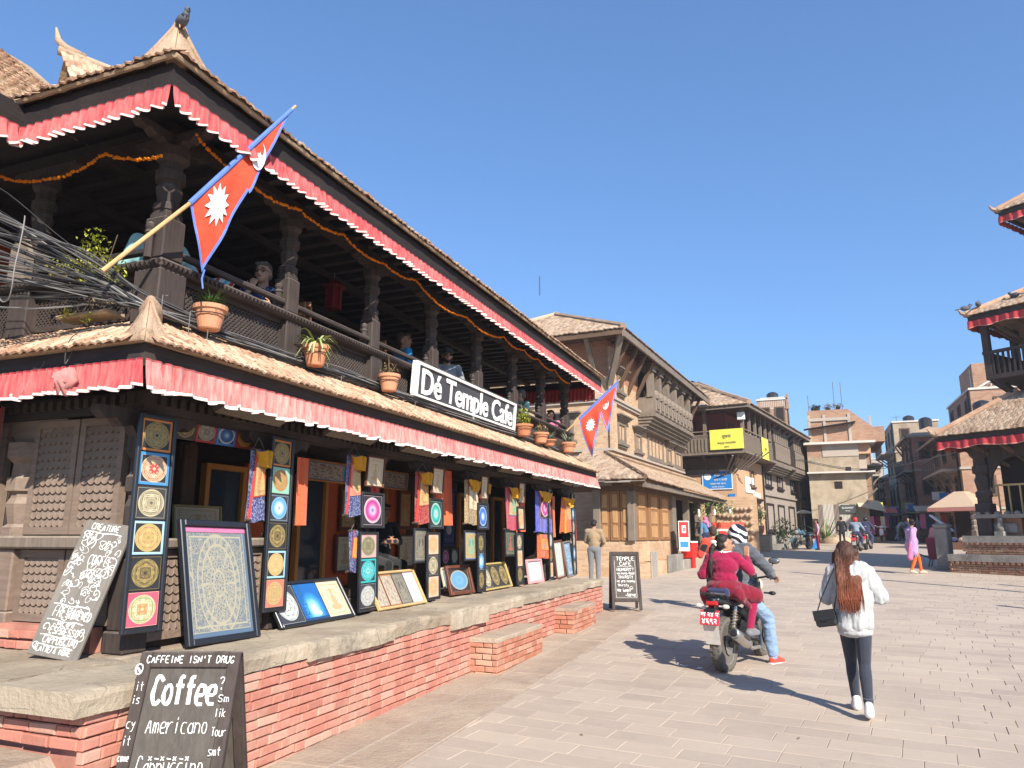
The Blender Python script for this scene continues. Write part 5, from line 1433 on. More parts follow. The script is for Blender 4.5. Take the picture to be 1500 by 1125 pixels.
pot(-4.5,6.0,3.46,0.125,0.21,'clay pot with a striped spider plant',('spider','leaf_stripe'))
pot(-4.5,7.43,3.46,0.125,0.2,'clay pot with dry brown stems left of the cafe sign',('dry','leaf_dry'))
pot(-4.5,11.95,3.48,0.16,0.2,'clay pot with a yellow green bush just right of the sign',('bush','leaf_yellow'))
pot(-4.5,12.85,3.46,0.15,0.19,'clay pot with a bare stem and grey spikes',('dry','leaf_dry'))
pot(-4.5,13.35,3.46,0.13,0.12,'low pot of feathery grey leaves',('spiky','leaf_grey'))
pot(-4.5,14.55,3.46,0.16,0.2,'clay pot with a grey green succulent at the far end of the parapet',('spiky','leaf_grey'))
t=thing('creeper','yellow green creeper growing through the cables at the left parapet','plant',(-5.5,4.1,3.8))
l=MB()
for c_,r_,n in(((-5.3,4.05,4.1),(0.16,0.12,0.2),190),((-5.5,4.0,3.95),(0.25,0.12,0.1),170),((-5.12,4.0,3.87),(0.28,0.1,0.12),200),((-4.95,4.0,3.77),(0.15,0.08,0.08),80),((-5.35,3.95,3.52),(0.1,0.06,0.06),30),((-5.15,3.95,3.47),(0.05,0.05,0.06),24)):
 leaf_cloud(l,c_,r_,n,0.021)
l.build('leaves',M['leaf_yellow'],t)
l=MB()
for k in range(9):l.tube([(-5.2+random.uniform(-.2,.2),4.08,3.6),(-5.3+random.uniform(-.25,.3),4.05,3.85),(-5.3+random.uniform(-.35,.35),4.02,4.0+random.uniform(0,.2))],0.004,4)
l.build('stems',M['leaf_dry'],t)
MB().bbox(-5.55,-4.98,3.98,4.16,3.5,3.54,0.01).build('planter_box',M['mud'],t)
# ---- flags
def flag(label,A,B,drop,yawn,pole0,group,seed,poleM='pale_pole',ext=0.06,sag=0.1,notch=0.30,up_=0.8):
 """double pennant flying from the slanted pole A (low) -> B (high); drop = how far its tips hang"""
 root=thing('flag',label,'flag',pole0,0,group)
 A=Vector(A);B=Vector(B);ax=(B-A);L=ax.length;ax.normalize()
 dn=Vector(drop)
 MB().tube([pole0,A,B+ax*ext],[0.018,0.016,0.012],8).build('pole',M[poleM],root)
 MB().tube([A,A.lerp(B,.5),B],[0.022,0.022,0.018],8).build('sleeve',M['flag_blue'],root)
 W=dn.length;dd=dn.normalized()
 nn=ax.cross(dd).normalized()
 def P(s,t,o=0):
  w=0.035*math.sin(s*20+seed)*min(1,t*3)*(0.4+t)+0.02*math.sin(s*11+t*7+seed)*t
  return A+ax*L*s+dd*W*t+nn*(w+o)+ax*(-sag*L*t*t)
 def region(lo,hi,m0,steps=26,o=0):
  """strip between two curves t=lo(s), hi(s)"""
  pass
 def edge(s):
  if s<0.48:return 1.0-(1.0-notch)*(s/0.48)if s>0.001 else 1.0
  return up_-up_*((s-0.48)/0.52)
 red=MB();blue=MB()
 N=56;K=12
 def add(b,s0,s1,ta0,ta1,tb0,tb1,K=K,o=0):
  vs=[];
  for s,a,c in((s0,ta0,ta1),(s1,tb0,tb1)):
   for k in range(K+1):vs.append(P(s,a+(c-a)*k/K,o))
  b._add(vs,[(k,k+1,K+2+k,K+1+k)for k in range(K)])
 bw=0.035
 for i in range(N):
  s0,s1=i/N,(i+1)/N
  e0,e1=edge(min(s0,0.4799)if s1<=0.481 else max(s0,0.4801)),edge(min(s1,0.4799)if s1<=0.481 else s1)
  w=bw
  r0,r1=max(w*1.2,e0-w*1.6),max(w*1.2,e1-w*1.6)
  if i==0 or e0<w*2.6:add(blue,s0,s1,0,e0,0,e1,K);continue
  add(blue,s0,s1,0,w*1.2,0,w*1.2,2);add(red,s0,s1,w*1.2,r0,w*1.2,r1);add(blue,s0,s1,r0,e0,r1,e1,2)
 k0=int(0.48*N)/N
 if up_>notch+0.1:
  add(blue,0.48,0.497,notch-0.02,up_-0.01,notch-0.03,up_-0.03,10,0.002);add(blue,0.48,0.497,notch-0.02,up_-0.01,notch-0.03,up_-0.03,10,-0.002)
 red.build('field',M['flag_red'],root,smooth=True);blue.build('edging',M['flag_blue'],root,smooth=True)
 for o in(0.016,-0.016):
  e=MB()
  c_=(0.2,0.34)
  sl,st=0.115,0.115*L/W
  pts=[]
  for k in range(24):
   r_=1.0 if k%2==0 else 0.62
   pts.append((c_[0]+sl*r_*math.cos(k*PI/12),c_[1]+st*r_*math.sin(k*PI/12)))
  vs=[P(c_[0],c_[1],o)]+[P(a,b_,o)for a,b_ in pts]
  e._add(vs,[(0,1+k,1+(k+1)%24)for k in range(24)])
  c2=(0.62,0.24);n=14
  outer=[(c2[0]+0.07*math.cos(-0.5+k/n*(PI+1))*1.0,c2[1]+0.07*L/W*math.sin(-0.5+k/n*(PI+1)))for k in range(n+1)]
  inner=[(c2[0]+0.07*math.cos(-0.5+k/n*(PI+1))*0.92,c2[1]-0.035*L/W+0.07*L/W*math.sin(-0.5+k/n*(PI+1))*0.75)for k in range(n+1)]
  vs=[P(a,b_,o)for a,b_ in outer]+[P(a,b_,o)for a,b_ in inner]
  e._add(vs,[(k,k+1,n+2+k,n+1+k)for k in range(n)])
  pts=[]
  for k in range(16):
   r_=1.0 if k%2==0 else 0.6
   pts.append((c2[0]+0.035*r_*math.cos(k*PI/8),c2[1]+0.035*L/W*r_*math.sin(k*PI/8)))
  e._add([P(c2[0],c2[1],o)]+[P(a,b_,o)for a,b_ in pts],[(0,1+k,1+(k+1)%16)for k in range(16)])
  e.build('emblem',M['flag_white'],root)
 return root
GF='red double pennant flags with blue edges'
flag('large red pennant flag on a pale pole slanting up from the gallery corner',(-4.4,4.15,4.39),(-4.0,4.80,5.5),(0.05,0.16,-0.52),0,(-4.74,3.72,3.72),GF,1.0,sag=0.0,notch=0.52,up_=0.58)
MB_=MB();MB_.tube([(-4.35,4.31,3.88),(-4.36,4.3,3.8),(-4.35,4.31,3.72)],0.008,5)
MB_.build('flag_cord',M['flag_blue'],[o for o in COL.objects if o.name=='flag'][0])
flag('smaller red pennant flag at the far end of the cafe gallery',(-4.38,15.0,4.22),(-3.55,15.2,5.02),(0.16,0.02,-0.92),0,(-4.75,14.9,3.85),GF,2.4,sag=-0.12)
# ---- marigold garlands
def garland(pts,sag,label,seed,step=0.028):
 b=MB()
 bead=[]
 for i in range(len(pts)-1):
  a,c_=Vector(pts[i]),Vector(pts[i+1]);L=(c_-a).length
  n=max(3,int(L/step))
  for k in range(n):
   t=k/n
   bead.append(a.lerp(c_,t)+V(0,0,-sag*L*4*t*(1-t)))
 for p in bead:
  b.sphere(p+Vector((random.gauss(0,.004),random.gauss(0,.004),random.gauss(0,.004))),0.0155*random.uniform(0.75,1.2),5,3)
 tag(b.build('garland',M['marigold']),label,'garland','marigold garlands strung along the gallery')
garland([(-4.45,4.2,5.02),(-4.45,4.72,4.92),(-4.45,5.55,4.95),(-4.45,6.3,4.98),(-4.45,7.15,4.95),(-4.45,7.9,5.0),(-4.45,9.45,4.94),(-4.45,10.9,5.0),(-4.45,11.85,5.0),(-4.45,12.6,5.0),(-4.45,13.6,5.0),(-4.45,14.6,4.92)],0.07,'long marigold garland swagged along the right side of the gallery',1)
garland([(-4.62,4.02,4.78),(-5.25,4.02,4.93),(-5.95,4.02,4.82),(-6.8,4.02,5.1)],0.07,'short marigold garland swagged left of the gallery corner',2)
# ---- bundles of cable
def cable(pts,r,mat,n=40,wob=0.02,seed=0):
 P=[Vector(p)for p in pts];out=[]
 k=len(P)-1
 for i in range(n+1):
  t=i/n*k;a=min(k-1,int(t));f=t-a
  p0,p1,p2,p3=P[max(0,a-1)],P[a],P[a+1],P[min(k,a+2)]
  q=0.5*((2*p1)+(p2-p0)*f+(2*p0-5*p1+4*p2-p3)*f*f+(3*p1-p0-3*p2+p3)*f*f*f)
  out.append(q+noise.noise_vector(Vector((i*0.16,seed,1.7)))*wob)
 b=MB();b.tube(out,r,5);return b
GC='electric cables strung round the cafe'
rng=random.Random(3)
root=thing('cable_bundle','thick tangle of grey cables running along the skirt roof of the cafe','cables',(-4.5,4.0,3.3))
for k in range(46):
 z0c=rng.uniform(3.5,4.35);f=(z0c-3.5)/0.85
 yl=3.2+rng.uniform(-0.15,0.15)
 xl=-5.9+rng.uniform(-0.2,0.1)
 e=rng.uniform(-0.05,0.05);zz=rng.uniform(-0.05,0.05)
 pts=[(xl-0.6,yl-0.2,z0c+0.25*f+0.1),(xl+0.25,yl+0.2,z0c-0.08*f),(-4.95,3.85+e,3.56+0.2*f+zz),(-4.6+e,4.05,3.5+zz*0.6),(-4.63+e*0.6,5.0,3.5+zz*.8),(-4.65+e*.6,6.3,3.5+zz*.8+rng.uniform(-.03,.04)),(-4.65+e*.6,7.6,3.52+zz*.8),(-4.63+e*.6,9.0,3.5+zz*0.8+rng.uniform(-.03,.03)),(-4.63+e*.6,10.6,3.51+zz*.8),(-4.64+e*.6,12.3,3.52+zz*.8),(-4.63+e*.6,14.6+rng.uniform(-.6,.3),3.48+zz*.8)]
 if k%4==3:pts=pts[:rng.choice((6,7,8))]
 mt=('cable_grey','cable_black','cable_black','cable_pale','cable_grey')[k%5]
 cable(pts,rng.choice((0.0035,0.004,0.005,0.008)),mt,64,rng.choice((0.03,0.05)),k*1.7).build('cable',M[mt],root)
for k in range(9):
 zt=rng.uniform(4.2,4.55)
 cable([(-6.5,3.0,zt+0.25),(-5.6,3.35,zt-0.05-0.25*rng.random()),(-5.0,3.7,3.85+0.12*rng.random()),(-4.6,4.05,3.6),(-4.6,4.8,3.55)],rng.choice((0.004,0.005,0.007)),'cable_grey',40,0.02,k+40).build('cable',M[('cable_grey','cable_black')[k%2]],root)
for(x,z)in((-5.62,3.9),(-5.75,4.15),(-5.2,3.75)):
 cable([(x,3.4,z+0.35),(x+0.03,3.38,z+0.1),(x+0.02,3.37,z-0.2),(x-0.12,3.4,z-0.3),(x-0.3,3.42,z-0.1)],0.005,'cable_pale',24,0.02,x).build('cable_loop',M['cable_pale'],root)
for(y,h)in((4.02,0.3),(4.3,0.25),(4.5,0.28),(6.4,0.14),(8.0,0.13)):
 MB().tube([(-4.45,y,3.3),(-4.47,y+0.02,3.3+h),(-4.45,y+0.05,3.3+h)],0.003,4).build('wire_hook',M['cable_pale'],root)
tag(cable([(-4.86,3.66,3.12),(-4.88,3.62,3.0),(-4.8,3.6,3.2),(-4.55,3.75,3.3)],0.004,'cable_pale',20,0.0,3).build('thin_wire',M['cable_grey']),'thin wire drooping from the knot of the lower left valance','wire')
# ---- furniture in the gallery
def chair(x,y,z,rz,label):
 t=thing('chair',label,'chair',(x,y,z),rz,'wooden chairs in the gallery')
 MB().bbox(-0.2,0.2,-0.2,0.2,0.42,0.46,0.01).build('seat',M['chair_wood'],t,local=True)
 for sx_ in(-1,1):
  for sy in(-1,1):
   MB().box(sx_*0.18-0.02,sx_*0.18+0.02,sy*0.18-0.02,sy*0.18+0.02,0,0.42 if sy<0 else 1.0).build('leg',M['chair_wood'],t,local=True)
 MB().bbox(-0.2,0.2,0.17,0.2,0.86,1.06,0.01).build('backrest',M['chair_wood'],t,local=True)
 for i in range(4):MB().box(-0.13+0.08*i,-0.1+0.08*i,0.175,0.195,0.47,0.86).build('slat',M['chair_wood'],t,local=True)
def table(x,y,z,w,d,label,mat='brown_wood',h=0.72):
 t=thing('table',label,'table',(x,y,z),0,'wooden tables in the gallery')
 MB().bbox(-w/2,w/2,-d/2,d/2,h-0.04,h,0.006).build('table_top',M[mat],t,local=True)
 MB().box(-w/2+0.04,w/2-0.04,-d/2+0.04,d/2-0.04,h-0.12,h-0.041).build('apron',M['chair_wood'],t,local=True)
 for sx_ in(-1,1):
  for sy in(-1,1):MB().box(sx_*(w/2-0.06)-0.025,sx_*(w/2-0.06)+0.025,sy*(d/2-0.06)-0.025,sy*(d/2-0.06)+0.025,0,h-0.12).build('leg',M[mat],t,local=True)
table(-5.15,5.15,3.3,0.6,0.8,'dark table at the first gallery bay with an open magazine')
table(-5.2,7.05,3.3,0.6,0.6,'brown table in the second gallery bay between two chairs','chair_wood')
table(-5.2,9.4,3.3,0.6,0.7,'brown table in front of the man with the cap','chair_wood')
chair(-5.25,6.33,3.3,0,'left wooden chair of the empty table in the second bay')
chair(-5.2,6.72,3.3,R(180),'right wooden chair of the empty table in the second bay')
chair(-5.3,8.5,3.3,R(180),'wooden chair under the man in the bright blue shirt')
chair(-5.2,10.95,3.3,R(20),'wooden chair at the fifth gallery bay')
mg=MB(T(-5.0,5.12,4.09,R(15),R(52)));mg.quad((-0.16,-0.14,0),(0.0,-0.14,0.015),(0.0,0.12,0.015),(-0.16,0.12,0));mg.quad((0,-0.14,0.015),(0.16,-0.14,0),(0.16,0.12,0),(0,0.12,0.015))
mo=Mat('magazine_page',0.6,0.3);mu,mv=mo.uv();mo.out(mo.mix(mv.lt(0.45)*mu.gt(0.15),mo.ramp(mu,[(0,(0.7,0.7,0.68)),(0.35,(0.2,0.5,0.6)),(0.6,(0.7,0.7,0.68)),(0.75,(0.6,0.08,0.05))],True),(0.72,0.72,0.7)))
mg.box(-0.16,0.16,-0.141,0.121,-0.012,-0.004)
tag(mg.build('magazine',mo.m),'open white magazine with coloured pictures held at the first gallery table','magazine')
t=thing('lantern','dark red hexagonal wooden lantern hanging in the second gallery bay','lantern',(-5.6,7.78,5.0))
b=MB();b.lathe([(0.02,0.12),(0.15,0.02),(0.17,0.0),(0.1,-0.02)],6);b.build('cap',M['cigar_red'],t,local=True)
for k in range(6):MB().box(-0.012,0.012,-0.012,0.012,-0.3,0,M=T(0.1*math.cos(k*PI/3),0.1*math.sin(k*PI/3),0)).build('bar',M['cigar_red'],t,local=True)
b=MB();b.lathe([(0.08,-0.27),(0.08,-0.03)],6);b.build('shade',M['maroon'],t,local=True)
b=MB();b.lathe([(0.11,-0.3),(0.12,-0.28)],6);b.build('base',M['cigar_red'],t,local=True)
MB().tube([(0,0,0.1),(0.0,0.01,0.2),(0.01,0,0.3)],0.004,5).build('cord',M['cable_pale'],t,local=True)
for y in(10.5,):
 t=thing('lantern','small black lantern hanging behind the fourth column of the gallery','lantern',(-6.0,y,4.75))
 MB().tube([(0,0,0),(0,0,0.55)],0.005,5).build('cord',M['cable_black'],t,local=True)
 b=MB();b.lathe([(0.12,-0.25),(0.13,-0.2),(0.13,-0.05),(0.03,0.02)],8);b.build('shade',M['black_paint'],t,local=True)
def bird(p,rz,label,s=1.0,group=None):
 t=thing('pigeon',label,'bird',p,rz,group)
 b=MB();b.sphere((0,0,0.07*s),(0.055*s,0.1*s,0.055*s),10,6);b.sphere((0,-0.1*s,0.135*s),(0.03*s,0.035*s,0.034*s),8,5);b.tube([(0,-0.06*s,0.08*s),(0,-0.095*s,0.125*s)],[0.04*s,0.027*s],8);b.tube([(0,0.07*s,0.07*s),(0,0.2*s,0.04*s)],[0.03*s,0.02*s],6,flat=0.4)
 b.build('body',M['bird_grey'],t,smooth=True,local=True)
 MB().tube([(0,-0.13*s,0.135*s),(0,-0.155*s,0.125*s)],[0.008*s,0.002*s],5).build('beak',M['black_plastic'],t,local=True)
 for k in(-1,1):MB().tube([(k*0.02*s,0,0.03*s),(k*0.02*s,-0.01*s,-0.02*s)],0.006*s,5).build('leg',M['pot'],t,local=True)
bird((-4.22,3.74,5.64),R(70),'pigeon perched on the corner horn of the cafe roof',0.8)
# ---- the town round the square
def lbox(parent,name,mat,*a,**k):
 return MB().box(*a).build(name,M[mat]if isinstance(mat,str)else mat,parent,local=True)
def carved_window(parent,face,u0,u1,z0,z1,cornice=True,mat='old_wood',panes=2,depth=0.1,lattice_=True):
 """timber window with stepped cornice and sill; face maps (u, out, z) to the parent's space"""
 b=MB(face);fw=min(0.12,(u1-u0)*0.16)
 b.box(u0,u0+fw,-depth,0.06,z0,z1);b.box(u1-fw,u1,-depth,0.06,z0,z1)
 b.box(u0+fw,u1-fw,-depth,0.05,z1-fw,z1);b.box(u0+fw,u1-fw,-depth,0.05,z0,z0+fw)
 w=b.build('window',M[mat],parent,local=True)
 s=MB(face);s.box(u0-0.12,u1+0.12,-0.02,0.14,z0-0.1,z0-0.003);s.box(u0-0.05,u1+0.05,-0.02,0.09,z0-0.17,z0-0.103);s.build('sill',M[mat],w,local=True)
 if cornice:
  c=MB(face)
  for k in range(4):c.box(u0-0.08-0.07*k,u1+0.08+0.07*k,-0.02,0.1+0.06*k,z1+0.003+0.06*k,z1+0.06+0.06*k)
  c.build('cornice',M[mat],w,local=True)
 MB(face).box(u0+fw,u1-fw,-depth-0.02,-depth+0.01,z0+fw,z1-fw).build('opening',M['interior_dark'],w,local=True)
 if lattice_:
  l=MB(face);n=max(1,panes)
  for k in range(1,n):
   x=u0+fw+(u1-u0-2*fw)*k/n;l.box(x-0.035,x+0.035,-depth+0.02,0.03,z0+fw,z1-fw)
  st=0.11;x=u0+fw+st
  while x<u1-fw-0.02:
   l.box(x-0.016,x+0.016,-depth+0.011,-depth+0.04,z0+fw,z1-fw);x+=st
  l.build('lattice',M[mat],w,local=True)
 return w
def FR(off=0,flip=False):
 return Matrix(((0,1,0,off),(1,0,0,0),(0,0,1,0),(0,0,0,1)))
def FL(y=0):
 return Matrix(((1,0,0,0),(0,-1,0,y),(0,0,1,0),(0,0,0,1)))
def strut(b,p,q,w=0.13):b.beam(p,q,w,w*0.8)
# ============ the tall brick house with the shop lean-to
mh=thing('brick_house','three storey tan brick house with carved bay window and wooden shop doors','house',(-5.0,22.8,0.45),R(-4))
def Z(z):return z-0.45
MO,S0,S1=-1.6,2.97,14.4
lbox(mh,'wall','wall_tan',-9.5,MO,S0,S1,Z(0.3),Z(7.5));lbox(mh,'wall','wall_red_brick_and_shade',-9.5,MO,S0,S1,Z(7.502),Z(8.9))  # redder top wall puts the shade under the eave into the brick colour
for z,o in((6.55,0.1),(6.65,0.16),(4.75,0.12)):
 b=MB();b.box(MO+0.001,MO+o,S0-o,6.6 if z>6 else S1,Z(z),Z(z+0.09));b.box(-9.5,MO,S0-o,S0-0.001,Z(z),Z(z+0.09));b.build('belt_course',M['concrete'],mh,local=True)
b=MB();b.box(MO+0.001,MO+0.09,S0-0.09,S0+0.55,Z(4.8),Z(8.6));b.build('corner_pier',M['wall_tan'],mh,local=True)
for s0,s1,z0,z1,n in((3.75,4.75,5.15,5.95,2),(6.0,6.9,5.05,5.8,2),(7.9,10.5,4.95,6.0,4),(11.1,12.0,5.0,5.75,2),(12.75,14.1,4.95,5.75,2),(3.9,4.6,7.1,7.75,2)):
 carved_window(mh,FR(MO),s0,s1,Z(z0),Z(z1),True,'old_wood',n)
carved_window(mh,FL(S0),-4.2,-3.0,Z(5.2),Z(6.0),True,'old_wood',2)
carved_window(mh,FL(S0),-4.0,-3.1,Z(7.3),Z(8.0),False,'old_wood',2)
bay=MB()
x1=MO+0.75
for k in range(5):bay.box(MO+0.001,MO+0.3+0.11*k,6.75-0.05*k,13.9+0.02*k,Z(6.0+0.12*k),Z(6.117+0.12*k))
bay.build('bay_base',M['old_wood'],mh,local=True)
b=MB();b.box(MO+0.001,x1-0.06,6.7,13.85,Z(6.6),Z(7.3));b.build('bay_parapet',M['old_wood'],mh,local=True)
pm=MB();pm.bbox(-0.02,0.05,-0.3,0.3,-0.26,0.26,0.04);pm.bbox(0.051,0.09,-0.16,0.16,-0.15,0.15,0.03);pmm=pm.mesh('carved_panel',M['old_wood'])
for k in range(10):link('carved_panel',pmm,mh,True,M=Matrix.Translation((x1-0.06,7.07+0.705*k,Z(6.95))))
bm_=MB();bm_.lathe([(0.17,-0.14),(0.2,0),(0.17,0.14),(0.08,0.2)],10);bmm=bm_.mesh('carved_boss',M['old_wood'])
for k in range(10):link('carved_boss',bmm,mh,True,M=Matrix.Translation((x1-0.12,7.07+0.705*k,Z(7.4))))
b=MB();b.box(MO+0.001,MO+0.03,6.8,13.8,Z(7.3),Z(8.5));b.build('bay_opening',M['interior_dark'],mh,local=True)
for s in(6.8,8.0,9.4,10.8,12.2,13.6):
 b=MB();b.box(x1-0.35,x1-0.1,s-0.16,s+0.16,Z(7.3),Z(8.6));b.box(x1-0.42,x1-0.03,s-0.26,s+0.26,Z(8.35),Z(8.55));b.build('bay_column',M['old_wood'],mh,local=True)
lbox(mh,'bay_lintel','old_wood',MO+0.001,x1,6.7,13.9,Z(8.55),Z(8.75))
EO,ES0,ES1,EZ=-0.65,1.8,17.3,8.92
RW=4.3;RH=2.15;XL_=EO-2*RW
b=MB()
b.quad((EO,ES0,Z(EZ)),(EO,ES1,Z(EZ)),(EO-RW,ES1-RW,Z(EZ+RH)),(EO-RW,ES0+RW,Z(EZ+RH)))
b.quad((XL_,ES0,Z(EZ)),(EO,ES0,Z(EZ)),(EO-RW,ES0+RW,Z(EZ+RH)),(EO-RW-0.01,ES0+RW,Z(EZ+RH)))
b.quad((EO,ES1,Z(EZ)),(XL_,ES1,Z(EZ)),(EO-RW-0.01,ES1-RW,Z(EZ+RH)),(EO-RW,ES1-RW,Z(EZ+RH)))
b.quad((XL_,ES1,Z(EZ)),(XL_,ES0,Z(EZ)),(EO-RW,ES0+RW,Z(EZ+RH)),(EO-RW,ES1-RW,Z(EZ+RH)))
b.build('roof_bed',M['mud'],mh,local=True)
TO=tile_meshes(M['tile_old'],0.19,0.26,0.03)
sl=Vector((-RW,0,RH));tile_field((EO+0.03,ES0,Z(EZ+0.01)),(0,1,0),sl,ES1-ES0,sl.length,0.19,0.15,mh,TO,60,clip=lambda s,h:h*0.88<s<ES1-ES0-h*0.88,local=True)
sl=Vector((0,RW,RH));tile_field((XL_,ES0-0.03,Z(EZ+0.01)),(1,0,0),sl,-XL_+EO,sl.length,0.19,0.15,mh,TO,60,clip=lambda s,h:h*0.88<s<2*RW-h*0.88,local=True)
b=MB();b.tube([(EO-RW*t,ES0+RW*t,Z(EZ+RH*t)+0.04)for t in(0,.2,.4,.6,.8,1)],0.13,7);b.tube([(EO-RW,ES0+RW,Z(EZ+RH)+0.05),(EO-RW,ES1-RW,Z(EZ+RH)+0.05)],0.16,7);b.tube([(XL_+RW*t,ES0+RW*t,Z(EZ+RH*t)+0.04)for t in(0,.5,1)],0.13,7)
b.build('ridge_roll',M['tile_old'],mh,local=True)
b=MB();b.box(EO-0.06,EO+0.02,ES0,ES1,Z(EZ-0.3),Z(EZ-0.02));b.build('fascia',M['old_wood'],mh,local=True)
b=MB();b.box(XL_,EO-0.06,ES0-0.02,ES0+0.06,Z(EZ-0.22),Z(EZ-0.02));b.build('fascia',M['brown_wood'],mh,local=True)
b=MB();b.box(XL_+0.1,EO-0.07,ES0+0.07,ES1-0.1,Z(EZ-0.06),Z(EZ-0.03));b.build('soffit',M['brown_wood'],mh,local=True)
for i in range(12):
 s=3.0+i*1.16
 b=MB();strut(b,(MO-0.02,s,Z(7.2)),(EO-0.12,s-0.1,Z(EZ-0.12)));b.build('strut',M['brown_wood'],mh,local=True)
b=MB();strut(b,(MO,S0,Z(7.1)),(EO-0.1,ES0+0.1,Z(EZ-0.1)),0.2);b.build('strut',M['old_wood'],mh,local=True)
for i in range(4):
 x=MO-0.5-i*1.6
 b=MB();strut(b,(x,S0+0.02,Z(7.4)),(x,ES0+0.12,Z(EZ-0.15)),0.16);b.build('strut',M['old_wood'],mh,local=True)
b=MB()
for i in range(30):b.box(EO-0.9,EO-0.07,ES0+0.4+i*0.5,ES0+0.48+i*0.5,Z(EZ-0.16),Z(EZ-0.065))
b.build('rafter',M['brown_wood'],mh,local=True,kind='stuff')
LT=4.55
b=MB()
lp=[(0.62,-0.65,3.45),(0.62,17,3.3),(MO+0.02,17,LT),(MO+0.02,2.2,LT),(-2.4,-0.65,3.45),(-2.4,2.2,LT)]
P_=[V(a,c,Z(z))for a,c,z in lp]
b.quad(P_[0],P_[1],P_[2],P_[3]);b.quad(P_[4],P_[0],P_[3],P_[5]);b.build('lean_to_roof',M['mud'],mh,local=True)
sl=P_[3]-P_[0];slr=V(MO-0.62,0,LT-3.45)
tile_field(P_[0]+V(0.04,0,0.02),(0,1,-0.0085),slr,17.6,slr.length-0.05,0.17,0.13,mh,TO,100,clip=lambda s,h:s>h*1.18,local=True)
slr2=V(0,2.85,LT-3.45)
tile_field(P_[4]+V(0,-0.03,0.02),(1,0,0),slr2,3.02,slr2.length-0.05,0.17,0.13,mh,TO,60,clip=lambda s,h:s<3.0-h*0.74,local=True)
b=MB();b.tube([P_[0].lerp(P_[3],t/5)+V(0,0,0.05)for t in range(6)],0.08,6);b.build('hip_roll',M['brown_wood'],mh,local=True)
b=MB();b.tube([P_[3]+V(0.02,0,0.04),P_[2]+V(0.02,0,0.04)],0.09,6);b.tube([P_[5]+V(0,-0.02,0.04),P_[3]+V(0,0,0.04)],0.09,6);b.build('flashing',M['clay'],mh,local=True)
b=MB();b.box(0.5,0.6,-0.6,17,Z(3.2),Z(3.36));b.build('eave_beam',M['old_wood'],mh,local=True)
for i in range(7):
 x=-2.3+i*0.42
 MB().box(-0.2,0.2,-0.25,0.02,-0.008,0.008,M=T(x+0.2,-0.62,Z(3.40+0.02*(i%2)),0,R(8+5*(i%3)))).build('tin_sheet',M['stucco_grey_and_shade']if i%2 else M['old_wood'],mh,local=True)
lbox(mh,'shop_wall','wall_tan',-2.3,-0.02,0.02,5.0,Z(0.3),Z(1.6))
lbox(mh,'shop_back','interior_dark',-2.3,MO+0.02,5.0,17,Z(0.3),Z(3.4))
lbox(mh,'shop_floor','kerb_stone',MO+0.021,0.75,5.02,16.5,Z(0.3),Z(1.12))
lbox(mh,'shop_plinth','wall_tan',-0.019,0.5,-0.4,4.4,Z(0.2),Z(0.98))
for i,(y,w,h)in enumerate(((0.0,0.7,0.9),(2.0,0.8,0.75),(2.9,0.9,0.75),(3.6,1.1,0.55))):
 MB().bbox(0.501,0.54+0.05*i,y,y+w,Z(0.4),Z(0.4+h),0.02).build('foundation_stone',M['grey_stone'],mh,local=True)
def door(u0,u1,face,z0,z1,label=None):
 b=MB(face);b.box(u0,u1,-0.03,0.02,z0,z1);d=b.build('door_leaf',M['door_wood'],mh,local=True)
 n=3;hs=[(0.03,0.3),(0.33,0.62),(0.65,0.95)]
 for a,c in hs:
  p=MB(face);p.bbox(u0+(u1-u0)*0.22,u1-(u1-u0)*0.22,0.012,0.04,z0+(z1-z0)*a+0.03,z0+(z1-z0)*c,0.01);p.build('door_panel',M['door_panel_wood'],d,local=True)
z0,z1=Z(1.62),Z(3.12)
for k in range(3):door(-1.06+0.34*k,-0.75+0.34*k,FL(0),z0,z1)
for k in range(3):door(0.28+1.5*k,1.62+1.5*k,FR(0),z0,z1)
for(a,c)in((-0.03,0.0),(-1.14,0),(-2.2,0),(0,4.9),(0,5.15),(0,7.4),(0,9.6),(0,12.0),(0,14.4)):
 b=MB();b.bbox(a-0.12,a+0.12,c-0.12,c+0.12,Z(1.1 if c>5 else 1.6),Z(3.2),0.02);b.build('shop_post',M['old_wood'],mh,local=True)
b=MB();b.box(-0.1,0.1,-0.12,17,Z(3.121),Z(3.3));b.box(-2.3,-0.1,-0.1,0.1,Z(3.121),Z(3.3));b.build('shop_lintel',M['brown_wood'],mh,local=True)
lbox(mh,'side_wall','dark_wood',-3.6,-2.32,0.1,0.25,Z(0.4),Z(3.3))
b=MB(FL(0.1))
for k in range(9):b.box(-3.5,-2.4,0.0,0.03,Z(1.2+0.22*k),Z(1.36+0.22*k))
b.build('side_panel',M['carved_wood'],mh,local=True)
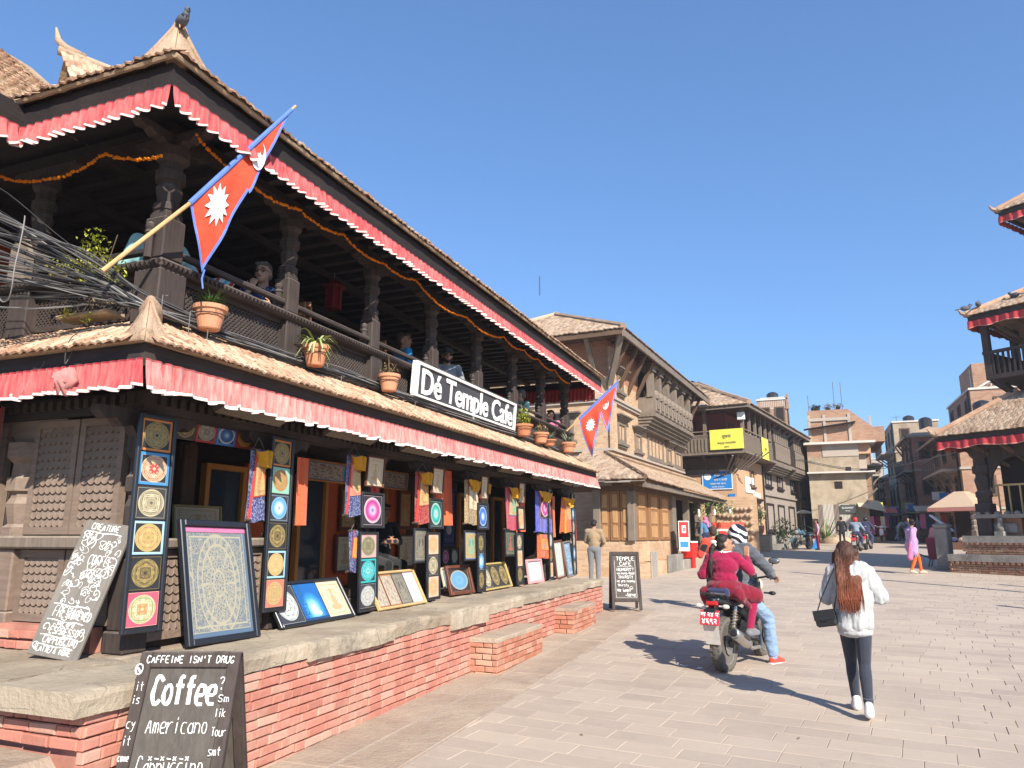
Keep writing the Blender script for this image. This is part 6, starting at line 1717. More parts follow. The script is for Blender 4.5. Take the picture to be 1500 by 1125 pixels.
def local_sign(parent_thing,name,label,face,u0,u1,z0,z1,mat,lines,tmat='white_paint',cat='sign',frame=None,emblem=None):
 root=bpy.data.objects.new(name,None);root.empty_display_size=0.1;COL.objects.link(root)
 W=wm(parent_thing)@face
 root.matrix_basis=W@Matrix.Translation((u0,0.0,z0))
 tag(root,label,cat)
 w,h=u1-u0,z1-z0
 MB().box(0,w,0.0,0.03,0,h).build('board',M[mat],root,local=True)
 if frame:
  b=MB()
  for a,c,d,e in((0,w,0,0.04),(0,w,h-0.04,h),(0,0.04,0.04,h-0.04),(w-0.04,w,0.04,h-0.04)):b.box(a,c,0.031,0.045,d,e)
  b.build('border',M[frame],root,local=True)
 for(txt,x,z,size,tm)in lines:
  me=text_mesh(txt,size,M[tm or tmat],'lettering',None,Matrix())
  me.parent=root
  me.matrix_basis=Matrix.Translation((x,0.05,z))@Matrix(((1,0,0,0),(0,0,-1,0),(0,1,0,0),(0,0,0,1)))
 if emblem:
  e=MB();x,z,r_=emblem
  e.lathe([(r_*0.72,0.034),(r_,0.034),(r_,0.042),(r_*0.72,0.042)],24,0,Matrix.Translation((x,0,z))@Matrix.Rotation(-PI/2,4,'X'))
  e.box(x-r_*0.6,x+r_*0.6,0.036,0.044,z-r_*0.12,z+r_*0.12)
  e.build('emblem',M['white_paint'],root,local=True)
 return root
local_sign(mh,'shop_sign','red and white signboard on the tan brick house below the bay window',FR(MO+0.02),11.9,14.7,Z(5.95),Z(6.62),'white_paint',[('राम्रो पसल',1.4,0.16,0.34,'red_sign')],frame='red_sign')
b=MB(wm(mh)@FR(MO+0.07));b.box(11.9,14.7,0,0.03,Z(6.36),Z(6.62));ss=b.build('sign_band',M['red_sign'],bpy.data.objects['shop_sign'])
# ============ house with the balcony
nh=thing('balcony_house','corner house with wooden balcony, yellow banners and carved upper storey','house',(-3.42,41.6,0.95),R(-10))
def Z(z):return z-0.95
L2=27.5
lbox(nh,'wall','stucco',-8,0,0,6.0,Z(0.5),Z(5.95))
lbox(nh,'wall','stucco_grey_and_shade',-8,-0.02,6.002,17.0,Z(0.5),Z(5.95))  # grey stretch: the temple's cast shadow put into the wall colour
lbox(nh,'wall','wall_tan',-8,0.1,17.002,L2,Z(0.5),Z(5.95))
lbox(nh,'upper_wall','wall_red',-8,-0.55,0.6,L2-0.3,Z(5.95),Z(8.6))
b=MB(FL(0))
b.box(-4.2,0,0.0,0.05,Z(5.3),Z(5.95));b.build('panel_band',M['brown_wood'],nh,local=True)
for x in(-3.9,-2.7,-1.5,-0.3):
 b=MB();b.beam((x,0,Z(5.25)),(x,-0.85,Z(6.05)),0.09,0.09);b.build('balcony_bracket',M['brown_wood'],nh,local=True)
lbox(nh,'balcony_deck','old_wood',-4.3,0.84,-0.98,0.55,Z(6.02),Z(6.18))
lbox(nh,'balcony_deck','old_wood',-0.5,0.84,0.552,L2-0.2,Z(6.02),Z(6.18))
b=MB();b.box(-4.3,0.82,-0.97,-0.92,Z(6.181),Z(6.95));b.box(0.77,0.82,-0.92,5.4,Z(6.181),Z(6.95));b.build('railing_panel',M['old_wood'],nh,local=True)
vm=MB();vm.box(-0.03,0.03,-0.03,0.03,0,0.7);vmm=vm.mesh('baluster',M['old_wood'])
for k in range(26):link('baluster',vmm,nh,True,M=Matrix.Translation((-4.2+0.195*k,-0.99,Z(6.2))))
for k in range(30):link('baluster',vmm,nh,True,M=Matrix.Translation((0.84,-0.85+0.21*k,Z(6.2))))
for z in(7.05,7.25,6.97):
 b=MB();b.box(-4.3,0.8,-0.99,-0.95,Z(z),Z(z+0.06));b.box(0.79,0.83,-0.95,5.4,Z(z),Z(z+0.06));b.build('rail',M['old_wood'],nh,local=True)
for x in(-3.5,-1.3,0.72):
 b=MB();b.box(x-0.08,x+0.08,-0.98,-0.82,Z(6.2),Z(8.5));b.build('balcony_post',M['old_wood'],nh,local=True)
for s in(0.5,1.75,3.0,4.2,5.4):
 b=MB();b.box(0.66,0.8,s-0.09,s+0.09,Z(6.2),Z(8.5));b.build('balcony_post',M['old_wood'],nh,local=True)
carved_window(nh,FL(0.6),-3.2,-2.2,Z(6.3),Z(8.1),False,'brown_wood',1,lattice_=False)
for s in(1.0,3.2):carved_window(nh,FR(-0.55),s,s+1.1,Z(6.3),Z(8.0),False,'brown_wood',1,lattice_=False)
for s0,s1,n in((6.3,10.6,7),(12.3,23.0,15)):
 b=MB();b.box(-0.5,0.74,s0,s1,Z(6.2),Z(8.45));b.build('closed_bay',M['dark_wood'],nh,local=True)
 w=(s1-s0)/n
 pmn=MB();pmn.bbox(0,0.1,-w*0.4,w*0.4,0,1.05,0.03);pmn.box(0.0,0.06,-w*0.42,w*0.42,1.1,1.18);pmn.box(-0.03,0.0,-w*0.36,w*0.36,1.2,1.95);pmm2=pmn.mesh('carved_panel',M['old_wood'])
 for k in range(n):link('carved_panel',pmm2,nh,True,M=Matrix.Translation((0.75,s0+w*(k+0.5),Z(6.25))))
 for k in range(4):
  b=MB();b.box(0,0.84-0.12*k,s0-0.1+0.05*k,s1+0.1-0.05*k,Z(5.9-0.12*k),Z(6.015-0.12*k));b.build('bay_moulding',M['old_wood'],nh,local=True)
b=MB();EO,s0,s1,ez,RW,RH=1.3,-1.55,28.2,8.55,4.4,2.2
b.quad((EO,s0,Z(ez)),(EO,s1,Z(ez)),(EO-RW,s1-RW,Z(ez+RH)),(EO-RW,s0+RW,Z(ez+RH)))
b.quad((-9,s0,Z(ez)),(EO,s0,Z(ez)),(EO-RW,s0+RW,Z(ez+RH)),(-9,s0+RW,Z(ez+RH)))
b.quad((EO,s1,Z(ez)),(-9,s1,Z(ez)),(-9,s1-RW,Z(ez+RH)),(EO-RW,s1-RW,Z(ez+RH)))
b.build('roof_bed',M['mud'],nh,local=True)
TF=tile_meshes(M['tile_old'],0.26,0.36,0.04)
sl=V(-RW,0,RH);tile_field((EO+0.04,s0,Z(ez+0.01)),(0,1,0),sl,s1-s0,sl.length,0.26,0.22,nh,TF,20,clip=lambda s,h:h*0.88<s<s1-s0-h*0.88,local=True)
sl=V(0,RW,RH);tile_field((-9,s0-0.04,Z(ez+0.01)),(1,0,0),sl,9+EO,sl.length,0.26,0.22,nh,TF,40,clip=lambda s,h:s<9+EO-h*0.88,local=True)
b=MB();b.tube([(EO-RW*t,s0+RW*t,Z(ez+RH*t)+0.05)for t in(0,.25,.5,.75,1)],0.15,6);b.tube([(EO-RW,s0+RW,Z(ez+RH)),(EO-RW,s1-RW,Z(ez+RH))],0.2,6);b.tube([(EO-RW,s0+RW,Z(ez+RH)),(-9,s0+RW,Z(ez+RH))],0.2,6);b.build('ridge_roll',M['clay'],nh,local=True)
b=MB();b.box(EO-0.1,EO,s0,s1,Z(ez-0.22),Z(ez-0.02));b.box(-9,EO-0.1,s0,s0+0.08,Z(ez-0.2),Z(ez-0.02));b.build('fascia',M['old_wood'],nh,local=True)
b=MB();b.box(-8,EO-0.11,s0+0.09,s1-0.1,Z(ez-0.08),Z(ez-0.04));b.build('soffit',M['brown_wood'],nh,local=True)
for i in range(14):
 b=MB();strut(b,(0.0,5.8+i*1.55,Z(7.5)),(EO-0.15,5.8+i*1.55,Z(ez-0.15)),0.13);b.build('strut',M['old_wood'],nh,local=True)
at=MB();at.box(-4.2,-1.9,3.2,6.2,Z(9.3),Z(10.3));at=at.build('attic',M['stucco'],nh,local=True)
b=MB();b.quad((-1.5,2.6,Z(10.1)),(-1.5,6.8,Z(10.1)),(-3.0,6.8,Z(10.95)),(-3.0,2.6,Z(10.95)));b.quad((-4.6,2.6,Z(10.1)),(-3.0,2.6,Z(10.95)),(-3.0,6.8,Z(10.95)),(-4.6,6.8,Z(10.1)));b.quad((-4.6,2.5,Z(10.05)),(-1.5,2.5,Z(10.05)),(-2.9,4.0,Z(10.95)),(-3.1,4.0,Z(10.95)));b.build('attic_roof',M['tile_old'],at,local=True)
b=MB();b.tube([(-3.0,3.9,Z(10.98)),(-3.0,6.9,Z(10.98))],0.15,6);b.tube([(-1.45,2.5,Z(10.15)),(-2.95,4.0,Z(11.0))],0.12,6);b.build('attic_ridge',M['old_wood'],at,local=True)
for s in(6.7,10.0,14.2):carved_window(nh,FR(-0.02),s,s+1.6,Z(4.75),Z(5.55),False,'black_wood',2)
for s in(6.6,9.7,13.0):carved_window(nh,FR(-0.02),s,s+1.9,Z(2.0),Z(3.7),False,'black_wood',2,lattice_=False)
for s in(17.6,19.6,21.6,23.6,25.6):carved_window(nh,FR(0.1),s,s+1.3,Z(4.4),Z(5.5),True,'old_wood',2)
for s in(2.0,4.0):carved_window(nh,FR(0),s,s+0.8,Z(2.0),Z(3.6),True,'brown_wood',1)
carved_window(nh,FR(0),2.9,3.8,Z(4.5),Z(5.4),False,'brown_wood',2)
lbox(nh,'belt_course','stucco_grey_and_shade',-0.019,0.1,6.0,17.0,Z(4.15),Z(4.27))  # belt in the same painted-in shadow grey
lbox(nh,'downpipe','black_plastic',0.0,0.1,5.9,6.0,Z(0.9),Z(5.9))
b=MB(FL(0));
for k in range(3):b.box(-4.1,-0.9,0.001,0.08+0.05*k,Z(5.05+0.07*k),Z(5.11+0.07*k))
b.build('carved_ledge',M['old_wood'],nh,local=True)
lbox(nh,'shop_awning_wall','interior_dark',0.101,0.13,17.5,22.5,Z(2.0),Z(3.7))
b=MB();b.quad((0.15,16.8,Z(4.25)),(1.3,16.8,Z(3.8)),(1.3,24.5,Z(3.8)),(0.15,24.5,Z(4.25)));tag_=b.build('shop_awning',M['chalk_pink'],nh,local=True)
b=MB();b.box(1.28,1.32,16.8,24.5,Z(3.5),Z(3.8));b.build('awning_flap',M['red_sign'],nh,local=True)
bl=thing('brick_platform','low tan brick platform in front of the balcony house','platform',(-2.6,40.9,0.9),R(-3))
MB().box(-0.72,0.7,-0.05,1.2,-0.1,0.84).build('wall',M['wall_tan'],bl,local=True)
MB().bbox(-0.76,0.74,-0.09,1.24,0.842,0.9,0.02).build('coping',M['cap_stone'],bl,local=True)
lbox(nh,'plinth','grey_stone',0.101,1.2,1.2,12,Z(0.7),Z(1.75))
lbox(nh,'plinth_step','grey_stone',1.201,1.7,2.2,11,Z(0.7),Z(1.3))
local_sign(nh,'yellow_banner','large yellow banner hung on the balcony facing the square',FL(-1.06),-1.0,0.78,Z(6.25),Z(7.32),'yellow_banner',[('सूचना',0.9,0.62,0.22,'olive'),('भक्तपुर नगरपालिका',0.9,0.3,0.13,'olive'),('स्वागत',0.9,0.1,0.1,'olive')],cat='banner')
local_sign(nh,'yellow_banner','narrow yellow banner round the corner of the balcony',FR(0.9),2.4,3.9,Z(6.0),Z(7.2),'yellow_banner',[('सूचना',0.75,0.5,0.25,'olive')],cat='banner')
local_sign(nh,'blue_sign','blue signboard with white lettering under the balcony',FL(-0.02),-1.85,-0.2,Z(4.2),Z(5.22),'blue_sign',[('साझा पसल',1.05,0.72,0.19,None),('चाय र कफी',1.0,0.46,0.17,None),('नाश्ता तथा खाना',0.85,0.26,0.14,None),('सम्पर्क कार्यालय',0.85,0.1,0.1,None)],frame='white_paint',emblem=(0.3,0.72,0.2))
local_sign(nh,'blue_notice','small blue notice at the end of the lean-to roof',FL(-0.02),-0.45,-0.1,Z(3.55),Z(3.95),'blue_sign',[('सूचना',0.17,0.16,0.1,None)])
local_sign(nh,'white_notice','upper white paper notice on the corner of the balcony house',FR(0.02),1.7,3.7,Z(4.1),Z(5.0),'paper',[('सूचना',1,0.4,0.2,'sign_grey')],cat='notice')
local_sign(nh,'white_notice','lower white paper notice on the corner of the balcony house',FR(0.02),3.4,5.0,Z(3.5),Z(4.2),'paper',[('सूचना',0.8,0.3,0.2,'sign_grey')],cat='notice')
p=MB(wm(nh)@T(0.72,-1.06,Z(7.75)));p.bbox(-0.2,0.2,-0.1,0.06,0,0.42,0.03);tag(p.build('meter_box',M['white_paint']),'white electricity box on the balcony corner post','box')
pl=thing('leaning_planks','bundle of weathered planks leaning out over the balcony bracket','planks',tuple(wm(nh)@V(0.3,-0.5,Z(5.2))))
for i in range(7):
 b=MB(wm(nh));b.beam((-0.55+0.2*i,-0.1,Z(5.0+0.05*i)),(0.15+0.28*i,-1.0+0.15*i,Z(5.9+0.03*i)),0.1,0.05);b.build('plank',M['old_wood'],pl)
 # ============ far end of the square: fence, plastered brick house, street
fn=thing('corrugated_fence','pale corrugated iron fence under the plastered house','fence',(1.85,55,1.25))
n=12
for k in range(7):
 b=MB();x0=-1.17+k*0.335
 b.grid(lambda u,v:V(x0+u*0.335,-0.03*math.cos(u*8*PI)+0.008*(k%2),v*2.6-0.05),32,1);b.build('iron_sheet',M['concrete_white']if k%3 else M['stucco_grey_and_shade'],fn,smooth=False,local=True)
for x in(-1.1,0,1.1):MB().box(x-0.04,x+0.04,0.05,0.13,-0.1,2.5).build('fence_post',M['old_wood'],fn,local=True)
local_sign(fn,'shop_sign','small dark signboard with white letters on the corrugated fence',Matrix.Translation((0,-0.08,0))@FL(0),0.25,1.15,1.95,2.5,'black_sign',[('ELEGANT',0.45,0.3,0.17,None),('SPACE',0.45,0.12,0.1,None)])
fh=thing('plastered_house','patchy plastered brick house with flat roof at the end of the square','house',(2.5,56,1.3))
def Z(z):return z-1.3
Y=0
lbox(fh,'lower_wall','plaster_rough',-2.2,1.42,0,9,Z(0.8),Z(5.95))
lbox(fh,'ledge','concrete_white',-2.3,2.0,-0.5,9,Z(5.952),Z(6.06))
lbox(fh,'middle_wall','plaster_rough',-2.2,1.1,0.3,9,Z(6.062),Z(7.15));lbox(fh,'upper_band','concrete',-1.2,1.12,0.25,9,Z(7.152),Z(8.0));lbox(fh,'brick_patch','wall_far',-2.2,-1.201,0.3,9,Z(7.152),Z(8.0))
lbox(fh,'balcony','stucco',1.121,1.9,0.4,4,Z(7.3),Z(8.0));lbox(fh,'side_bay','concrete',1.122,1.6,0.8,6,Z(6.3),Z(7.28))
lbox(fh,'ledge','concrete_white',-2.4,2.2,-0.2,9,Z(8.002),Z(8.15))
lbox(fh,'brick_storey','wall_far',-1.95,2.9,0.8,9,Z(8.152),Z(9.2));lbox(fh,'brick_storey','wall_far',-1.95,0.75,0.8,7,Z(9.202),Z(10.55))
b=MB();b.prism([(0.75,0.82,Z(9.201)),(2.2,0.82,Z(9.201)),(0.75,0.82,Z(10.5))],(0,6,0));b.build('stair_wall',M['wall_far'],fh,local=True)
for x in(-1.9,-0.9,0.72):lbox(fh,'concrete_column','concrete',x-0.09,x+0.09,0.72,0.798,Z(8.16),Z(10.2))
lbox(fh,'concrete_beam','concrete',-1.95,0.8,0.7,0.719,Z(9.75),Z(9.98))
b=MB();b.beam((-2.3,0.5,Z(9.15)),(1.1,0.5,Z(9.55)),0.6,0.06);b.build('tin_canopy',M['black_wood'],fh,local=True)
lbox(fh,'concrete_column','concrete',2.0,2.15,1.0,1.15,Z(9.2),Z(10.0))
for x0,x1,z0,z1 in((-0.6,-0.1,4.9,5.4),(0.2,0.55,6.12,6.4)):lbox(fh,'opening','interior_dark',x0,x1,-0.02 if z0<6 else 0.28,0.0 if z0<6 else 0.3,Z(z0),Z(z1))
lbox(fh,'shop_front','interior_dark',1.3,1.45,0.4,8,Z(1.2),Z(3.6))
for y in(1.2,3.4):lbox(fh,'side_shutter','blue_grey',1.43,1.5,y,y+1.2,Z(4.0),Z(5.8))
b=MB();b.beam((1.45,2,Z(4.2)),(2.2,2,Z(5.0)),0.1,0.1);b.beam((1.45,5,Z(4.2)),(2.2,5,Z(5.0)),0.1,0.1);b.build('bracket',M['old_wood'],fh,local=True)
lbox(fh,'side_eave','black_wood',1.43,2.7,1.5,7,Z(6.5),Z(6.62))
t=thing('rooftop_clutter','dark pots and dry bushes on the flat roof of the plastered house','plants',(1.7,57,10.55))
for x,r_,mt in((-0.75,0.22,'leaf_dark'),(-0.45,0.18,'leaf_dark'),(0.25,0.3,'leaf_dry'),(0.9,0.3,'leaf_dry')):
 l=MB();leaf_cloud(l,(x,0,0.25),(r_*1.4,r_,r_),90,0.08);l.build('bush',M[mt],t,local=True)
 MB().lathe([(0.13,0),(0.17,0.2)],8,0,Matrix.Translation((x,0,0))).build('tub',M['black_plastic'],t,local=True)
def antenna(x,y,z,h,label,arms=True):
 t=thing('antenna',label,'antenna',(x,y,z));MB().tube([(0,0,0),(0,0,h)],0.025,5).build('mast',M['gunmetal'],t,local=True)
 if arms:
  b=MB();b.tube([(-0.4,0,h*0.85),(0.4,0,h*0.9)],0.015,4)
  for k in range(4):b.tube([(-0.3+0.2*k,-0.3,h*0.86+0.01*k),(-0.3+0.2*k,0.3,h*0.86+0.01*k)],0.012,4)
  b.build('arms',M['gunmetal'],t,local=True)
antenna(0.65,57,10.5,1.2,'thin mast at the left corner of the flat roof',False);antenna(2.4,57.5,10.5,2.2,'tall thin mast right of the rooftop bushes',False);antenna(2.9,57.5,10.4,2.2,'tallest mast on the flat roof',False)
tx,ty=-8.9,25.0
antenna(-8.75,25.0,10.6,0.75,'lone aerial behind the roof of the tan brick house',False)
aw=thing('awning_stall','small shop with a cream awning right of the corrugated fence','shop',(3.7,56,1.3))
b=MB();b.quad((-0.45,-0.6,2.35),(1.2,-0.5,2.0),(0.95,0.6,2.75),(-0.5,0.6,2.9));b.quad((1.2,-0.5,1.98),(-0.45,-0.6,2.33),(-0.5,0.6,2.88),(0.95,0.6,2.73));b.build('awning',M['awning'],aw,local=True)
MB().box(-0.3,1.1,0.4,0.5,0,2.5).build('shop_opening',M['interior_dark'],aw,local=True)
for i,(x,c_)in enumerate(((0.0,'lilac'),(0.35,'pink_cloth'),(0.7,'maroon'),(1.0,'cream'))):MB().box(x-0.13,x+0.13,0.2,0.3,0.5,1.7).build('hung_cloth',M[c_],aw,local=True)
MB().box(-0.1,1.0,-0.4,0.2,0,0.35).build('step',M['cap_stone'],aw,local=True)
def street_house(name,label,x0,x1,y0,y1,h,mat,side,floors=3,bal=0.0,eave=0.8,roof='tile_old',top=None,nwin=3):
 """house along the narrow street; side = the x of its street face ('l' left of the street, 'r' right)"""
 g0=gz((y0+y1)/2)
 t=thing(name,label,'house',((x0+x1)/2,(y0+y1)/2,g0-0.3))
 w,d=(x1-x0)/2,(y1-y0)/2
 MB().box(-w,w,-d,d,0,h).build('wall',M[mat],t,local=True)
 fh_=h/floors
 sx=w if side=='l' else-w;sg_=1 if side=='l' else-1
 for f in range(floors):
  for k in range(nwin):
   y=-d+(k+0.5)*2*d/nwin;z0=f*fh_+fh_*0.3
   b=MB();b.box(min(sx-0.02*sg_,sx+0.07*sg_),max(sx-0.02*sg_,sx+0.07*sg_),y-0.55,y+0.55,z0,z0+fh_*0.55);wn_=b.build('window',M['brown_wood'],t,local=True)
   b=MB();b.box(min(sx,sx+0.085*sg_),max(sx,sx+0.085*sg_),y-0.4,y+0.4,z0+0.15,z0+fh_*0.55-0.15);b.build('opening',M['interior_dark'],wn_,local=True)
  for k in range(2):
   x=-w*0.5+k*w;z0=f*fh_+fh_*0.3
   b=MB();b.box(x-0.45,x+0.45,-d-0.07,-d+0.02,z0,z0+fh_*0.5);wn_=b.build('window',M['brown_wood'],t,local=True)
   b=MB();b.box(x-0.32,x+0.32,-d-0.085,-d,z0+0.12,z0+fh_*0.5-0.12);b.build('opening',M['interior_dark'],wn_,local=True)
  if f:
   b=MB();b.box(-w-0.08,w+0.08,-d-0.08,d+0.08,f*fh_-0.08,f*fh_+0.06);b.build('belt_course',M['concrete'],t,local=True)
 if bal:
  z=fh_*(floors-1)-0.1
  b=MB();b.box(min(sx,sx+bal*sg_),max(sx,sx+bal*sg_),-d*0.8,d*0.8,z,z+0.15);b.build('balcony_floor',M['concrete'],t,local=True)
  for k in range(11):
   y=-d*0.8+k*d*0.16;MB().box(sx+bal*sg_*0.94-0.03,sx+bal*sg_*0.94+0.03,y-0.03,y+0.03,z+0.15,z+1.0).build('baluster',M['old_wood'],t,local=True)
  b=MB();b.box(sx+bal*sg_*0.94-0.05,sx+bal*sg_*0.94+0.05,-d*0.8,d*0.8,z+1.0,z+1.08);b.build('rail',M['old_wood'],t,local=True)
  for k in range(4):
   y=-d*0.7+k*d*0.46;b=MB();b.beam((sx,y,z-0.9),(sx+bal*sg_*0.9,y,z),0.12,0.12);b.build('bracket',M['old_wood'],t,local=True)
 if roof:
  e=eave;b=MB()
  zz=h
  vs=[V(-w-e,-d-e,zz-0.15),V(w+e,-d-e,zz-0.15),V(w+e,d+e,zz-0.15),V(-w-e,d+e,zz-0.15),V(0,-d*0.4,zz+w*0.55),V(0,d*0.6,zz+w*0.55)]
  b._add(vs,[(0,1,4),(1,2,5,4),(2,3,5),(3,0,4,5),(3,2,1,0)])
  b.box(-w-e,w+e,-d-e,-d-e+0.08,zz-0.3,zz-0.151);b.box(-w-e,-w-e+0.08,-d-e,d+e,zz-0.3,zz-0.151);b.box(w+e-0.08,w+e,-d-e+0.081,d+e,zz-0.3,zz-0.151)
  b.build('roof',M[roof],t,local=True)
  for k in range(5):
   y=-d*0.9+k*d*0.45;b=MB();b.beam((sx,y,h-1.2),(sx+e*sg_*0.9,y,h-0.25),0.12,0.12);b.build('strut',M['brown_wood'],t,local=True)
 else:
  b=MB();b.box(-w-0.1,w+0.1,-d-0.1,d+0.1,h,h+0.15);b.build('roof_slab',M['concrete_white'],t,local=True)
  if top:MB().box(-w*0.8,w*0.3,-d*0.5,d*0.6,h+0.151,h+top).build('roof_room',M[mat],t,local=True)
 b=MB();yy=-d
 b.box(min(sx,sx+0.9*sg_),max(sx,sx+0.9*sg_),-d,d,2.5,2.6);b.build('shop_canopy',M['awning'],t,local=True)
 if floors>2:
  tk_=MB();tk_.lathe([(.5,0),(.55,.1),(.55,.9),(.4,1.05),(.12,1.15)],10,0,Matrix.Translation((0,0,h+(w*.5 if roof else .16))));tk_.build('water_tank',M['black_plastic'],t,local=True)
  pp=MB();pp.tube([(sx+.08*sg_,-d*.9,0),(sx+.08*sg_,-d*.9,h)],.06,5);pp.build('downpipe',M['black_plastic'],t,local=True)
  for k in range(3):
   z0=2.7+k*.2;y0_=-d*.8+k*d*.6
   sb=MB();sb.box(min(sx,sx+.7*sg_),max(sx,sx+.7*sg_),y0_,y0_+.06,z0,z0+.55);sb.build('shop_board',M[('red_sign','blue_sign','white_paint','yellow_banner','green_cloth')[(k+int(y0*3))%5]],t,local=True)
 return t
street_house('brick_house','narrow brick house with dark eaves behind the plastered house',1.6,5.0,66,73,8.2,'wall_far','l',3,0.7,0.5)
street_house('brick_house','orange brick house where the street narrows on the left',3.2,6.0,74,84,7.0,'wall_red_brick_and_shade','l',3,0.0,0.4)
street_house('pale_house','pale plastered house closing the left side of the street',4.2,7.2,86,98,5.6,'plaster_rough','l',2,0.0,0.4)
street_house('flat_roof_house','flat roofed brick house with roof railing behind the balcony house',-3.6,-1.05,72,78,13.0,'wall_far','l',4,0,0,None,0.0)
fr_=thing('roof_railing','white railing on the flat roof behind the balcony house','railing',(-1.9,72,13.0))
for k in range(15):MB().box(-1.4+0.16*k-0.02,-1.4+0.16*k+0.02,-0.02,0.02,0.3,1.3).build('bar',M['concrete_white'],fr_,local=True)
for z in(0.3,1.3):MB().box(-1.45,0.95,-0.03,0.03,z,z+0.07).build('rail',M['concrete_white'],fr_,local=True)
MB().box(0.8,1.05,-0.1,0.15,0.2,1.6).build('pillar',M['wall_far'],fr_,local=True)
street_house('timber_house','brick house with timber balcony right of the street',8.6,13.5,50,60,7.0,'wall_far','r',3,0.9,0.9)
street_house('flat_roof_house','tall flat roofed house with a brick room on top, behind the temple',11.6,19.0,61,70,11.0,'wall_far','r',4,0.7,0,None,2.4)
street_house('brick_house','red brick house with struts beside the pale tall house',8.9,12.4,72,80,9.2,'wall_red_brick_and_shade','r',3,0.8,0.6)
street_house('pale_house','tall pale house with an open balcony half way down the street',8.6,12.6,82,91,11.6,'plaster_rough','r',4,1.2,0,None,0)
street_house('brick_house','low brick house at the bend on the right',8.3,12,93,103,7,'wall_red_brick_and_shade','r',3,0.5,0.5)
street_house('low_house','low house with a tan tiled roof closing the street',5.6,9.6,106,112,4.6,'stucco_grey_and_shade','l',2,0,0.6,'tile')
street_house('far_house','pale house high behind the end of the street',6.5,10.2,126,134,9.0,'concrete','l',3,0,0.5,'tile_old')
street_house('far_house','pale pink house far up the street',9.2,12.5,140,150,13.0,'concrete','l',4,0,0.3,None,1.5)
street_house('far_house','grey far house on the left above the street',6.0,8.4,150,160,13.5,'stucco','l',4,0,0.3,None,1.2)
gt=thing('roof_frame','glazed lean-to frame with pots on the tall flat roof','greenhouse',(13.6,62,12.0))
b=MB()
for k in range(6):b.beam((-1.6+0.6*k,0,0.1+0.36*k),(-1.6+0.6*k,2.5,0.1+0.36*k),0.06,0.06);b.beam((-1.6+0.6*k,0,0),(-1.6+0.6*k,0,0.1+0.36*k),0.06,0.06)
b.beam((-1.7,0,0.1),(1.5,0,2.0),0.12,0.12);b.build('frame',M['concrete_white'],gt,local=True)
for k in range(5):MB().lathe([(0.12,0),(0.2,0.35)],8,0,Matrix.Translation((-1.0+0.55*k,-0.4,0))).build('pot',M['concrete'],gt,local=True)
l=MB();leaf_cloud(l,(0.6,-0.3,0.8),(0.7,0.3,0.6),160,0.1);l.build('plants',M['leaf_dry'],gt,local=True)
antenna(11.9,62,11.5,2.2,'mast at the corner of the tall flat roof on the right',True)
antenna(9.2,84,12.0,1.8,'aerial on the pale house down the street',True)
# ============ the temple on the right
tp=thing('pagoda_temple','three tiered brick and timber pagoda with red valances at the right edge','temple',(9.98,28.3,0.6),R(-36.8))
def Z(z):return z-0.6
def ring(name,mat,a,z0,z1,t=None,parent=None):
 b=MB()
 if t is None:b.box(-a,a,-a,a,Z(z0),Z(z1))
 else:
  b.box(-a,a,-a,-a+t,Z(z0),Z(z1));b.box(-a,a,a-t,a,Z(z0),Z(z1));b.box(-a,-a+t,-a+t,a-t,Z(z0),Z(z1));b.box(a-t,a,-a+t,a-t,Z(z0),Z(z1))
 return b.build(name,M[mat],parent or tp,local=True)
ring('base_core','mortar_tan',4.14,0.2,1.17);ring('base_core','mortar_tan',3.82,1.17,1.74)
PB=brick_meshes(M['temple_brick'],0.24,0.068,0.055)
def temple_bricks(a,z0,z1,lim):
 b0=Vector((-a,-a,0))
 W=wm(tp)
 Ms=[]
 for face in range(2):
  n_=int(2*a/0.24);z=Z(z1)-0.034;r=0
  while z>Z(z0):
   for k in range(n_+1):
    s=k*0.24-0.12*(r%2)+0.12
    if s>2*a:continue
    if face==0:m=Matrix.Translation((-a+s,-a,z))
    else:m=Matrix.Translation((-a,a-s,z))@Matrix.Rotation(-PI/2,4,'Z')
    Ms.append(m@Matrix.Translation((0,random.gauss(0,0.003),0))@Matrix.Diagonal((0.97,1,0.88,1)))
   z-=0.07;r+=1
 pieces('brick',PB,Ms,tp,lim,True)
temple_bricks(4.145,0.42,0.9,90);temple_bricks(3.825,1.2,1.55,60)
for a,z0,z1 in((4.2,0.3,0.42),(4.24,0.98,1.19),(3.9,1.55,1.76),(4.18,0.9,0.978)):
 ring('stone_course','grey_stone' if z1-z0>0.1 else 'temple_brick',a,z0,z1)
dn=MB();dn.box(-0.04,0.04,-0.05,0,-0.035,0.035);dnm=dn.mesh('dentil',M['temple_brick'])
Ms=[]
for a,z in((4.2,0.94),(3.87,1.52),(4.2,0.47)):
 for k in range(int(2*a/0.16)):Ms+=[Matrix.Translation((-a+0.08+k*0.16,-a+0.01,Z(z))),Matrix.Translation((-a+0.01,-a+0.08+k*0.16,Z(z)))@Matrix.Rotation(-PI/2,4,'Z')]
pieces('dentil',[dnm],Ms,tp,80,True)
for s in(-1,):
 for x0,x1 in((-3.45,-2.35),(-2.2,0.9),(1.1,3.4)):
  lbox(tp,'parapet','temple_brick',x0,x1,-3.4,-3.25,Z(1.76),Z(2.3));lbox(tp,'parapet','temple_brick',-3.4,-3.25,x0,x1,Z(1.76),Z(2.3))
  lbox(tp,'parapet_panel','grey_stone',x0+0.12,x1-0.12,-3.46,-3.401,Z(1.86),Z(2.14))
ring('ledge','grey_stone',3.62,2.3,2.42,0.5)
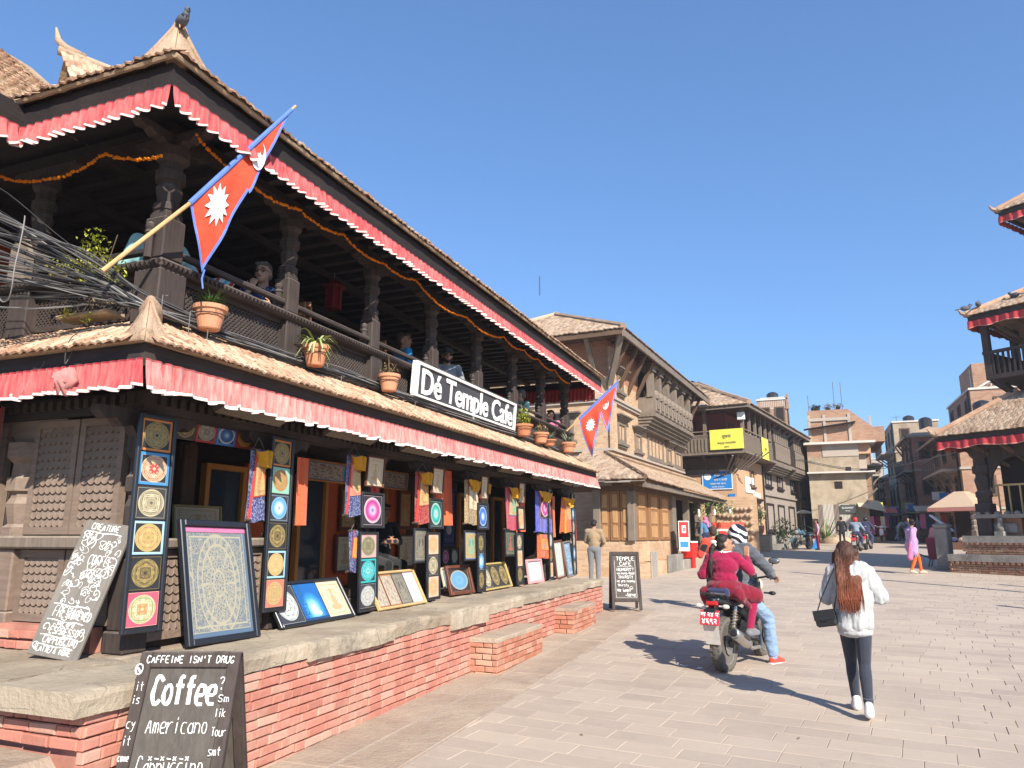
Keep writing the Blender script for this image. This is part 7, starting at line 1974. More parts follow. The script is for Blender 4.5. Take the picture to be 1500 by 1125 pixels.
for k in range(26):
 b=MB();b.lathe([(0.09,0),(0.1,0.05),(0.03,0.1)],8,0,Matrix.Translation((-3.5+0.28*k,-3.52,Z(2.42))));b.build('lamp_cup',M['grey_stone'],tp,local=True)
for x,y in((-3.35,-3.35),(-1.2,-3.35),(1.2,-3.35),(3.35,-3.35),(-3.35,-1.2),(-3.35,1.2),(-3.35,3.35)):
 b=MB();carved_post(b,x,y,Z(1.76),Z(4.55),0.44);b.build('column',M['dark_wood'],tp,local=True)
for x0,x1 in((-3.2,-1.35),(-1.05,1.05),(1.35,3.2)):
 for axis in(0,1):
  n_=12;top=[];
  xm,rx=(x0+x1)/2,(x1-x0)/2-0.1
  for k in range(n_+1):
   a=PI-PI*k/n_;top.append((xm+rx*math.cos(a),Z(3.25)+0.95*math.sin(a)))
  b=MB()
  for k in range(n_):
   (xa,za),(xb,zb)=top[k],top[k+1]
   if axis==0:q=[V(xa,-3.4,za),V(xb,-3.4,zb),V(xb,-3.4,Z(4.5)),V(xa,-3.4,Z(4.5))]
   else:q=[V(-3.4,-xa,za),V(-3.4,-xb,zb),V(-3.4,-xb,Z(4.5)),V(-3.4,-xa,Z(4.5))]
   b.prism(q,(0,0.12,0)if axis==0 else(0.12,0,0))
  b.build('arch_board',M['dark_wood'],tp,local=True)
ring('lintel','dark_wood',3.5,4.5,4.72,0.3)
lbox(tp,'shrine_shade_box','interior_dark',-2.95,2.95,-2.95,2.95,Z(1.76),Z(4.7))  # shrine block widened and coloured dark to paint the deep shade behind the arches
lbox(tp,'guardian_statue','grey_stone',-3.0,-2.75,-3.75,-3.5,Z(1.76),Z(1.9))
b=MB();b.tube([(-2.88,-3.62,Z(1.9)),(-2.88,-3.62,Z(2.1)),(-2.86,-3.6,Z(2.2)),(-2.86,-3.62,Z(2.32))],[0.12,0.1,0.07,0.08],8);b.build('guardian_figure',M['grey_stone'],tp,local=True,smooth=True)
for k in range(20):MB().box(-3.0+0.32*k-0.02,-3.0+0.32*k+0.02,-3.2,-3.16,Z(2.42),Z(3.3)).build('brass_bar',M['brass_bar'],tp,local=True)
MB().box(-3.1,3.2,-3.21,-3.15,Z(3.3),Z(3.36)).build('brass_rail',M['brass_bar'],tp,local=True)
TT=tile_meshes(M['tile_old'],0.17,0.24,0.025)
def tier(a,ze,b_,zt,lim,nval,seed):
 rise=zt-ze;run=a-b_
 bd=MB()
 for k in range(4):
  q=Matrix.Rotation(k*PI/2,4,'Z');bd.M=q
  bd.quad((-a,-a,Z(ze)),(a,-a,Z(ze)),(b_,-b_,Z(zt)),(-b_,-b_,Z(zt)))
 bd.M=None;bd.box(-a+0.1,a-0.1,-a+0.1,a-0.1,Z(ze-0.1),Z(ze-0.04))
 bd.build('roof_bed',M['mud'],tp,local=True)
 sl=V(0,run,rise)
 tile_field((-a,-a-0.03,Z(ze+0.01)),(1,0,0),sl,2*a,sl.length,0.17,0.14,tp,TT,lim,clip=lambda s,h:h*run/sl.length<s<2*a-h*run/sl.length,local=True)
 sl=V(run,0,rise)
 tile_field((-a-0.03,a,Z(ze+0.01)),(0,-1,0),sl,2*a,sl.length,0.17,0.14,tp,TT,0,clip=lambda s,h:h*run/sl.length<s<2*a-h*run/sl.length,local=True)
 for sx_,sy in((-1,-1),(1,-1),(-1,1)):
  r=MB();r.tube([(sx_*(a-(run)*t),sy*(a-run*t),Z(ze+rise*t)+0.06)for t in(0,.2,.4,.6,.8,1)],0.12,6);r.build('hip_roll',M['tile'],tp,local=True)
 c=MB();c.tube([(-a+0.3,-a+0.3,Z(ze+0.1)),(-a,-a,Z(ze+0.06)),(-a-0.1,-a-0.1,Z(ze+0.12)),(-a-0.16,-a-0.16,Z(ze+0.26))],[0.1,0.1,0.06,0.02],7);c.build('corner_tip',M['clay'],tp,local=True)
 ring('fascia','dark_wood',a-0.02,ze-0.22,ze-0.02,0.1)
 st=MB()
 for k in range(9):
  x=-a*0.85+k*a*0.2125
  st.beam((x*b_/a*1.1,-b_*0.98,Z(ze-1.5)),(x,-a+0.25,Z(ze-0.16)),0.11,0.1);st.beam((-b_*0.98,x*b_/a*1.1,Z(ze-1.5)),(-a+0.25,x,Z(ze-0.16)),0.11,0.1)
 st.build('strut_row',M['brown_wood'],tp,local=True,kind='stuff')
 for face in range(2):
  P=wm(tp)@(V(-a+0.02,-a-0.01,Z(ze-0.2))if face==0 else V(-a-0.01,a-0.02,Z(ze-0.2)))
  Q=wm(tp)@(V(a-0.02,-a-0.01,Z(ze-0.2))if face==0 else V(-a-0.01,-a+0.02,Z(ze-0.2)))
  L_=(Q-P).length;d=(Q-P).normalized();nn=V(d.y,-d.x,0);bb=MB()
  bb.grid(lambda u,v:P+d*u*L_+nn*(0.02+0.035*math.sin(u*L_*9+seed)*(1-v)+0.02*math.sin(u*L_*23))+V(0,0,-0.24*(1-v)*(1+0.15*math.sin(u*L_*6.5+seed+2*math.sin(u*L_*1.7)))),180,4,uv=True)
  tag(bb.build('valance',M['valance_red'],smooth=True),'deep red valance under the %s temple roof, %s side'%(nval,'front' if face==0 else 'street'),'valance','red valances of the temple roofs')
tier(4.2,4.95,2.4,6.3,120,'lowest',1)
ring('upper_storey','temple_brick',2.2,6.0,9.0);ring('upper_storey','temple_brick',1.6,9.4,12.6)
ring('balcony_floor','dark_wood',3.0,6.75,6.9);
bm2=MB();bm2.box(-0.03,0.03,-0.03,0.03,0,0.7);bmm2=bm2.mesh('baluster',M['dark_wood'])
for k in range(38):link('baluster',bmm2,tp,True,M=Matrix.Translation((-2.9+0.157*k,-2.95,Z(6.9))));link('baluster',bmm2,tp,True,M=Matrix.Translation((-2.95,-2.9+0.157*k,Z(6.9))))
ring('balcony_rail','dark_wood',3.02,7.6,7.7,0.1)
for x,y in((-2.9,-2.9),(-1,-2.9),(1,-2.9),(-2.9,-1),(-2.9,1)):lbox(tp,'balcony_post','dark_wood',x-0.1,x+0.1,y-0.1,y+0.1,Z(6.9),Z(8.7))
b=MB()
for k in range(7):b.beam((-2.2+0.7*k*0.9,-2.2,Z(5.9)),(-2.8+0.9*k,-2.95,Z(6.75)),0.1,0.1);b.beam((-2.2,-2.2+0.7*k*0.9,Z(5.9)),(-2.95,-2.8+0.9*k,Z(6.75)),0.1,0.1)
b.build('strut_row',M['dark_wood'],tp,local=True,kind='stuff')
tier(3.25,8.95,1.8,9.75,90,'middle',2)
tier(2.3,12.55,0.4,13.9,70,'topmost',3)
MB().lathe([(0.4,Z(13.8)),(0.45,Z(14.2)),(0.2,Z(14.6)),(0.25,Z(14.9)),(0.03,Z(15.6))],12).build('pinnacle',M['gold_metal'],tp,local=True)
W=wm(tp)
for i,(lx,ly,z,lb_)in enumerate(((-3.25,-3.25,9.12,'pigeon at the very corner of the middle temple roof'),(-2.9,-3.1,9.2,'pigeon just behind the corner of the middle temple roof'),(-2.0,-2.6,9.35,'pigeon higher on the middle temple roof'),(-1.2,-2.2,9.58,'pigeon near the top of the middle temple roof'))):
 p=W@V(lx,ly,Z(z));bird(tuple(p),R(100+60*i),lb_,1.6,'pigeons on the temple')
 # ============ shelter and clutter by the temple
sh=thing('shelter','small tiled shelter with red valance left of the temple columns','shelter',(7.75,45.8,1.0),R(-36.8))
sh.scale=(1.3,1.3,1.0)
b=MB();a=0.95
for k in range(4):
 b.M=Matrix.Rotation(k*PI/2,4,'Z');b.quad((-a,-a,2.2),(a,-a,2.2),(0.2,-0.2,3.05),(-0.2,-0.2,3.05))
b.M=None;b.build('roof',M['tile'],sh,local=True)
for k in range(4):
 MB(Matrix.Rotation(k*PI/2,4,'Z')).box(-a,a,-a-0.02,-a+0.03,2.0,2.19).build('fascia',M['valance_red'],sh,local=True)
for x in(-.7,.7):
 for y in(-.7,.7):b=MB();carved_post(b,x,y,0.4,2.1,0.2);b.build('post',M['old_wood'],sh,local=True)
MB().box(-.85,.85,-.85,.85,0,0.4).build('base',M['temple_brick'],sh,local=True);MB().box(-0.65,0.65,0.5,0.6,0.4,2.0).build('rear_wall',M['interior_dark'],sh,local=True)
for i,(x,c_)in enumerate(((-0.62,'white_cloth'),(-0.2,'navy'),(0.2,'tan_plastic'),(0.6,'white_cloth'))):
 b=MB();b.sphere((x,-0.65,0.52),(0.24,0.2,0.15),8,5);tag(b.build('sack',M[c_],smooth=True),'%s sack heaped in the little shelter by the temple, %s'%(('white','dark blue','tan','white')[i],('far left','second','third','far right')[i]),'sack','sacks in the shelter');COL.objects[-1].matrix_basis=wm(sh)
tk=thing('trike_cart','maroon cloth covered cart with a pink top left of the temple base','cart',(4.2,30.2,gz(30.2)),R(-20))
b=MB();b.prism([(-0.28,-0.25,0.25),(0.28,-0.25,0.25),(0.33,-0.25,1.0),(-0.33,-0.25,1.0)],(0,0.5,0));b.build('cover',M['bin_maroon'],tk,local=True)
b=MB();b.prism([(-0.25,-0.2,1.0),(0.25,-0.2,1.0),(0.18,-0.2,1.3),(-0.15,-0.2,1.35)],(0,0.4,0));b.build('top',M['chalk_pink'],tk,local=True)
for x,y in((-0.25,-0.2),(0.25,-0.2),(-0.25,0.2),(0.25,0.2)):MB().tube([(x,y,0.25),(x*1.3,y,0)],0.02,5).build('leg',M['black_plastic'],tk,local=True)
b=MB();b.tube([(-0.3,0,0.3),(-0.9,-0.3,0.55)],0.025,5);b.build('handle',M['black_plastic'],tk,local=True)
st=thing('stone_pillar','grey stone pillar at the corner of the temple base','pillar',(4.15,28.6,gz(28.5)),R(-30))
MB().bbox(-0.2,0.2,-0.2,0.2,0,1.35,0.03).build('shaft',M['grey_stone'],st,local=True);MB().bbox(-0.24,0.24,-0.24,0.24,1.352,1.5,0.05).build('cap',M['grey_stone'],st,local=True);MB().bbox(-0.26,0.26,-0.26,0.26,-0.05,0.12,0.03).build('foot',M['grey_stone'],st,local=True)
b=MB(T(4.45,30.6,2.2,R(-20),0,R(40)));b.bbox(-0.45,0.45,-0.15,0.15,-0.03,0.03,0.01);tag(b.build('white_board',M['white_paint']),'narrow white board tilted above the maroon cart','board')
b=MB();b.tube([(4.45,30.6,0.7),(4.45,30.6,2.2)],0.03,6);b.tube([(4.45,30.62,2.15),(3.6,30.3,1.6)],0.025,5);tag(b.build('board_stand',M['black_plastic']),'dark pole carrying the tilted white board','pole')
for(x,y,h_,lb_)in((7.45,17.95,7.9,'tall wooden pole right of the square, its long thin shadow crossing the paving'),(7.3,13.8,3.75,'short wooden post right of the square, shadow nearest the walking woman'),(7.8,19.55,3.2,'short wooden post right of the square, shadow nearest the temple')):
 up_=thing('pole',lb_,'pole',(x,y,gz(y)))
 MB().tube([(0,0,-.1),(0,0,h_)],[0.1,0.08],8).build('shaft',M['old_wood'],up_,local=True);MB().lathe([(.1,h_),(.12,h_+.03),(.03,h_+.12)],8).build('cap',M['old_wood'],up_,local=True)
 # ---- people and vehicles
JOBS=[]
def soft(name,prims,voxel,mats,parent,smooth=6,fold=None,kind=None,clip=None):
 """overlapping tapered capsules and ellipsoids fused into one continuous skin (done for all figures at once at the end)"""
 o=bpy.data.objects.new(name,None)
 bpy.data.objects.remove(o)
 JOBS.append((name,prims,voxel,mats,parent,smooth,fold,kind,clip))
def cap(p,q,r0,r1,m=0):return('c',Vector(p),Vector(q),r0,r1,m)
def ell(c,r,m=0,ax=None):return('e',Vector(c),r,ax or Matrix.Identity(3),m)
def prim_mesh(b,pr):
 if pr[0]=='c':
  _,p,q,r0,r1,m=pr
  d=q-p;L=d.length
  if L<1e-5:d=Vector((0,0,1));L=1e-5
  pts=[];rs=[]
  u=d.normalized()
  for k in(0.02,0.38,0.71,0.92):pts.append(p-u*r0*math.sqrt(1-k*k));rs.append(r0*k)
  for k in(0,0.33,0.66,1):pts.append(p+d*k);rs.append(r0+(r1-r0)*k)
  for k in(0.92,0.71,0.38,0.02):pts.append(q+u*r1*math.sqrt(1-k*k));rs.append(r1*k)
  b.tube(pts,rs,12)
 else:
  _,c,r,ax,m=pr
  b.sphere((0,0,0),1,16,10,0,Matrix.Translation(c)@(ax@Matrix.Diagonal(r)).to_4x4())
def run_jobs():
 tmp=[]
 for(name,prims,voxel,mats,parent,smooth,fold,kind,clip)in JOBS:
  b=MB()
  for pr in prims:prim_mesh(b,pr)
  me=b.mesh('tmp',M['skin'])
  o=bpy.data.objects.new('tmp',me);COL.objects.link(o)
  r=o.modifiers.new('r','REMESH');r.mode='VOXEL';r.voxel_size=voxel;r.adaptivity=0
  s=o.modifiers.new('s','SMOOTH');s.factor=0.5;s.iterations=smooth
  tmp.append(o)
 dg=bpy.context.evaluated_depsgraph_get()
 for o,(name,prims,voxel,mats,parent,smooth,fold,kind,clip)in zip(tmp,JOBS):
  me=bpy.data.meshes.new_from_object(o.evaluated_get(dg))
  me.name=name
  nv=len(me.vertices)
  co=np.empty(nv*3,np.float32);me.vertices.foreach_get('co',co);co=co.reshape(-1,3)
  if fold:
   no=np.empty(nv*3,np.float32);me.vertices.foreach_get('normal',no);no=no.reshape(-1,3)
   amp,sc=fold
   ds=np.array([noise.noise(Vector((float(p[0])*sc[0],float(p[1])*sc[1],float(p[2])*sc[2])))+0.5*noise.noise(Vector((float(p[0])*sc[0]*2.3+5,float(p[1])*sc[1]*2.3,float(p[2])*sc[2]*2.3)))for p in co])
   co=co+no*(ds*amp)[:,None]
   me.vertices.foreach_set('co',co.astype(np.float32).ravel())
  me.materials.clear()
  for m in mats:me.materials.append(M[m]if isinstance(m,str)else m)
  if len(mats)>1:
   nf=len(me.polygons)
   ce=np.empty(nf*3,np.float32);me.polygons.foreach_get('center',ce);ce=ce.reshape(-1,3)
   best=np.full(nf,1e9);idx=np.zeros(nf,np.int32)
   for pr in prims:
    if pr[0]=='c':
     p,q=np.array(pr[1]),np.array(pr[2]);d=q-p;L2=max(1e-9,d@d)
     t=np.clip(((ce-p)@d)/L2,0,1)
     dist=np.linalg.norm(ce-(p+t[:,None]*d),axis=1)-(pr[3]+(pr[4]-pr[3])*t);m=pr[5]
    else:
     A=np.array((pr[3]@Matrix.Diagonal(pr[2])).inverted());v=(ce-np.array(pr[1]))@A.T
     k=np.linalg.norm(v,axis=1);dist=(k-1)*min(pr[2]);m=pr[4]
    sel=dist<best;best[sel]=dist[sel];idx[sel]=m
   me.polygons.foreach_set('material_index',idx)
  me.polygons.foreach_set('use_smooth',[True]*len(me.polygons))
  me.update()
  link(name,me,parent,True,kind)
 for o in tmp:
  m=o.data;bpy.data.objects.remove(o);bpy.data.meshes.remove(m)
def joints(**k):
 J=dict(pelvis=(0,0,.93),waist=(0,0,1.06),chest=(0,0,1.25),neck=(0,-.01,1.43),head=(0,.015,1.585),face=(0,1,0),shl=(-.175,0,1.385),shr=(.175,0,1.385),ell=(-.225,-.03,1.11),elr=(.225,-.03,1.11),wrl=(-.235,.04,.87),wrr=(.235,.04,.87),hal=(0,.25,-1),har=(0,.25,-1),hil=(-.09,0,.9),hir=(.09,0,.9),knl=(-.095,.02,.49),knr=(.095,.02,.49),anl=(-.1,-.01,.085),anr=(.1,-.01,.085),tol=(-.115,.15,.03),tor=(.115,.15,.03))
 J.update(k)
 return{a:Vector(b)for a,b in J.items()}
def hand(P,w,d,m,curl=0.5,side=1,up=(0,0,1),r=0.0088):
 """palm, four unequal fingers with two bends and a thumb off its side"""
 d=Vector(d).normalized();n=Vector(up)-d*Vector(up).dot(d)
 if n.length<0.05:n=Vector((0,1,0))-d*d.y
 n.normalize();s=d.cross(n)*side
 k=w+d*0.085
 for i,o in enumerate((-0.027,-0.009,0.009,0.026)):
  P.append(cap(w+s*o*0.6,k+s*o,0.015,0.0125,m))
  L=(0.07,0.08,0.074,0.058)[i]
  a=k+s*o;dd=(d*math.cos(curl*0.6)-n*math.sin(curl*0.6))
  b_=a+dd*L*0.52+s*o*0.15;d2=(d*math.cos(curl*1.6)-n*math.sin(curl*1.6));c_=b_+d2*L*0.5
  P.append(cap(a,b_,r*1.08,r,m));P.append(cap(b_,c_,r,r*0.82,m))
 t0=w+d*0.02+s*-0.025;t1=t0+(d*0.6-s*0.75-n*0.2).normalized()*0.042;t2=t1+(d*0.85-s*0.3-n*0.35).normalized()*0.035
 P.append(cap(t0,t1,0.014,0.0115,m));P.append(cap(t1,t2,0.0105,0.009,m))
def figure(name,label,loc,rz,H=1.7,J=None,mats=('skin','grey_shirt','grey_trouser','black_leather'),hair='hair_black',hairstyle='short',vox=0.016,fem=False,fat=1.0,sleeves=True,hands=False,bare_fore=False,detail=True,group=None,curl=0.5,inflate=0.0,legs=True):
 """one continuous body: 0 skin, 1 top, 2 trousers, 3 shoes"""
 t=thing(name,label,'person',loc,rz,group)
 s=H/1.7
 t.scale=(s,s,s)
 J=J or joints()
 P=[]
 up=(J['chest']-J['pelvis']).normalized();lat=(J['shr']-J['shl']).normalized();fw=up.cross(lat);fw.normalize();fw=-fw if fw.dot(J['face'])<-0.3 else fw
 A=Matrix((lat,lat.cross(up)*-1,up)).transposed()
 f=fat;i_=inflate
 P+=[ell(J['pelvis'],((.165 if fem else .155)*f+i_,.115*f+i_,.12),2,A),ell(J['waist'],((.128 if fem else .143)*f+i_,.10*f+i_,.13),1,A),ell(J['chest'],(.158*f+i_,.112*f+i_,.175),1,A)]
 P+=[cap(J['waist'],J['chest'],.11*f+i_,.12*f+i_,1),cap(J['shl'],J['shr'],.062+i_,.062+i_,1)]
 P+=[cap(J['chest'].lerp(J['neck'],.7),J['neck'].lerp(J['head'],.55),.058,.05,0)]
 for sd in('l','r'):
  sh,e,w=J['sh'+sd],J['el'+sd],J['wr'+sd]
  P+=[cap(sh,e,.058*f+i_,.045*f+i_,1 if sleeves else 1),cap(e,w,.044+i_*.8 if not bare_fore else .04,.034+i_*.6 if not bare_fore else .026,0 if bare_fore else 1)]
  if bare_fore:P.append(cap(sh.lerp(e,.8),e,.043,.041,0))
  if hands:hand(P,w,J['ha'+sd],0,curl,1 if sd=='r' else-1,up=J.get('hup',Vector((0,1,0))))
  else:P+=[cap(w,w+J['ha'+sd].normalized()*.1,.032,.026,0),cap(w+J['ha'+sd].normalized()*.1,w+J['ha'+sd].normalized()*.155,.024,.016,0)]
  if legs:
   h,k,a,to=J['hi'+sd],J['kn'+sd],J['an'+sd],J['to'+sd]
   P+=[cap(h,k,.092*f+i_*.7,.06*f+i_*.5,2),cap(k,k.lerp(a,.35),.058*f+i_*.5,.06*f+i_*.5,2),cap(k.lerp(a,.3),a,.06*f+i_*.5,.042+i_*.6,2)]
   d=(to-a);heel=a+Vector((0,0,-.045))-Vector((d.x,d.y,0)).normalized()*.03
   P+=[cap(heel,to,.04,.034,3),cap(a+Vector((0,0,-.01)),a.lerp(to,.6),.045,.036,3)]
 hd,fc=J['head'],J['face'].normalized()
 hs=fc.cross(Vector((0,0,1))).normalized();hu=hs.cross(fc).normalized()
 HA=Matrix((hs,fc,hu)).transposed()
 Q=lambda x,y,z:hd+HA@V(x,y,z)
 P+=[ell(Q(0,-.012,.025),(.074,.095,.092),0,HA),ell(Q(0,.02,-.03),(.062,.075,.08),0,HA),ell(Q(0,.045,-.075),(.04,.045,.04),0,HA)]
 P+=[cap(Q(0,.092,.005),Q(0,.112,-.028),.009,.015,0),ell(Q(-.077,-.005,-.01),(.012,.022,.03),0,HA),ell(Q(.077,-.005,-.01),(.012,.022,.03),0,HA),cap(Q(-.03,.085,.022),Q(.03,.085,.022),.014,.014,0)]
 soft('body',P,vox,mats,t,4 if vox<.012 else 3)
 if detail:
  for sx_ in(-1,1):
   b=MB();b.sphere(Q(sx_*.03,.083,.003),(.013,.008,.008),8,5);b.build('eye',M['eye'],t,local=True)
   b=MB();b.tube([Q(sx_*.05,.088,.022),Q(sx_*.03,.1,.03),Q(sx_*.014,.1,.026)],.005,5);b.build('eyebrow',M[hair or 'hair_black'],t,local=True)
  b=MB();b.tube([Q(-.024,.088,-.058),Q(0,.097,-.055),Q(.024,.088,-.058)],[.004,.008,.004],6);b.build('mouth',M['lip'],t,local=True)
 if hair:
  K=[ell(Q(0,-.03,.045),(.081,.093,.085),0,HA),ell(Q(0,-.05,-.005),(.078,.07,.075),0,HA),cap(Q(-.045,.06,.085),Q(.045,.06,.085),.022,.022)]
  if hairstyle=='long':K+=[cap(Q(-.03,-.075,0),Q(-.04,-.1,-.28),.06,.04),cap(Q(.03,-.075,0),Q(.04,-.1,-.28),.06,.035)]
  if hairstyle=='bun':K+=[ell(Q(0,-.13,.04),(.045,.045,.045),0,HA)]
  if hairstyle=='shaggy':K+=[ell(Q(0,-.06,.0),(.09,.085,.1),0,HA),ell(Q(.02,-.05,.06),(.085,.08,.08),0,HA)]
  soft('hair',K,max(.008,vox*.7),[hair],t,2,(.006,(40,40,12)))
 return t,J,Q
def bone_tag():pass
# ---- the woman in the white hoodie
Jw=joints(head=(-.03,.04,1.55),face=(-.12,.9,-.42),neck=(-.015,.01,1.42),ell=(-.235,.05,1.12),elr=(.25,.05,1.13),wrl=(-.10,.26,1.16),wrr=(.09,.26,1.16),hal=(.7,.6,.4),har=(-.7,.6,.4),hil=(-.075,.02,.9),hir=(.075,-.02,.9),knl=(-.05,.17,.5),knr=(.055,-.03,.49),anl=(-.03,.24,.1),anr=(.045,-.2,.125),tol=(-.035,.39,.035),tor=(.055,-.05,.035))
woman,Jw,Qw=figure('person','woman in white hoodie and dark leggings walking away with a small black bag',(.335,7.86,gz(7.86)),R(2),1.57,Jw,('skin_pale','white_top','legging','white_rubber'),None,vox=.0075,fem=True,hands=True,detail=True)
h=[ell((0,0,1.28),(.18,.145,.19)),ell((0,-.01,1.10),(.195,.155,.22)),ell((0,-.01,.95),(.19,.152,.18)),ell((0,-.01,.87),(.183,.147,.11)),cap((-.15,0,1.385),(.15,0,1.385),.085,.085),cap((-.14,0,1.375),(-.238,.05,1.13),.088,.083),cap((-.238,.05,1.13),(-.12,.25,1.15),.08,.058),cap((.14,0,1.375),(.255,.05,1.14),.088,.086),cap((.255,.05,1.14),(.11,.25,1.15),.083,.058),cap((-.11,-.06,1.43),(.11,-.06,1.43),.055,.055),ell((.03,-.115,1.36),(.12,.06,.11)),cap((.05,-.1,1.45),(.12,.0,1.45),.045,.035)]
soft('hoodie',h,.009,['white_top'],woman,5,(.021,(14,14,2.4)))
hem=[ell((0,-.01,.79),(.168,.135,.055)),ell((0,-.01,.82),(.17,.136,.05))]
soft('hoodie_hem',hem,.009,['white_top'],woman,4,(.003,(60,60,1)))
hh=[ell(Qw(0,-.03,.045),(.088,.1,.09)),ell(Qw(0,-.06,-.02),(.1,.085,.1))]
for k in range(26):
 a=(k/25-.5);x=a*.19
 z1_=1.0+.16*abs(a)*1.6+.05*random.random()
 hh.append(cap(Qw(x*.9,-.07-.03*(1-abs(a)*2),.0),(-.03+x*1.0,-.15-.008*random.random(),1.3),.034,.028));hh.append(cap((-.03+x*1.0,-.155,1.32),(-.03+x*(.75+.25*random.random())+random.uniform(-.012,.012),-.185+random.uniform(-.008,.008),z1_),.027,.007))
for sx_ in(-1,1):hh.append(cap(Qw(sx_*.085,-.0,.0),(-.03+sx_*.13,-.04,1.33),.04,.03))
soft('hair',hh,.0068,['hair_auburn'],woman,2,(.006,(70,40,3)))
hs_=MB();rg=random.Random(5)
for k in range(330):
 a=rg.uniform(-.5,.5);x=a*.19
 q0=Qw(x*.75,-.03-.05*(1-abs(a)*2),.09-.08*abs(a));q1=Qw(x*1.05,-.1-.035*(1-abs(a)*2),-.02);dx=rg.uniform(-.018,.018)
 q2=V(-.03+x*1.06+dx,-.182+.03*abs(a)*2+rg.uniform(-.008,.008),1.3);q3=V(-.03+x*1.0+dx*1.8,-.21+rg.uniform(-.012,.012),1.12);q4=V(-.03+x*.85+dx*2.6,-.2+rg.uniform(-.015,.015),1.0+.3*abs(a)*rg.random()+.06*rg.random()-.03)
 hs_.tube([q0,q1,q2,q3,q4],[.0035,.0042,.0042,.0034,.001],4)
hs_.build('hair_strands',M['hair_auburn'],woman,local=True,kind='stuff')
bagm=MB(T(-.27,-.1,.93,R(-12),0,R(-10)))
bagm.bbox(-.1,.1,-.055,.055,-.085,.075,.02);bb_=bagm.build('shoulder_bag',M['black_leather'],woman,local=True)
b=MB(T(-.27,-.1,.93,R(-12),0,R(-10)));b.bbox(-.103,.103,-.066,-.056,-.02,.08,.004);b.tube([(-.03,-.07,-.02),(.03,-.07,-.02)],.006,6);b.build('flap',M['black_leather'],bb_,local=True)
b=MB();b.tube([(-.19,-.09,1.0),(-.16,-.185,1.15),(-.13,-.15,1.36),(-.11,-.03,1.48),(-.13,.1,1.4)],.007,6);b.tube([(-.34,-.1,1.0),(-.3,-.15,1.12),(-.2,-.15,1.33),(-.12,-.03,1.475)],.006,6);b.build('strap',M['black_leather'],bb_,local=True)
for sx_,a,to in((-1,Jw['anl'],Jw['tol']),(1,Jw['anr'],Jw['tor'])):
 d=(to-a);u=Vector((d.x,d.y,0)).normalized();hl=a+V(0,0,-.04)-u*.035
 soft('trainer',[cap(hl,hl+V(0,0,.06),.047,.04),cap(hl+V(0,0,-.012),to+V(0,0,.0),.048,.042),cap(a+V(0,0,-.01),a.lerp(to,.65),.046,.038)],.008,['white_rubber'],woman,3)
 b=MB();b.tube([a+V(0,0,.045),a+V(0,0,.075)],.047,12);b.build('ankle_cuff',M['legging'],woman,local=True)
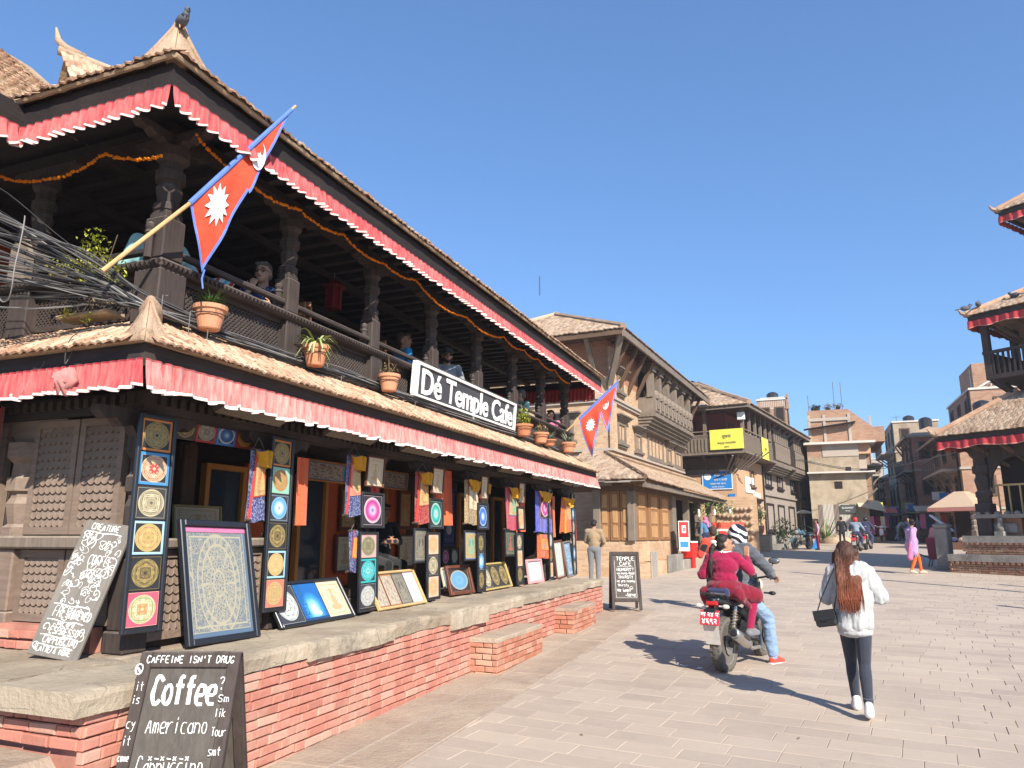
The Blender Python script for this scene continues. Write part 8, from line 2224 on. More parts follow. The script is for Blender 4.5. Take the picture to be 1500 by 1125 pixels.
 # ---- motorcycles
def motorbike(name,label,loc,rz,paint='black_paint',detail=2,plate='बा २४ प',plate2='४६९२',group='motorcycles on the square',dusty=True,tail='white_rubber',lean=0.0):
 t=thing(name,label,'motorcycle',loc,rz,group)
 if lean:t.rotation_euler=(0,lean,rz)
 def part(nm,b,mt,par=None,smooth=False):return b.build(nm,M[mt],par or t,smooth=smooth,local=True)
 for(y,R_,w,nm)in((0,.31,.068,'rear_wheel'),(1.34,.305,.055,'front_wheel')):
  b=MB();MW=Matrix.Translation((0,y,R_))@Matrix.Rotation(PI/2,4,'Y')
  b.lathe([(R_-.085,-w*.7),(R_-.06,-w),(R_-.025,-w*.98),(R_-.006,-w*.6),(R_,0),(R_-.006,w*.6),(R_-.025,w*.98),(R_-.06,w),(R_-.085,w*.7)],40,0,MW)
  tyre=part(nm,b,'dusty_rubber' if dusty else 'rubber',smooth=True)
  kb=MB()
  n_=30 if detail>1 else 16
  for k in range(n_):
   a=2*PI*k/n_
   for j,o in enumerate((-.042,0,.042)if w>.06 else(-.03,.03)):
    MM=Matrix.Translation((0,y,R_))@Matrix.Rotation(a+(.5 if j%2 else 0)*2*PI/n_,4,'X')@Matrix.Translation((o,0,R_-.004*(1 if o==0 else 2.6)))
    kb.box(-.017,.017,-.018,.018,-.008,.007,M=MM)
  kb.build('tread_block',M['dusty_rubber' if dusty else 'rubber'],tyre,local=True,kind='stuff')
  rb=MB();rb.lathe([(R_-.1,-.045),(R_-.083,-.05),(R_-.083,.05),(R_-.1,.045),(R_-.1,-.045)],36,0,MW);rb.lathe([(.03,-.06),(.055,-.05),(.055,.05),(.03,.06)],14,0,MW)
  rim=part('rim',rb,'alloy' if dusty else 'black_paint',tyre)
  for k in range(10 if detail>1 else 6):
   a=2*PI*k/(10 if detail>1 else 6);sb=MB();sb.beam((0.012*(-1)**k,y+.04*math.cos(a),R_+.04*math.sin(a)),(0.012*(-1)**k,y+(R_-.09)*math.cos(a+.12),R_+(R_-.09)*math.sin(a+.12)),.016,.024,up=(1,0,0));sb.build('spoke',M['alloy' if dusty else 'black_paint'],tyre,local=True)
  db=MB();db.lathe([(.06,.062),(.12,.062),(.12,.066),(.06,.066)],24,0,Matrix.Translation((.0,y,R_))@Matrix.Rotation(PI/2,4,'Y'));part('brake_disc',db,'steel',tyre)
 b=MB();b.beam((.1,-.02,.31),(.1,.5,.36),.05,.07);b.beam((-.1,-.02,.31),(-.1,.5,.36),.05,.07);b.box(-.11,.11,.44,.54,.3,.42);part('swingarm',b,'gunmetal')
 b=MB();b.tube([(.0,.42,.4),(0,.2,.82),(0,-.28,.86)],.025,8);b.tube([(0,1.0,.9),(0,.75,.62),(0,.5,.35),(0,.42,.4)],.03,8);b.tube([(0,1.0,.88),(0,.45,.78)],.035,8);part('frame',b,'black_plastic')
 b=MB();b.bbox(-.14,.14,.5,.86,.26,.5,.03);b.bbox(-.17,.17,.55,.75,.28,.42,.04);part('engine',b,'gunmetal')
 cyl=MB()
 for k in range(6):cyl.bbox(-.095,.095,.68,.86,.47+.03*k,.488+.03*k,.006)
 cyl.box(-.07,.07,.7,.84,.45,.66);part('cylinder_fins',cyl,'alloy')
 soft('fuel_tank',[ell((0,.78,.9),(.15,.27,.13)),ell((0,.92,.93),(.14,.16,.11)),cap((-.09,.6,.83),(-.07,.95,.87),.06,.06),cap((.09,.6,.83),(.07,.95,.87),.06,.06)],.016,[paint],t,5)
 soft('seat',[cap((0,.5,.8),(0,.22,.83),.09,.1),ell((0,.36,.81),(.13,.2,.05)),ell((0,.02,.865),(.12,.24,.05)),cap((-.07,.1,.85),(-.06,-.18,.875),.05,.045),cap((.07,.1,.85),(.06,-.18,.875),.05,.045)],.016,['black_leather'],t,5)
 soft('tail_cowl',[cap((-.08,.2,.76),(-.05,-.26,.83),.05,.04),cap((.08,.2,.76),(.05,-.26,.83),.05,.04),cap((0,.2,.76),(0,-.28,.82),.05,.045)],.016,[paint],t,4)
 soft('side_panel',[cap((-.11,.45,.62),(-.12,.2,.7),.05,.04),cap((.11,.45,.62),(.12,.2,.7),.05,.04),cap((-.1,.3,.66),(.1,.3,.66),.04,.04)],.018,['black_plastic'],t,4)
 b=MB();b.beam((-.02,-.05,.68),(0,-.36,.72),.1,.03);b.bbox(-.075,.075,-.4,-.3,.68,.74,.012);part('rear_mudguard',b,'black_plastic')
 b=MB();b.quad((-.085,-.33,.34),(.085,-.33,.34),(.095,-.39,.57),(-.095,-.39,.57));b.quad((.085,-.325,.34),(-.085,-.325,.34),(-.095,-.385,.57),(.095,-.385,.57));part('mud_flap',b,'concrete_white')
 b=MB(T(0,-.405,.64,0,R(-12)));b.bbox(-.115,.115,-.006,.006,-.08,.085,.004);pl_=part('number_plate',b,'plate_red')
 if detail>1:
  for tx_,z_,sz in((plate,.015,.07),(plate2,-.062,.085)):
   me=text_mesh(tx_,sz,M['white_paint'],'plate_lettering',None,Matrix(),.001,.002);me.parent=pl_
   me.matrix_basis=T(0,-.405,.64,0,R(-12))@Matrix.Translation((0,-.008,z_))@Matrix.Rotation(PI/2,4,'X')
 b=MB();b.bbox(-.07,.07,-.34,-.29,.77,.82,.012);part('tail_light',b,'lamp_red')
 for sx_ in(-1,1):
  b=MB();b.tube([(sx_*.08,-.3,.765),(sx_*.13,-.31,.765)],.012,6);b.sphere((sx_*.165,-.315,.765),(.045,.032,.027),10,6);part('indicator',b,'lamp_clear')
  b=MB();b.tube([(sx_*.16,1.06,.84),(sx_*.24,1.05,.84)],.012,6);b.sphere((sx_*.27,1.05,.84),(.05,.03,.026),10,6);part('indicator',b,'black_plastic')
  b=MB();b.tube([(sx_*.085,1.34,.31),(sx_*.085,1.12,.84),(sx_*.085,1.06,1.02)],[.03,.028,.026],10);part('fork_leg',b,'gold_metal' if dusty else 'gunmetal')
  b=MB();b.tube([(sx_*.28,.93,1.06),(sx_*.3,.98,1.15),(sx_*.32,1.0,1.22)],.007,6);b.sphere((sx_*.34,.99,1.25),(.075,.012,.042),12,6);mr=part('mirror',b,'black_plastic')
  b=MB();b.sphere((sx_*.34,.982,1.25),(.062,.008,.032),12,6);b.build('mirror_glass',M['steel'],mr,local=True)
  b=MB();b.tube([(sx_*.26,.93,1.05),(sx_*.39,.86,1.04)],.019,8);part('grip',b,'rubber')
  b=MB();b.tube([(sx_*.29,.97,1.05),(sx_*.40,.93,1.03)],.006,5);part('lever',b,'alloy')
  b=MB();b.tube([(sx_*.1,.45,.34),(sx_*.27,.45,.33)],.014,6);part('foot_peg',b,'rubber')
  b=MB();b.tube([(sx_*.1,.16,.45),(sx_*.24,.14,.42)],.013,6);part('foot_peg',b,'rubber')
  b=MB();b.tube([(sx_*.12,.12,.74),(sx_*.1,.02,.42)],.022,8);part('shock_rod',b,'steel')
  c=MB()
  for k in range(7):c.lathe([(.034,-.006),(.04,0),(.034,.006)],12,0,Matrix.Translation((sx_*(.102+.002*k),.03+.013*k,.47+.035*k)))
  part('shock_spring',c,'gold_metal')
 b=MB();b.tube([(-.28,.92,1.06),(-.12,1.02,1.03),(.12,1.02,1.03),(.28,.92,1.06)],.013,8);part('handlebar',b,'gunmetal')
 b=MB();b.lathe([(.001,.03),(.06,.03),(.09,-.03),(.1,-.05),(.095,-.06),(.001,-.07)],16,0,Matrix.Translation((0,1.17,.93))@Matrix.Rotation(PI/2,4,'X'));part('headlight',b,'lamp_clear')
 soft('headlight_cowl',[ell((0,1.08,.95),(.12,.07,.11)),cap((-.05,1.05,1.06),(.05,1.05,1.06),.04,.04)],.016,[paint],t,3)
 b=MB();
 b.grid(lambda u,v:V((u-.5)*.13,1.34+.335*math.sin((v-.42)*2.4),.305+.335*math.cos((v-.42)*2.4)),2,12);b.grid(lambda u,v:V((.5-u)*.13,1.34+.33*math.sin((v-.42)*2.4),.305+.33*math.cos((v-.42)*2.4)),2,12);part('front_mudguard',b,paint)
 b=MB();b.tube([(.08,.84,.5),(.12,.92,.36),(.15,.8,.2),(.16,.5,.22),(.165,.34,.29)],.024,10);part('exhaust_pipe',b,'alloy',smooth=True)
 d0,d1=Vector((.17,.36,.28)),Vector((.2,-.2,.47));dv=(d1-d0)
 b=MB();b.tube([d0,d0+dv*.06,d0+dv*.2,d0+dv*.9,d1],[.03,.055,.066,.066,.055],16);mf=part('muffler',b,'steel',smooth=True)
 b=MB();b.tube([d1,d1+dv.normalized()*.015],[.045,.03],14);b.build('muffler_tip',M['black_plastic'],mf,local=True)
 b=MB();b.tube([d0+dv*.35+V(.055,0,.02),d0+dv*.7+V(.055,0,.02)],.035,10,flat=.7);b.build('heat_shield',M['gunmetal'],mf,local=True)
 b=MB();b.tube([(-.1,.5,.36),(-.11,.0,.38)],.03,8,flat=.5);b.tube([(-.1,.5,.28),(-.11,0,.25)],.015,6);part('chain_guard',b,'black_plastic')
 b=MB();b.tube([(-.12,.42,.3),(-.26,.3,.03)],.013,6);part('side_stand',b,'gunmetal')
 b=MB();b.tube([(-.12,-.1,.86),(-.14,-.28,.9),(0,-.34,.91),(.14,-.28,.9),(.12,-.1,.86)],.014,8);part('grab_rail',b,'gunmetal')
 b=MB();b.tube([(.0,-.05,.38),(.0,.1,.5)],.05,8);part('hugger',b,'gold_metal')
 return t
BX,BY,BRZ=-1.03,9.47,R(-15)
bike=motorbike('motorcycle','dusty motorcycle with red number plate carrying a rider and a girl',(BX,BY,gz(BY)),BRZ,'black_paint',2)
Jr=joints(pelvis=(0,.42,.93),waist=(0,.46,1.06),chest=(.0,.55,1.26),neck=(0,.61,1.44),head=(.0,.67,1.56),face=(-.1,1,-.08),shl=(-.195,.57,1.37),shr=(.195,.57,1.37),ell=(-.34,.7,1.15),elr=(.35,.7,1.15),wrl=(-.34,.9,1.07),wrr=(.34,.9,1.07),hal=(-.1,1,-.3),har=(.1,1,-.3),hil=(-.1,.42,.9),hir=(.1,.42,.9),knl=(-.25,.78,.6),knr=(.27,.8,.56),anl=(-.3,.6,.1),anr=(.31,.8,.1),tol=(-.33,.76,.035),tor=(.37,.96,.035))
rider,Jr,Qr=figure('person','motorcycle rider in grey padded jacket, light jeans and a striped helmet',(BX,BY,gz(BY)),BRZ,1.7,Jr,('skin','grey_jacket','jean','red_jacket'),None,vox=.0085,hands=True,curl=1.0,inflate=.012)
jk=[ell((0,.54,1.27),(.2,.15,.19)),ell((0,.47,1.08),(.185,.145,.17)),ell((0,.43,.96),(.19,.15,.09)),cap((-.15,.56,1.39),(.15,.56,1.39),.09,.09),cap((-.07,.6,1.45),(.07,.6,1.45),.055,.055)]
for sx_ in(-1,1):jk+=[cap((sx_*.18,.57,1.37),(sx_*.345,.7,1.15),.085,.072),cap((sx_*.345,.7,1.15),(sx_*.34,.88,1.075),.07,.05)]
soft('jacket',jk,.01,['grey_jacket'],rider,4,(.013,(5,5,26)))
soft('helmet',[ell(Qr(0,-.01,.025),(.125,.145,.135)),ell(Qr(0,.035,-.055),(.105,.12,.085)),cap(Qr(0,-.06,-.05),Qr(0,-.08,-.03),.1,.1)],.01,[None],rider,4)
hm=Mat('helmet_paint',.25,.5);hp=hm.coord();wv=hm.wave(hm.map(hp,(1.2,1.2,1.7),rot=(.6,.9,.3)),2.6,4.5,1.0)
hm.out(hm.mix(wv.gt(.5),(.018,.018,.02),(.72,.72,.74)));JOBS[-1]=JOBS[-1][:3]+([hm.m],)+JOBS[-1][4:]
b=MB();b.grid(lambda u,v:Qr(.122*math.sin((u-.5)*2.6),.02+.128*math.cos((u-.5)*2.6),-.03+.075*v),14,4);b.build('visor',M['glass_dark'],rider,local=True)
for sx_,a,to in((-1,Jr['anl'],Jr['tol']),(1,Jr['anr'],Jr['tor'])):
 d=to-a;u=Vector((d.x,d.y,0)).normalized()
 b=MB();b.tube([a-u*.08+V(0,0,-.085),to+u*.025+V(0,0,-.022)],.045,12,flat=.35);b.build('shoe_sole',M['white_rubber'],rider,local=True)
 b=MB();b.tube([a+V(0,0,.01),a+V(0,0,.06)],[.047,.046],12);b.build('sock',M['black_cloth'],rider,local=True)
sc=[]
for sd,k,a,h_ in(('r',Jr['knr'],Jr['anr'],Jr['hir']),('l',Jr['knl'],Jr['anl'],Jr['hil'])):
 sc+=[cap(h_,k,.105,.085),cap(k,k.lerp(a,.9),.085,.068)]
soft('jeans',sc+[ell((0,.42,.91),(.17,.13,.1))],.01,['jean'],rider,3,(.011,(10,10,20)))
Jg=joints(pelvis=(0,.1,.97),waist=(0.01,.09,1.08),chest=(.02,.1,1.22),neck=(.02,.12,1.35),head=(.02,.14,1.465),face=(.85,.55,.02),shl=(-.14,.04,1.31),shr=(.16,.14,1.31),ell=(-.24,.02,1.1),elr=(.3,.2,1.15),wrl=(-.2,.24,1.1),wrr=(.23,.3,1.3),hal=(.4,1,.1),har=(-.1,.25,1),hil=(-.09,.1,.95),hir=(.09,.1,.95),knl=(-.24,.36,.82),knr=(.26,.38,.82),anl=(-.25,.22,.5),anr=(.25,.2,.48),tol=(-.27,.36,.44),tor=(.29,.34,.43),hup=(0,-1,0))
girl,Jg,Qg=figure('person','girl in magenta jumper with ponytail sitting behind the motorcycle rider',(BX,BY,gz(BY)),BRZ,1.7,Jg,('skin','magenta','magenta','grey_trouser'),'hair_black','short',vox=.0075,fem=True,fat=.88,hands=True,curl=.35)
gj=[ell((.02,.09,1.2),(.17,.135,.15)),ell((.01,.08,1.06),(.165,.135,.12)),cap((-.11,.06,1.31),(.13,.13,1.31),.07,.07),cap((-.13,.05,1.3),(-.24,.02,1.1),.068,.06),cap((-.24,.02,1.1),(-.2,.22,1.1),.06,.043),cap((.15,.14,1.3),(.3,.2,1.15),.068,.06),cap((.3,.2,1.15),(.235,.29,1.28),.058,.043)]
soft('jumper',gj,.009,['magenta'],girl,4,(.011,(12,12,20)))
sk=[ell((0,.08,.97),(.21,.19,.1)),cap((-.05,.12,.95),(-.25,.34,.85),.12,.1),cap((.05,.12,.95),(.27,.36,.85),.12,.1),cap((-.2,.0,.9),(.2,.0,.9),.07,.07),cap((-.22,.02,.86),(-.25,.1,.76),.06,.03),cap((.22,.02,.86),(.26,.2,.74),.06,.03)]
soft('skirt',sk,.011,['maroon'],girl,5,(.014,(13,13,3)))
b=MB();b.tube([(.02,.06,1.37),(.09,.12,1.37),(.1,.2,1.34)],[.03,.026,.02],8,flat=.5);b.tube([(.02,.06,1.375),(-.06,.1,1.36),(-.04,.18,1.34)],[.03,.026,.02],8,flat=.5);b.build('collar',M['white_cloth'],girl,local=True)
pt=[cap(Qg(-.0,-.1,.02),Qg(.01,-.16,-.06),.035,.036),cap(Qg(.01,-.16,-.06),Qg(.05,-.2,-.22),.036,.034),cap(Qg(.05,-.2,-.22),Qg(.09,-.21,-.40),.034,.01)]
soft('ponytail',pt,.008,['hair_black'],girl,2,(.008,(40,40,8)))
b=MB();b.lathe([(.042,-.012),(.05,0),(.042,.012)],12,0,Matrix.Translation(Qg(0,-.11,.01))@Matrix.Rotation(.9,4,'Y'));b.build('hair_tie',M['white_cloth'],girl,local=True)
b=MB();b.sphere(Qg(.03,-.14,.03),(.04,.03,.025),8,5);b.build('hair_bow',M['white_cloth'],girl,local=True)
b=MB(T(0,.02,.9));b.bbox(-.13,.13,-.16,-.06,-.06,.06,.03);tag(b.build('blue_bag',M['navy']),'dark blue bag on the motorcycle seat under the girl','bag');COL.objects[-1].matrix_basis=Matrix.Translation((BX,BY,gz(BY)))@Matrix.Rotation(BRZ,4,'Z')
# ---- standing and walking people
def walk(st=.25,**k):
 return joints(knl=(-.09,.16,.49),anl=(-.09,st,.09),tol=(-.1,st+.16,.04),knr=(.09,-.02,.47),anr=(.09,-st*.8,.12),tor=(.1,-st*.8+.15,.03),ell=(-.25,.02,1.12),wrl=(-.24,.1,.9),elr=(.25,-.1,1.12),wrr=(.24,-.06,.88),**k)
Jt=joints(ell=(-.24,.1,1.13),wrl=(-.1,.28,1.02),elr=(.25,.1,1.12),wrr=(.13,.27,1.0),hal=(.5,.8,.2),har=(-.5,.8,.1),head=(0,.05,1.57),face=(.0,.9,-.4))
figure('person','man in tan jacket and grey trousers standing beyond the end of the plinth',(-5.55,20.25,gz(20.2)),R(4),1.74,Jt,('skin','tan_jacket','grey_trouser','black_leather'),'hair_black',vox=.013,inflate=.02,detail=False)
Jd=joints(ell=(-.28,.04,1.12),wrl=(-.16,.25,1.1),elr=(.28,.05,1.12),wrr=(.16,.25,1.1),hal=(.5,.8,.1),har=(-.5,.8,.1))
rp,_,_=figure('person','person in red and black padded jacket standing beyond the motorcycle',(-1.78,15.35,gz(15.3)),R(35),1.6,Jd,('skin','red_jacket','black_cloth','black_leather'),'hair_brown',vox=.013,inflate=.03,detail=False)
for sx_ in(-1,1):soft('sleeve_band',[cap((sx_*.2,.0,1.31),(sx_*.24,.02,1.22),.084,.08)],.014,['black_cloth'],rp,3)
figure('person','person in a blue shirt with a pink headscarf at the open shop front',(-3.92,31.6,gz(31.6)+.25),R(20),1.55,joints(),('skin','denim_blue','navy','black_leather'),None,vox=.018,fem=True,detail=False)
bp=bpy.data.objects[-1]if False else[o for o in COL.objects if o.get('label','').startswith('person in a blue shirt')][0]
soft('headscarf',[ell((0,0,1.6),(.1,.11,.11)),ell((0,-.03,1.46),(.14,.1,.08)),cap((.05,-.1,1.42),(.08,-.12,1.25),.06,.04)],.018,['pink_cloth'],bp,3)
Jp=walk(.2,head=(0,.03,1.58),face=(-.9,.3,-.2))
pw,_,_=figure('person','woman in lilac shawl and orange trousers walking beside the temple',(3.0,26.5,gz(26.5)),R(-75),1.66,Jp,('skin','blue_grey','sari_orange','tan_plastic'),'hair_black','bun',vox=.014,fem=True,detail=False)
soft('shawl',[cap((-.2,-.02,1.36),(.2,0,1.36),.085,.085),cap((-.2,0,1.3),(-.24,.02,.75),.1,.13),cap((.2,-.05,1.3),(.22,-.12,.7),.1,.14),ell((0,-.1,1.15),(.2,.08,.25)),ell((0,-.12,.85),(.22,.1,.25))],.016,['lilac'],pw,4,(.02,(14,14,3)))
soft('tunic',[ell((0,0,1.0),(.2,.15,.2)),cap((-.08,0,.85),(-.1,.05,.62),.12,.12),cap((.08,0,.85),(.1,-.03,.62),.12,.12)],.016,['blue_grey'],pw,4,(.015,(14,14,3)))
soft('scarf_end',[cap((.2,-.1,1.2),(.3,-.25,.5),.06,.09)],.016,['pink_cloth'],pw,3)
fig=[('person in pink check shirt and dark trousers beside the parked black motorcycle',(.42,43.3),100,1.6,('skin','pink_check','maroon','black_leather'),'hair_black',joints(),True),('man in black walking along the corrugated fence',(1.85,49.2),10,1.72,('skin','black_cloth','black_cloth','black_leather'),'hair_black',walk(.22),False),('man in white stooping in the mouth of the street',(6.0,60.8),-70,1.7,('skin_dark','white_cloth','white_cloth','black_leather'),'hair_grey',joints(chest=(0,.22,1.18),waist=(0,.08,1.05),neck=(0,.36,1.3),head=(0,.45,1.4),shl=(-.17,.3,1.27),shr=(.17,.3,1.27),ell=(-.2,.42,1.02),elr=(.2,.42,1.02),wrl=(-.18,.5,.8),wrr=(.18,.5,.8),anr=(.1,-.3,.1),tor=(.11,-.15,.04),knr=(.1,-.1,.48)),False),('person in dark clothes standing in the street mouth left of the shawl',(5.8,52.5),160,1.62,('skin','navy','black_cloth','black_leather'),'hair_black',joints(),False),('person in grey top at the shaded stalls in the street',(7.0,58.0),120,1.65,('skin','blue_grey','grey_trouser','black_leather'),'hair_black',walk(.15),False),('person in red beside the shaded stalls',(5.4,66.0),170,1.6,('skin','red_cloth','maroon','black_leather'),'hair_black',walk(.2),True),('person in a white shirt far up the street',(5.6,78.0),175,1.65,('skin','white_cloth','navy','black_leather'),'hair_black',walk(.2),False),('person in maroon by the awning stall',(4.5,58.8),190,1.6,('skin','maroon','black_cloth','black_leather'),'hair_black',joints(),True),]
for lab,(x,y),a,H,mt,hr,J_,fem in fig:
 figure('person',lab,(x,y,gz(y)),R(a),H,J_,mt,hr,'long' if fem else 'short',vox=.024,fem=fem,detail=False,inflate=.01)
def ride_joints():
 return joints(pelvis=(0,.4,.93),waist=(0,.42,1.06),chest=(0,.46,1.26),neck=(0,.5,1.43),head=(0,.54,1.57),shl=(-.18,.47,1.38),shr=(.18,.47,1.38),ell=(-.3,.62,1.17),elr=(.3,.62,1.17),wrl=(-.33,.86,1.07),wrr=(.33,.86,1.07),hal=(0,1,0),har=(0,1,0),hil=(-.1,.4,.9),hir=(.1,.4,.9),knl=(-.22,.75,.68),knr=(.22,.75,.68),anl=(-.22,.48,.36),anr=(.22,.48,.36),tol=(-.24,.62,.3),tor=(.24,.62,.3))
for(x,y,rz_,lab,plab,top,hel)in((2.12,41.2,-12,'black motorcycle with pink red plate ridden away by a man in a red helmet','rider in blue grey jacket and red helmet on the motorcycle going away','blue_grey','red_plastic'),(2.75,43.9,-14,'dark motorcycle just ahead of the red helmeted rider','rider in navy on the motorcycle ahead of the red helmet','navy','black_plastic')):
 motorbike('motorcycle',lab,(x,y,gz(y)),R(rz_),'black_paint',1,dusty=False)
 p_,J_,Q_=figure('person',plab,(x,y,gz(y)),R(rz_),1.7,ride_joints(),('skin',top,'navy','black_leather'),None,vox=.022,detail=False,inflate=.03)
 soft('helmet',[ell(Q_(0,-.01,.02),(.125,.14,.135)),ell(Q_(0,.03,-.05),(.1,.11,.08))],.02,[hel],p_,3)
motorbike('motorcycle','parked black motorcycle with teal tank in front of the balcony house',(-.05,44.2,gz(44)),R(148),'teal_paint',1,dusty=False,lean=R(-6))
sct=thing('scooter','red scooter with white front coming out of the street','scooter',(4.75,56.9,gz(57)),R(168))
for y in(0,1.2):
 b=MB();b.lathe([(.15,-.05),(.22,-.05),(.245,0),(.22,.05),(.15,.05)],20,0,Matrix.Translation((0,y,.24))@Matrix.Rotation(PI/2,4,'Y'));b.build('wheel',M['rubber'],sct,local=True)
soft('body_shell',[ell((0,.1,.55),(.17,.4,.17)),cap((0,.5,.3),(0,.9,.3),.13,.12),cap((-.1,1.0,.35),(-.08,.98,.85),.1,.09),cap((.1,1.0,.35),(.08,.98,.85),.1,.09)],.03,['red_plastic'],sct,3)
soft('front_apron',[cap((-.06,1.09,.5),(-.05,1.07,.82),.08,.07),cap((.06,1.09,.5),(.05,1.07,.82),.08,.07),ell((0,1.2,.45),(.09,.16,.08))],.03,['white_paint'],sct,3)
b=MB();b.tube([(-.32,.92,1.0),(0,1.0,1.0),(.32,.92,1.0)],.03,8);b.sphere((0,1.02,1.0),(.14,.1,.08),10,6);b.build('handlebar',M['white_paint'],sct,local=True)
b=MB();b.bbox(-.14,.14,-.25,.55,.72,.8,.04);b.build('seat',M['black_leather'],sct,local=True)
sp,J_,Q_=figure('person','scooter rider in red jacket and white helmet facing the square',(4.75,56.9,gz(57)),R(168),1.62,ride_joints(),('skin','red_jacket','navy','black_leather'),None,vox=.022,detail=False,inflate=.02)
soft('helmet',[ell(Q_(0,-.01,.02),(.125,.14,.135)),ell(Q_(0,.03,-.05),(.1,.11,.08))],.02,['white_paint'],sp,3)
# ---- people in the gallery and the shop
def sit(**k):
 J=dict(pelvis=(0,0,.55),waist=(0,0,.68),chest=(0,.02,.88),neck=(0,.02,1.06),head=(0,.05,1.2),shl=(-.175,.02,1.01),shr=(.175,.02,1.01),ell=(-.24,.1,.78),elr=(.24,.1,.78),wrl=(-.15,.32,.76),wrr=(.15,.32,.76),hal=(.2,1,0),har=(-.2,1,0),hil=(-.09,.02,.52),hir=(.09,.02,.52),knl=(-.11,.42,.5),knr=(.11,.42,.5),anl=(-.11,.4,.09),anr=(.11,.4,.09),tol=(-.12,.56,.03),tor=(.12,.56,.03))
 J.update(k);return joints(**J)
GF_=3.3
GP='guests in the open gallery'
figure('person','man in pale teal shirt sitting behind the corner column of the gallery',(-5.2,4.62,GF_-.03),R(70),1.78,sit(elr=(.36,.02,.76),wrr=(.42,.2,.62)),('skin_pale','teal_shirt','navy','black_leather'),'hair_brown',vox=.013,bare_fore=True,fat=1.12,group=GP)
figure('person','woman in navy and white patterned top bending low at the left of the gallery',(-5.72,4.62,GF_-.12),R(-80),1.66,sit(chest=(0,.2,.82),neck=(0,.32,.95),head=(.0,.42,1.02),face=(0,.8,-.5),shl=(-.17,.26,.93),shr=(.17,.26,.93)),('skin','navy_pattern','navy','black_leather'),'hair_black','short',vox=.014,fem=True,group=GP)
gl,Jx,Qx=figure('person','grey haired man with glasses and navy leaf shirt resting chin on hand',(-5.15,5.93,GF_-.03),R(208),1.72,sit(elr=(.17,.3,.78),wrr=(.07,.24,.98),har=(-.25,-.2,1),face=(.15,1,-.05),head=(0,.07,1.2)),('skin_pale','navy_leaf','navy','black_leather'),'hair_grey',vox=.0085,hands=True,bare_fore=True,group=GP,curl=.9)
b=MB()
for sx_ in(-1,1):b.tube([Qx(sx_*.035+.022*math.cos(k*.63),.1,.002+.018*math.sin(k*.63))for k in range(11)],.003,5);b.tube([Qx(sx_*.057,.1,.004),Qx(sx_*.08,.0,.0)],.003,5)
b.tube([Qx(-.013,.105,.004),Qx(.013,.105,.004)],.003,5);b.build('glasses',M['black_plastic'],gl,local=True)
figure('person','man in bright blue T-shirt seated with his back turned',(-5.25,8.98,GF_+.02),R(-35),1.72,sit(face=(.9,.5,0),ell=(-.26,.02,.8),elr=(.27,.02,.8)),('skin','blue_shirt','navy','black_leather'),'hair_brown','shaggy',vox=.013,bare_fore=True,group=GP)
cp,Jc,Qc=figure('person','bearded man in cap, sunglasses and grey T-shirt leaning over the rail',(-5.1,10.12,GF_+.02),R(215),1.74,sit(face=(-.1,1,-.15),elr=(.3,.1,.8),wrr=(.33,.3,.72)),('skin','grey_shirt','navy','black_leather'),'hair_black',vox=.011,bare_fore=True,group=GP)
soft('cap',[ell(Qc(0,-.01,.06),(.09,.105,.065)),cap(Qc(-.04,.1,.055),Qc(.04,.1,.055),.03,.03),cap(Qc(-.04,.14,.045),Qc(.04,.14,.045),.016,.016)],.01,['black_cloth'],cp,3)
soft('beard',[cap(Qc(-.055,.04,-.06),Qc(0,.07,-.095),.025,.03),cap(Qc(.055,.04,-.06),Qc(0,.07,-.095),.025,.03)],.009,['hair_black'],cp,2)
b=MB()
for sx_ in(-1,1):b.sphere(Qc(sx_*.034,.096,.004),(.027,.01,.019),10,6)
b.tube([Qc(-.08,0,.006),Qc(-.055,.095,.01),Qc(.055,.095,.01),Qc(.08,0,.006)],.004,5);b.build('sunglasses',M['lens'],cp,local=True)
figure('person','man half hidden behind the rail at the fifth column',(-5.3,11.75,GF_-.05),R(200),1.6,sit(),('skin','tan_jacket','navy','black_leather'),'hair_black',vox=.016,group=GP)
figure('person','older man in teal shirt slouching near the sixth column',(-5.15,13.6,GF_),R(150),1.74,sit(face=(.6,.8,-.2)),('skin_pale','teal_shirt','grey_trouser','black_leather'),'hair_grey',vox=.015,bare_fore=True,group=GP)
figure('person','woman in bright pink at the far end of the gallery',(-5.0,15.0,GF_-.1),R(170),1.6,sit(),('skin','pink_cloth','navy','black_leather'),'hair_black','long',vox=.016,fem=True,group=GP)
figure('person','person in yellow at the last bay of the gallery',(-4.98,15.28,GF_-.2),R(160),1.5,sit(),('skin','yellow_silk','navy','black_leather'),'hair_black',vox=.016,fem=True,group=GP)
figure('person','vendor in black sitting in the shade of the third bay with folded hands',(-5.45,8.95,.93),R(240),1.66,sit(ell=(-.22,.12,.78),elr=(.22,.12,.78),wrl=(-.04,.28,.8),wrr=(.04,.28,.8),hal=(1,.1,0),har=(-1,.1,0)),('skin','black_cloth','black_cloth','black_leather'),'hair_black',vox=.011,hands=True)
table(-5.45,8.93,.93,.36,.36,'low stool under the vendor in black','brown_wood',.46)
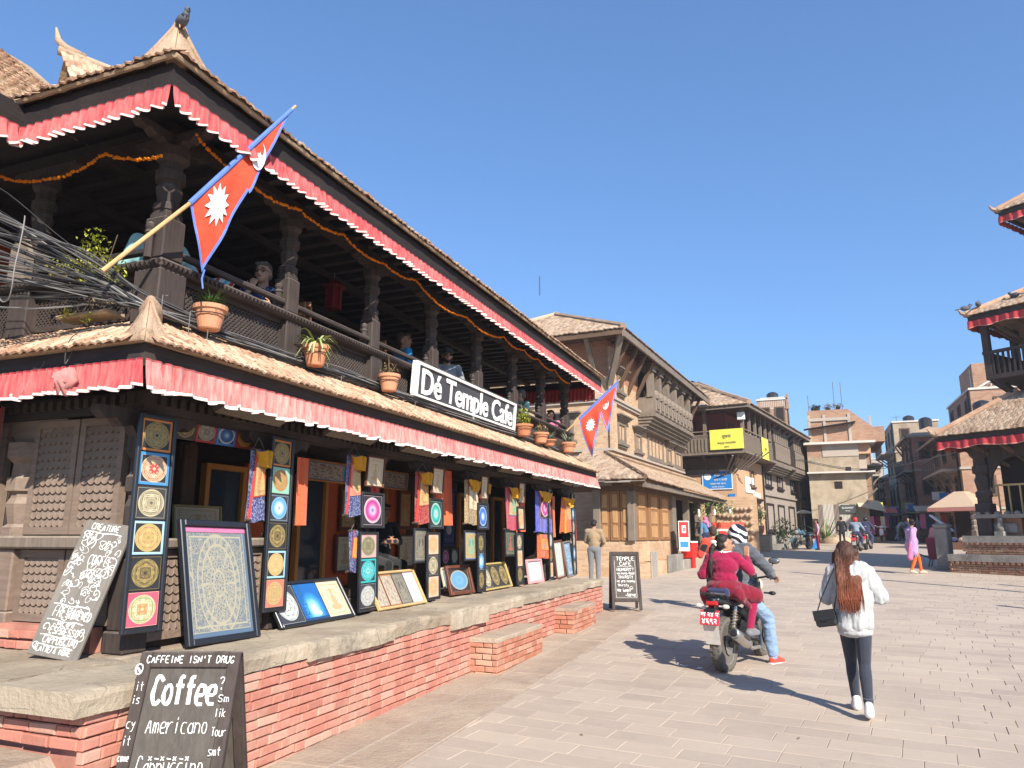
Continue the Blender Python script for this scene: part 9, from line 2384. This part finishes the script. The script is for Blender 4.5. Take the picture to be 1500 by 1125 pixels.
# ---- odds and ends on the square
bn=thing('litter_bin','bright red plastic bin with white top on the lean-to plinth','bin',(-4.05,27.6,gz(27.6)+.25),R(-20))
b=MB();b.prism([(-.2,-.18,.1),(.2,-.18,.1),(.25,-.2,.62),(-.25,-.2,.62)],(0,.4,0));b.build('tub',M['red_plastic'],bn,local=True)
b=MB();b.bbox(-.26,.26,-.22,.22,.622,.68,.02);b.build('lid',M['white_paint'],bn,local=True)
for x in(-.15,.15):MB().box(x-.04,x+.04,-.1,.1,-.3,.1).build('leg',M['red_plastic'],bn,local=True)
def standee(x,y,rz_,w,h,label,cols):
 t=thing('poster_stand',label,'poster',(x,y,gz(y)+.6),R(rz_))
 MB().box(-w/2,w/2,-.02,.02,0,h).build('panel',M['white_paint'],t,local=True)
 for(z0_,z1_,x0_,x1_,c_)in cols:MB().box(x0_*w,x1_*w,-.026,-.0205,z0_*h,z1_*h).build('print',M[c_],t,local=True)
standee(-4.15,27.2,25,.38,1.05,'tall red and white drinks poster by the open shop',((.45,.97,-.45,.45,'red_plastic'),(.12,.32,-.4,.4,'blue_sign'),(.6,.85,-.2,.2,'white_paint'),(.66,.78,-.12,.12,'red_sign')))
rk=thing('display_rack','red and green display rack with a red header at the lean-to','rack',(-3.2,32.4,gz(32.4)+.3),R(20))
MB().box(-.75,.75,-.05,.05,1.0,1.25).build('header',M['red_sign'],rk,local=True);MB().box(-.7,.7,-.02,.3,0,.99).build('shelf_back',M['concrete_white'],rk,local=True)
for i,c_ in enumerate(('green_cloth','red_plastic','yellow_banner','green_cloth')):MB().bbox(-.66+.34*i,-.36+.34*i,-.12,-.021,.1,.9,.02).build('packet',M[c_],rk,local=True)
gd=thing('hanging_goods','strings of green and white goods hung under the lean-to eave','goods',(-3.6,31.5,2.4),R(10))
for k in range(9):
 l=MB();leaf_cloud(l,(-.7+.18*k,0,.45),(.12,.1,.35),40,.06);l.build('bunch',M[('leaf_green','leaf_grey','leaf_stripe')[k%3]],gd,local=True)
for k in range(3):MB().bbox(-.6+.62*k,-.5+.62*k,-.06,.06,.1+.06*k,.42,.03).build('bag',M['paper'],gd,local=True)
pw_=thing('pottery_display','wall of small clay pots and masks at the end of the lean-to','pottery',(-3.0,35.5,1.3),R(-4))
MB().box(-.9,.9,.02,.15,-.4,2.2).build('backboard',M['wall_tan'],pw_,local=True)
pm_=MB();pm_.lathe([(.05,-.08),(.1,-.02),(.1,.04),(.05,.09)],8);pmm_=pm_.mesh('clay_pot',M['clay'])
for k in range(40):link('clay_pot',pmm_,pw_,True,M=Matrix.Translation((-.78+.2*(k%8)+random.uniform(-.03,.03),-.06,.35+.33*(k//8)+random.uniform(-.04,.04))))
def shrub(name,label,p,r,n,size,mat,potted=None,kind='cloud'):
 t=thing(name,label,'plant',p)
 if potted:MB().lathe([(potted*.7,0),(potted,potted*.6),(potted*1.02,potted*1.1),(potted*.9,potted*1.1)],14).build('clay_pot',M['pot'],t,local=True)
 z=potted*1.1 if potted else 0
 l=MB()
 if kind=='cloud':leaf_cloud(l,(0,0,z+r[2]*.9),r,n,size)
 else:leaf_tuft(l,(0,0,z),n,r[2]*1.3,.12,.5,1.3)
 l.build('leaves',M[mat],t,local=True)
 b=MB()
 for k in range(5):b.tube([(0,0,z),(random.uniform(-.3,.3)*r[0],random.uniform(-.3,.3)*r[1],z+r[2])],.02,5)
 b.build('stem',M['leaf_dry'],t,local=True)
shrub('potted_plant','leafy plant in a round clay pot on the brick platform',(-2.55,41.1,1.8),(.55,.5,.6),300,.11,'leaf_stripe',.42)
shrub('shrub','dark green shrub against the plinth of the balcony house',(-1.35,44.6,gz(44)+.3),(.6,.6,.75),420,.09,'leaf_dark')
shrub('palm','bright green palm like plant at the foot of the corrugated fence',(1.05,53.8,gz(54)),(.8,.8,1.2),46,.1,'leaf_green',None,'tuft')
hp_=MB();hp_.sphere((0,0,0),(1.0,.7,.55),12,6,0,T(1.7,53.6,gz(54)));tag(hp_.build('sand_heap',M['mud'],smooth=True),'heap of sand at the foot of the corrugated fence','heap')
b=MB();b.box(-.25,.25,-.2,.2,0,.6,M=T(.15,44.9,gz(45)));tag(b.build('blue_sack',M['blue_sign']),'blue sack on the ground behind the parked motorcycle','sack')
pr_=thing('parasol','dark folding parasol outside the far shops of the balcony house','parasol',(-.2,49.5,gz(49)))
MB().tube([(0,0,0),(0,0,2.1)],.03,6).build('pole',M['gunmetal'],pr_,local=True);b=MB();b.lathe([(.55,1.95),(.3,2.08),(.05,2.15)],8);b.build('canopy',M['black_cloth'],pr_,local=True)
for i,(x,y)in enumerate(((5.2,62),(5.6,70),(7.6,56))):
 t=thing('market_stall',('shaded stall hung with red cloth on the left of the street','second stall deeper in the street with maroon goods','stall with brown baskets on the right of the street')[i],'stall',(x,y,gz(y)))
 MB().box(-.8,.8,-.5,.5,0,.8).build('counter',M['brown_wood'],t,local=True);b=MB();b.quad((-1,-.8,2.0),(1,-.8,2.0),(1,.6,2.4),(-1,.6,2.4));b.build('canopy',M[('red_sign','navy','awning')[i]],t,local=True)
 for k in range(4):MB().box(-.75+.4*k,-.45+.4*k,-.5,-.42,.9,1.8).build('hung_cloth',M[('maroon','red_cloth','pink_cloth','navy')[(k+i)%4]],t,local=True)
 for sx_ in(-.95,.95):MB().tube([(sx_,-.75,0),(sx_,-.75,2.0)],.03,5).build('pole',M['old_wood'],t,local=True)
run_jobs()
# ---- litter and scraps on the paving
for i,(x,y,s_)in enumerate(((-1.55,9.62,.05),(-1.35,9.5,.06),(-1.62,9.75,.03),(1.1,6.1,.02),(-1.9,6.4,.02),(2.1,8.8,.018),(-.2,6.9,.015))):
 b=MB(T(x,y,gz(y)+.006,i*1.3));b.grid(lambda u,v:V((u-.5)*s_*2.2,(v-.5)*s_,.006*math.sin(u*7+i)+.004*math.sin(v*9)+.004),4,3)
 tag(b.build('paper_scrap',M['white_paint']if i<3 else M['leaf_dry']),('larger white paper scrap left of the motorcycle wheel','white paper scrap nearest the motorcycle wheel','smallest white paper scrap left of the motorcycle')[i]if i<3 else('dry leaf lying on the paving between the plinth and the walking woman','dry leaf on the paving nearest the plinth wall','dry leaf on the paving right of the walking woman','dry leaf on the paving between motorcycle and camera')[i-3],'scrap' if i<3 else 'leaf','paper scraps beside the motorcycle' if i<3 else 'dry leaves on the paving')
for k in range(7):
 y=47+5.5*k;zl=6.2+.5*(k%3)
 tag(cable([(-.6+.35*k,y,zl),(3.5+.3*k,y+1,zl-.7),(8.7,y+3,zl+.4)],.02,'',24,.03,k+70).build('street_wire',M['cable_black']),('nearest','second','third','fourth','fifth','sixth','farthest')[k]+' dark wire sagging across the narrow street','wire','wires across the street')
 # ---- air
hz=bpy.data.materials.new('haze');hz.use_nodes=True
hz.node_tree.nodes.remove(hz.node_tree.nodes['Principled BSDF'])
pv=hz.node_tree.nodes.new('ShaderNodeVolumePrincipled');pv.inputs['Color'].default_value=(0.86,0.9,0.95,1);pv.inputs['Density'].default_value=0.0009;pv.inputs['Anisotropy'].default_value=0.2
hz.node_tree.links.new(pv.outputs[0],hz.node_tree.nodes['Material Output'].inputs['Volume'])
MB().box(-160,160,-20,310,-1.6,24).build('haze',hz,kind='stuff')
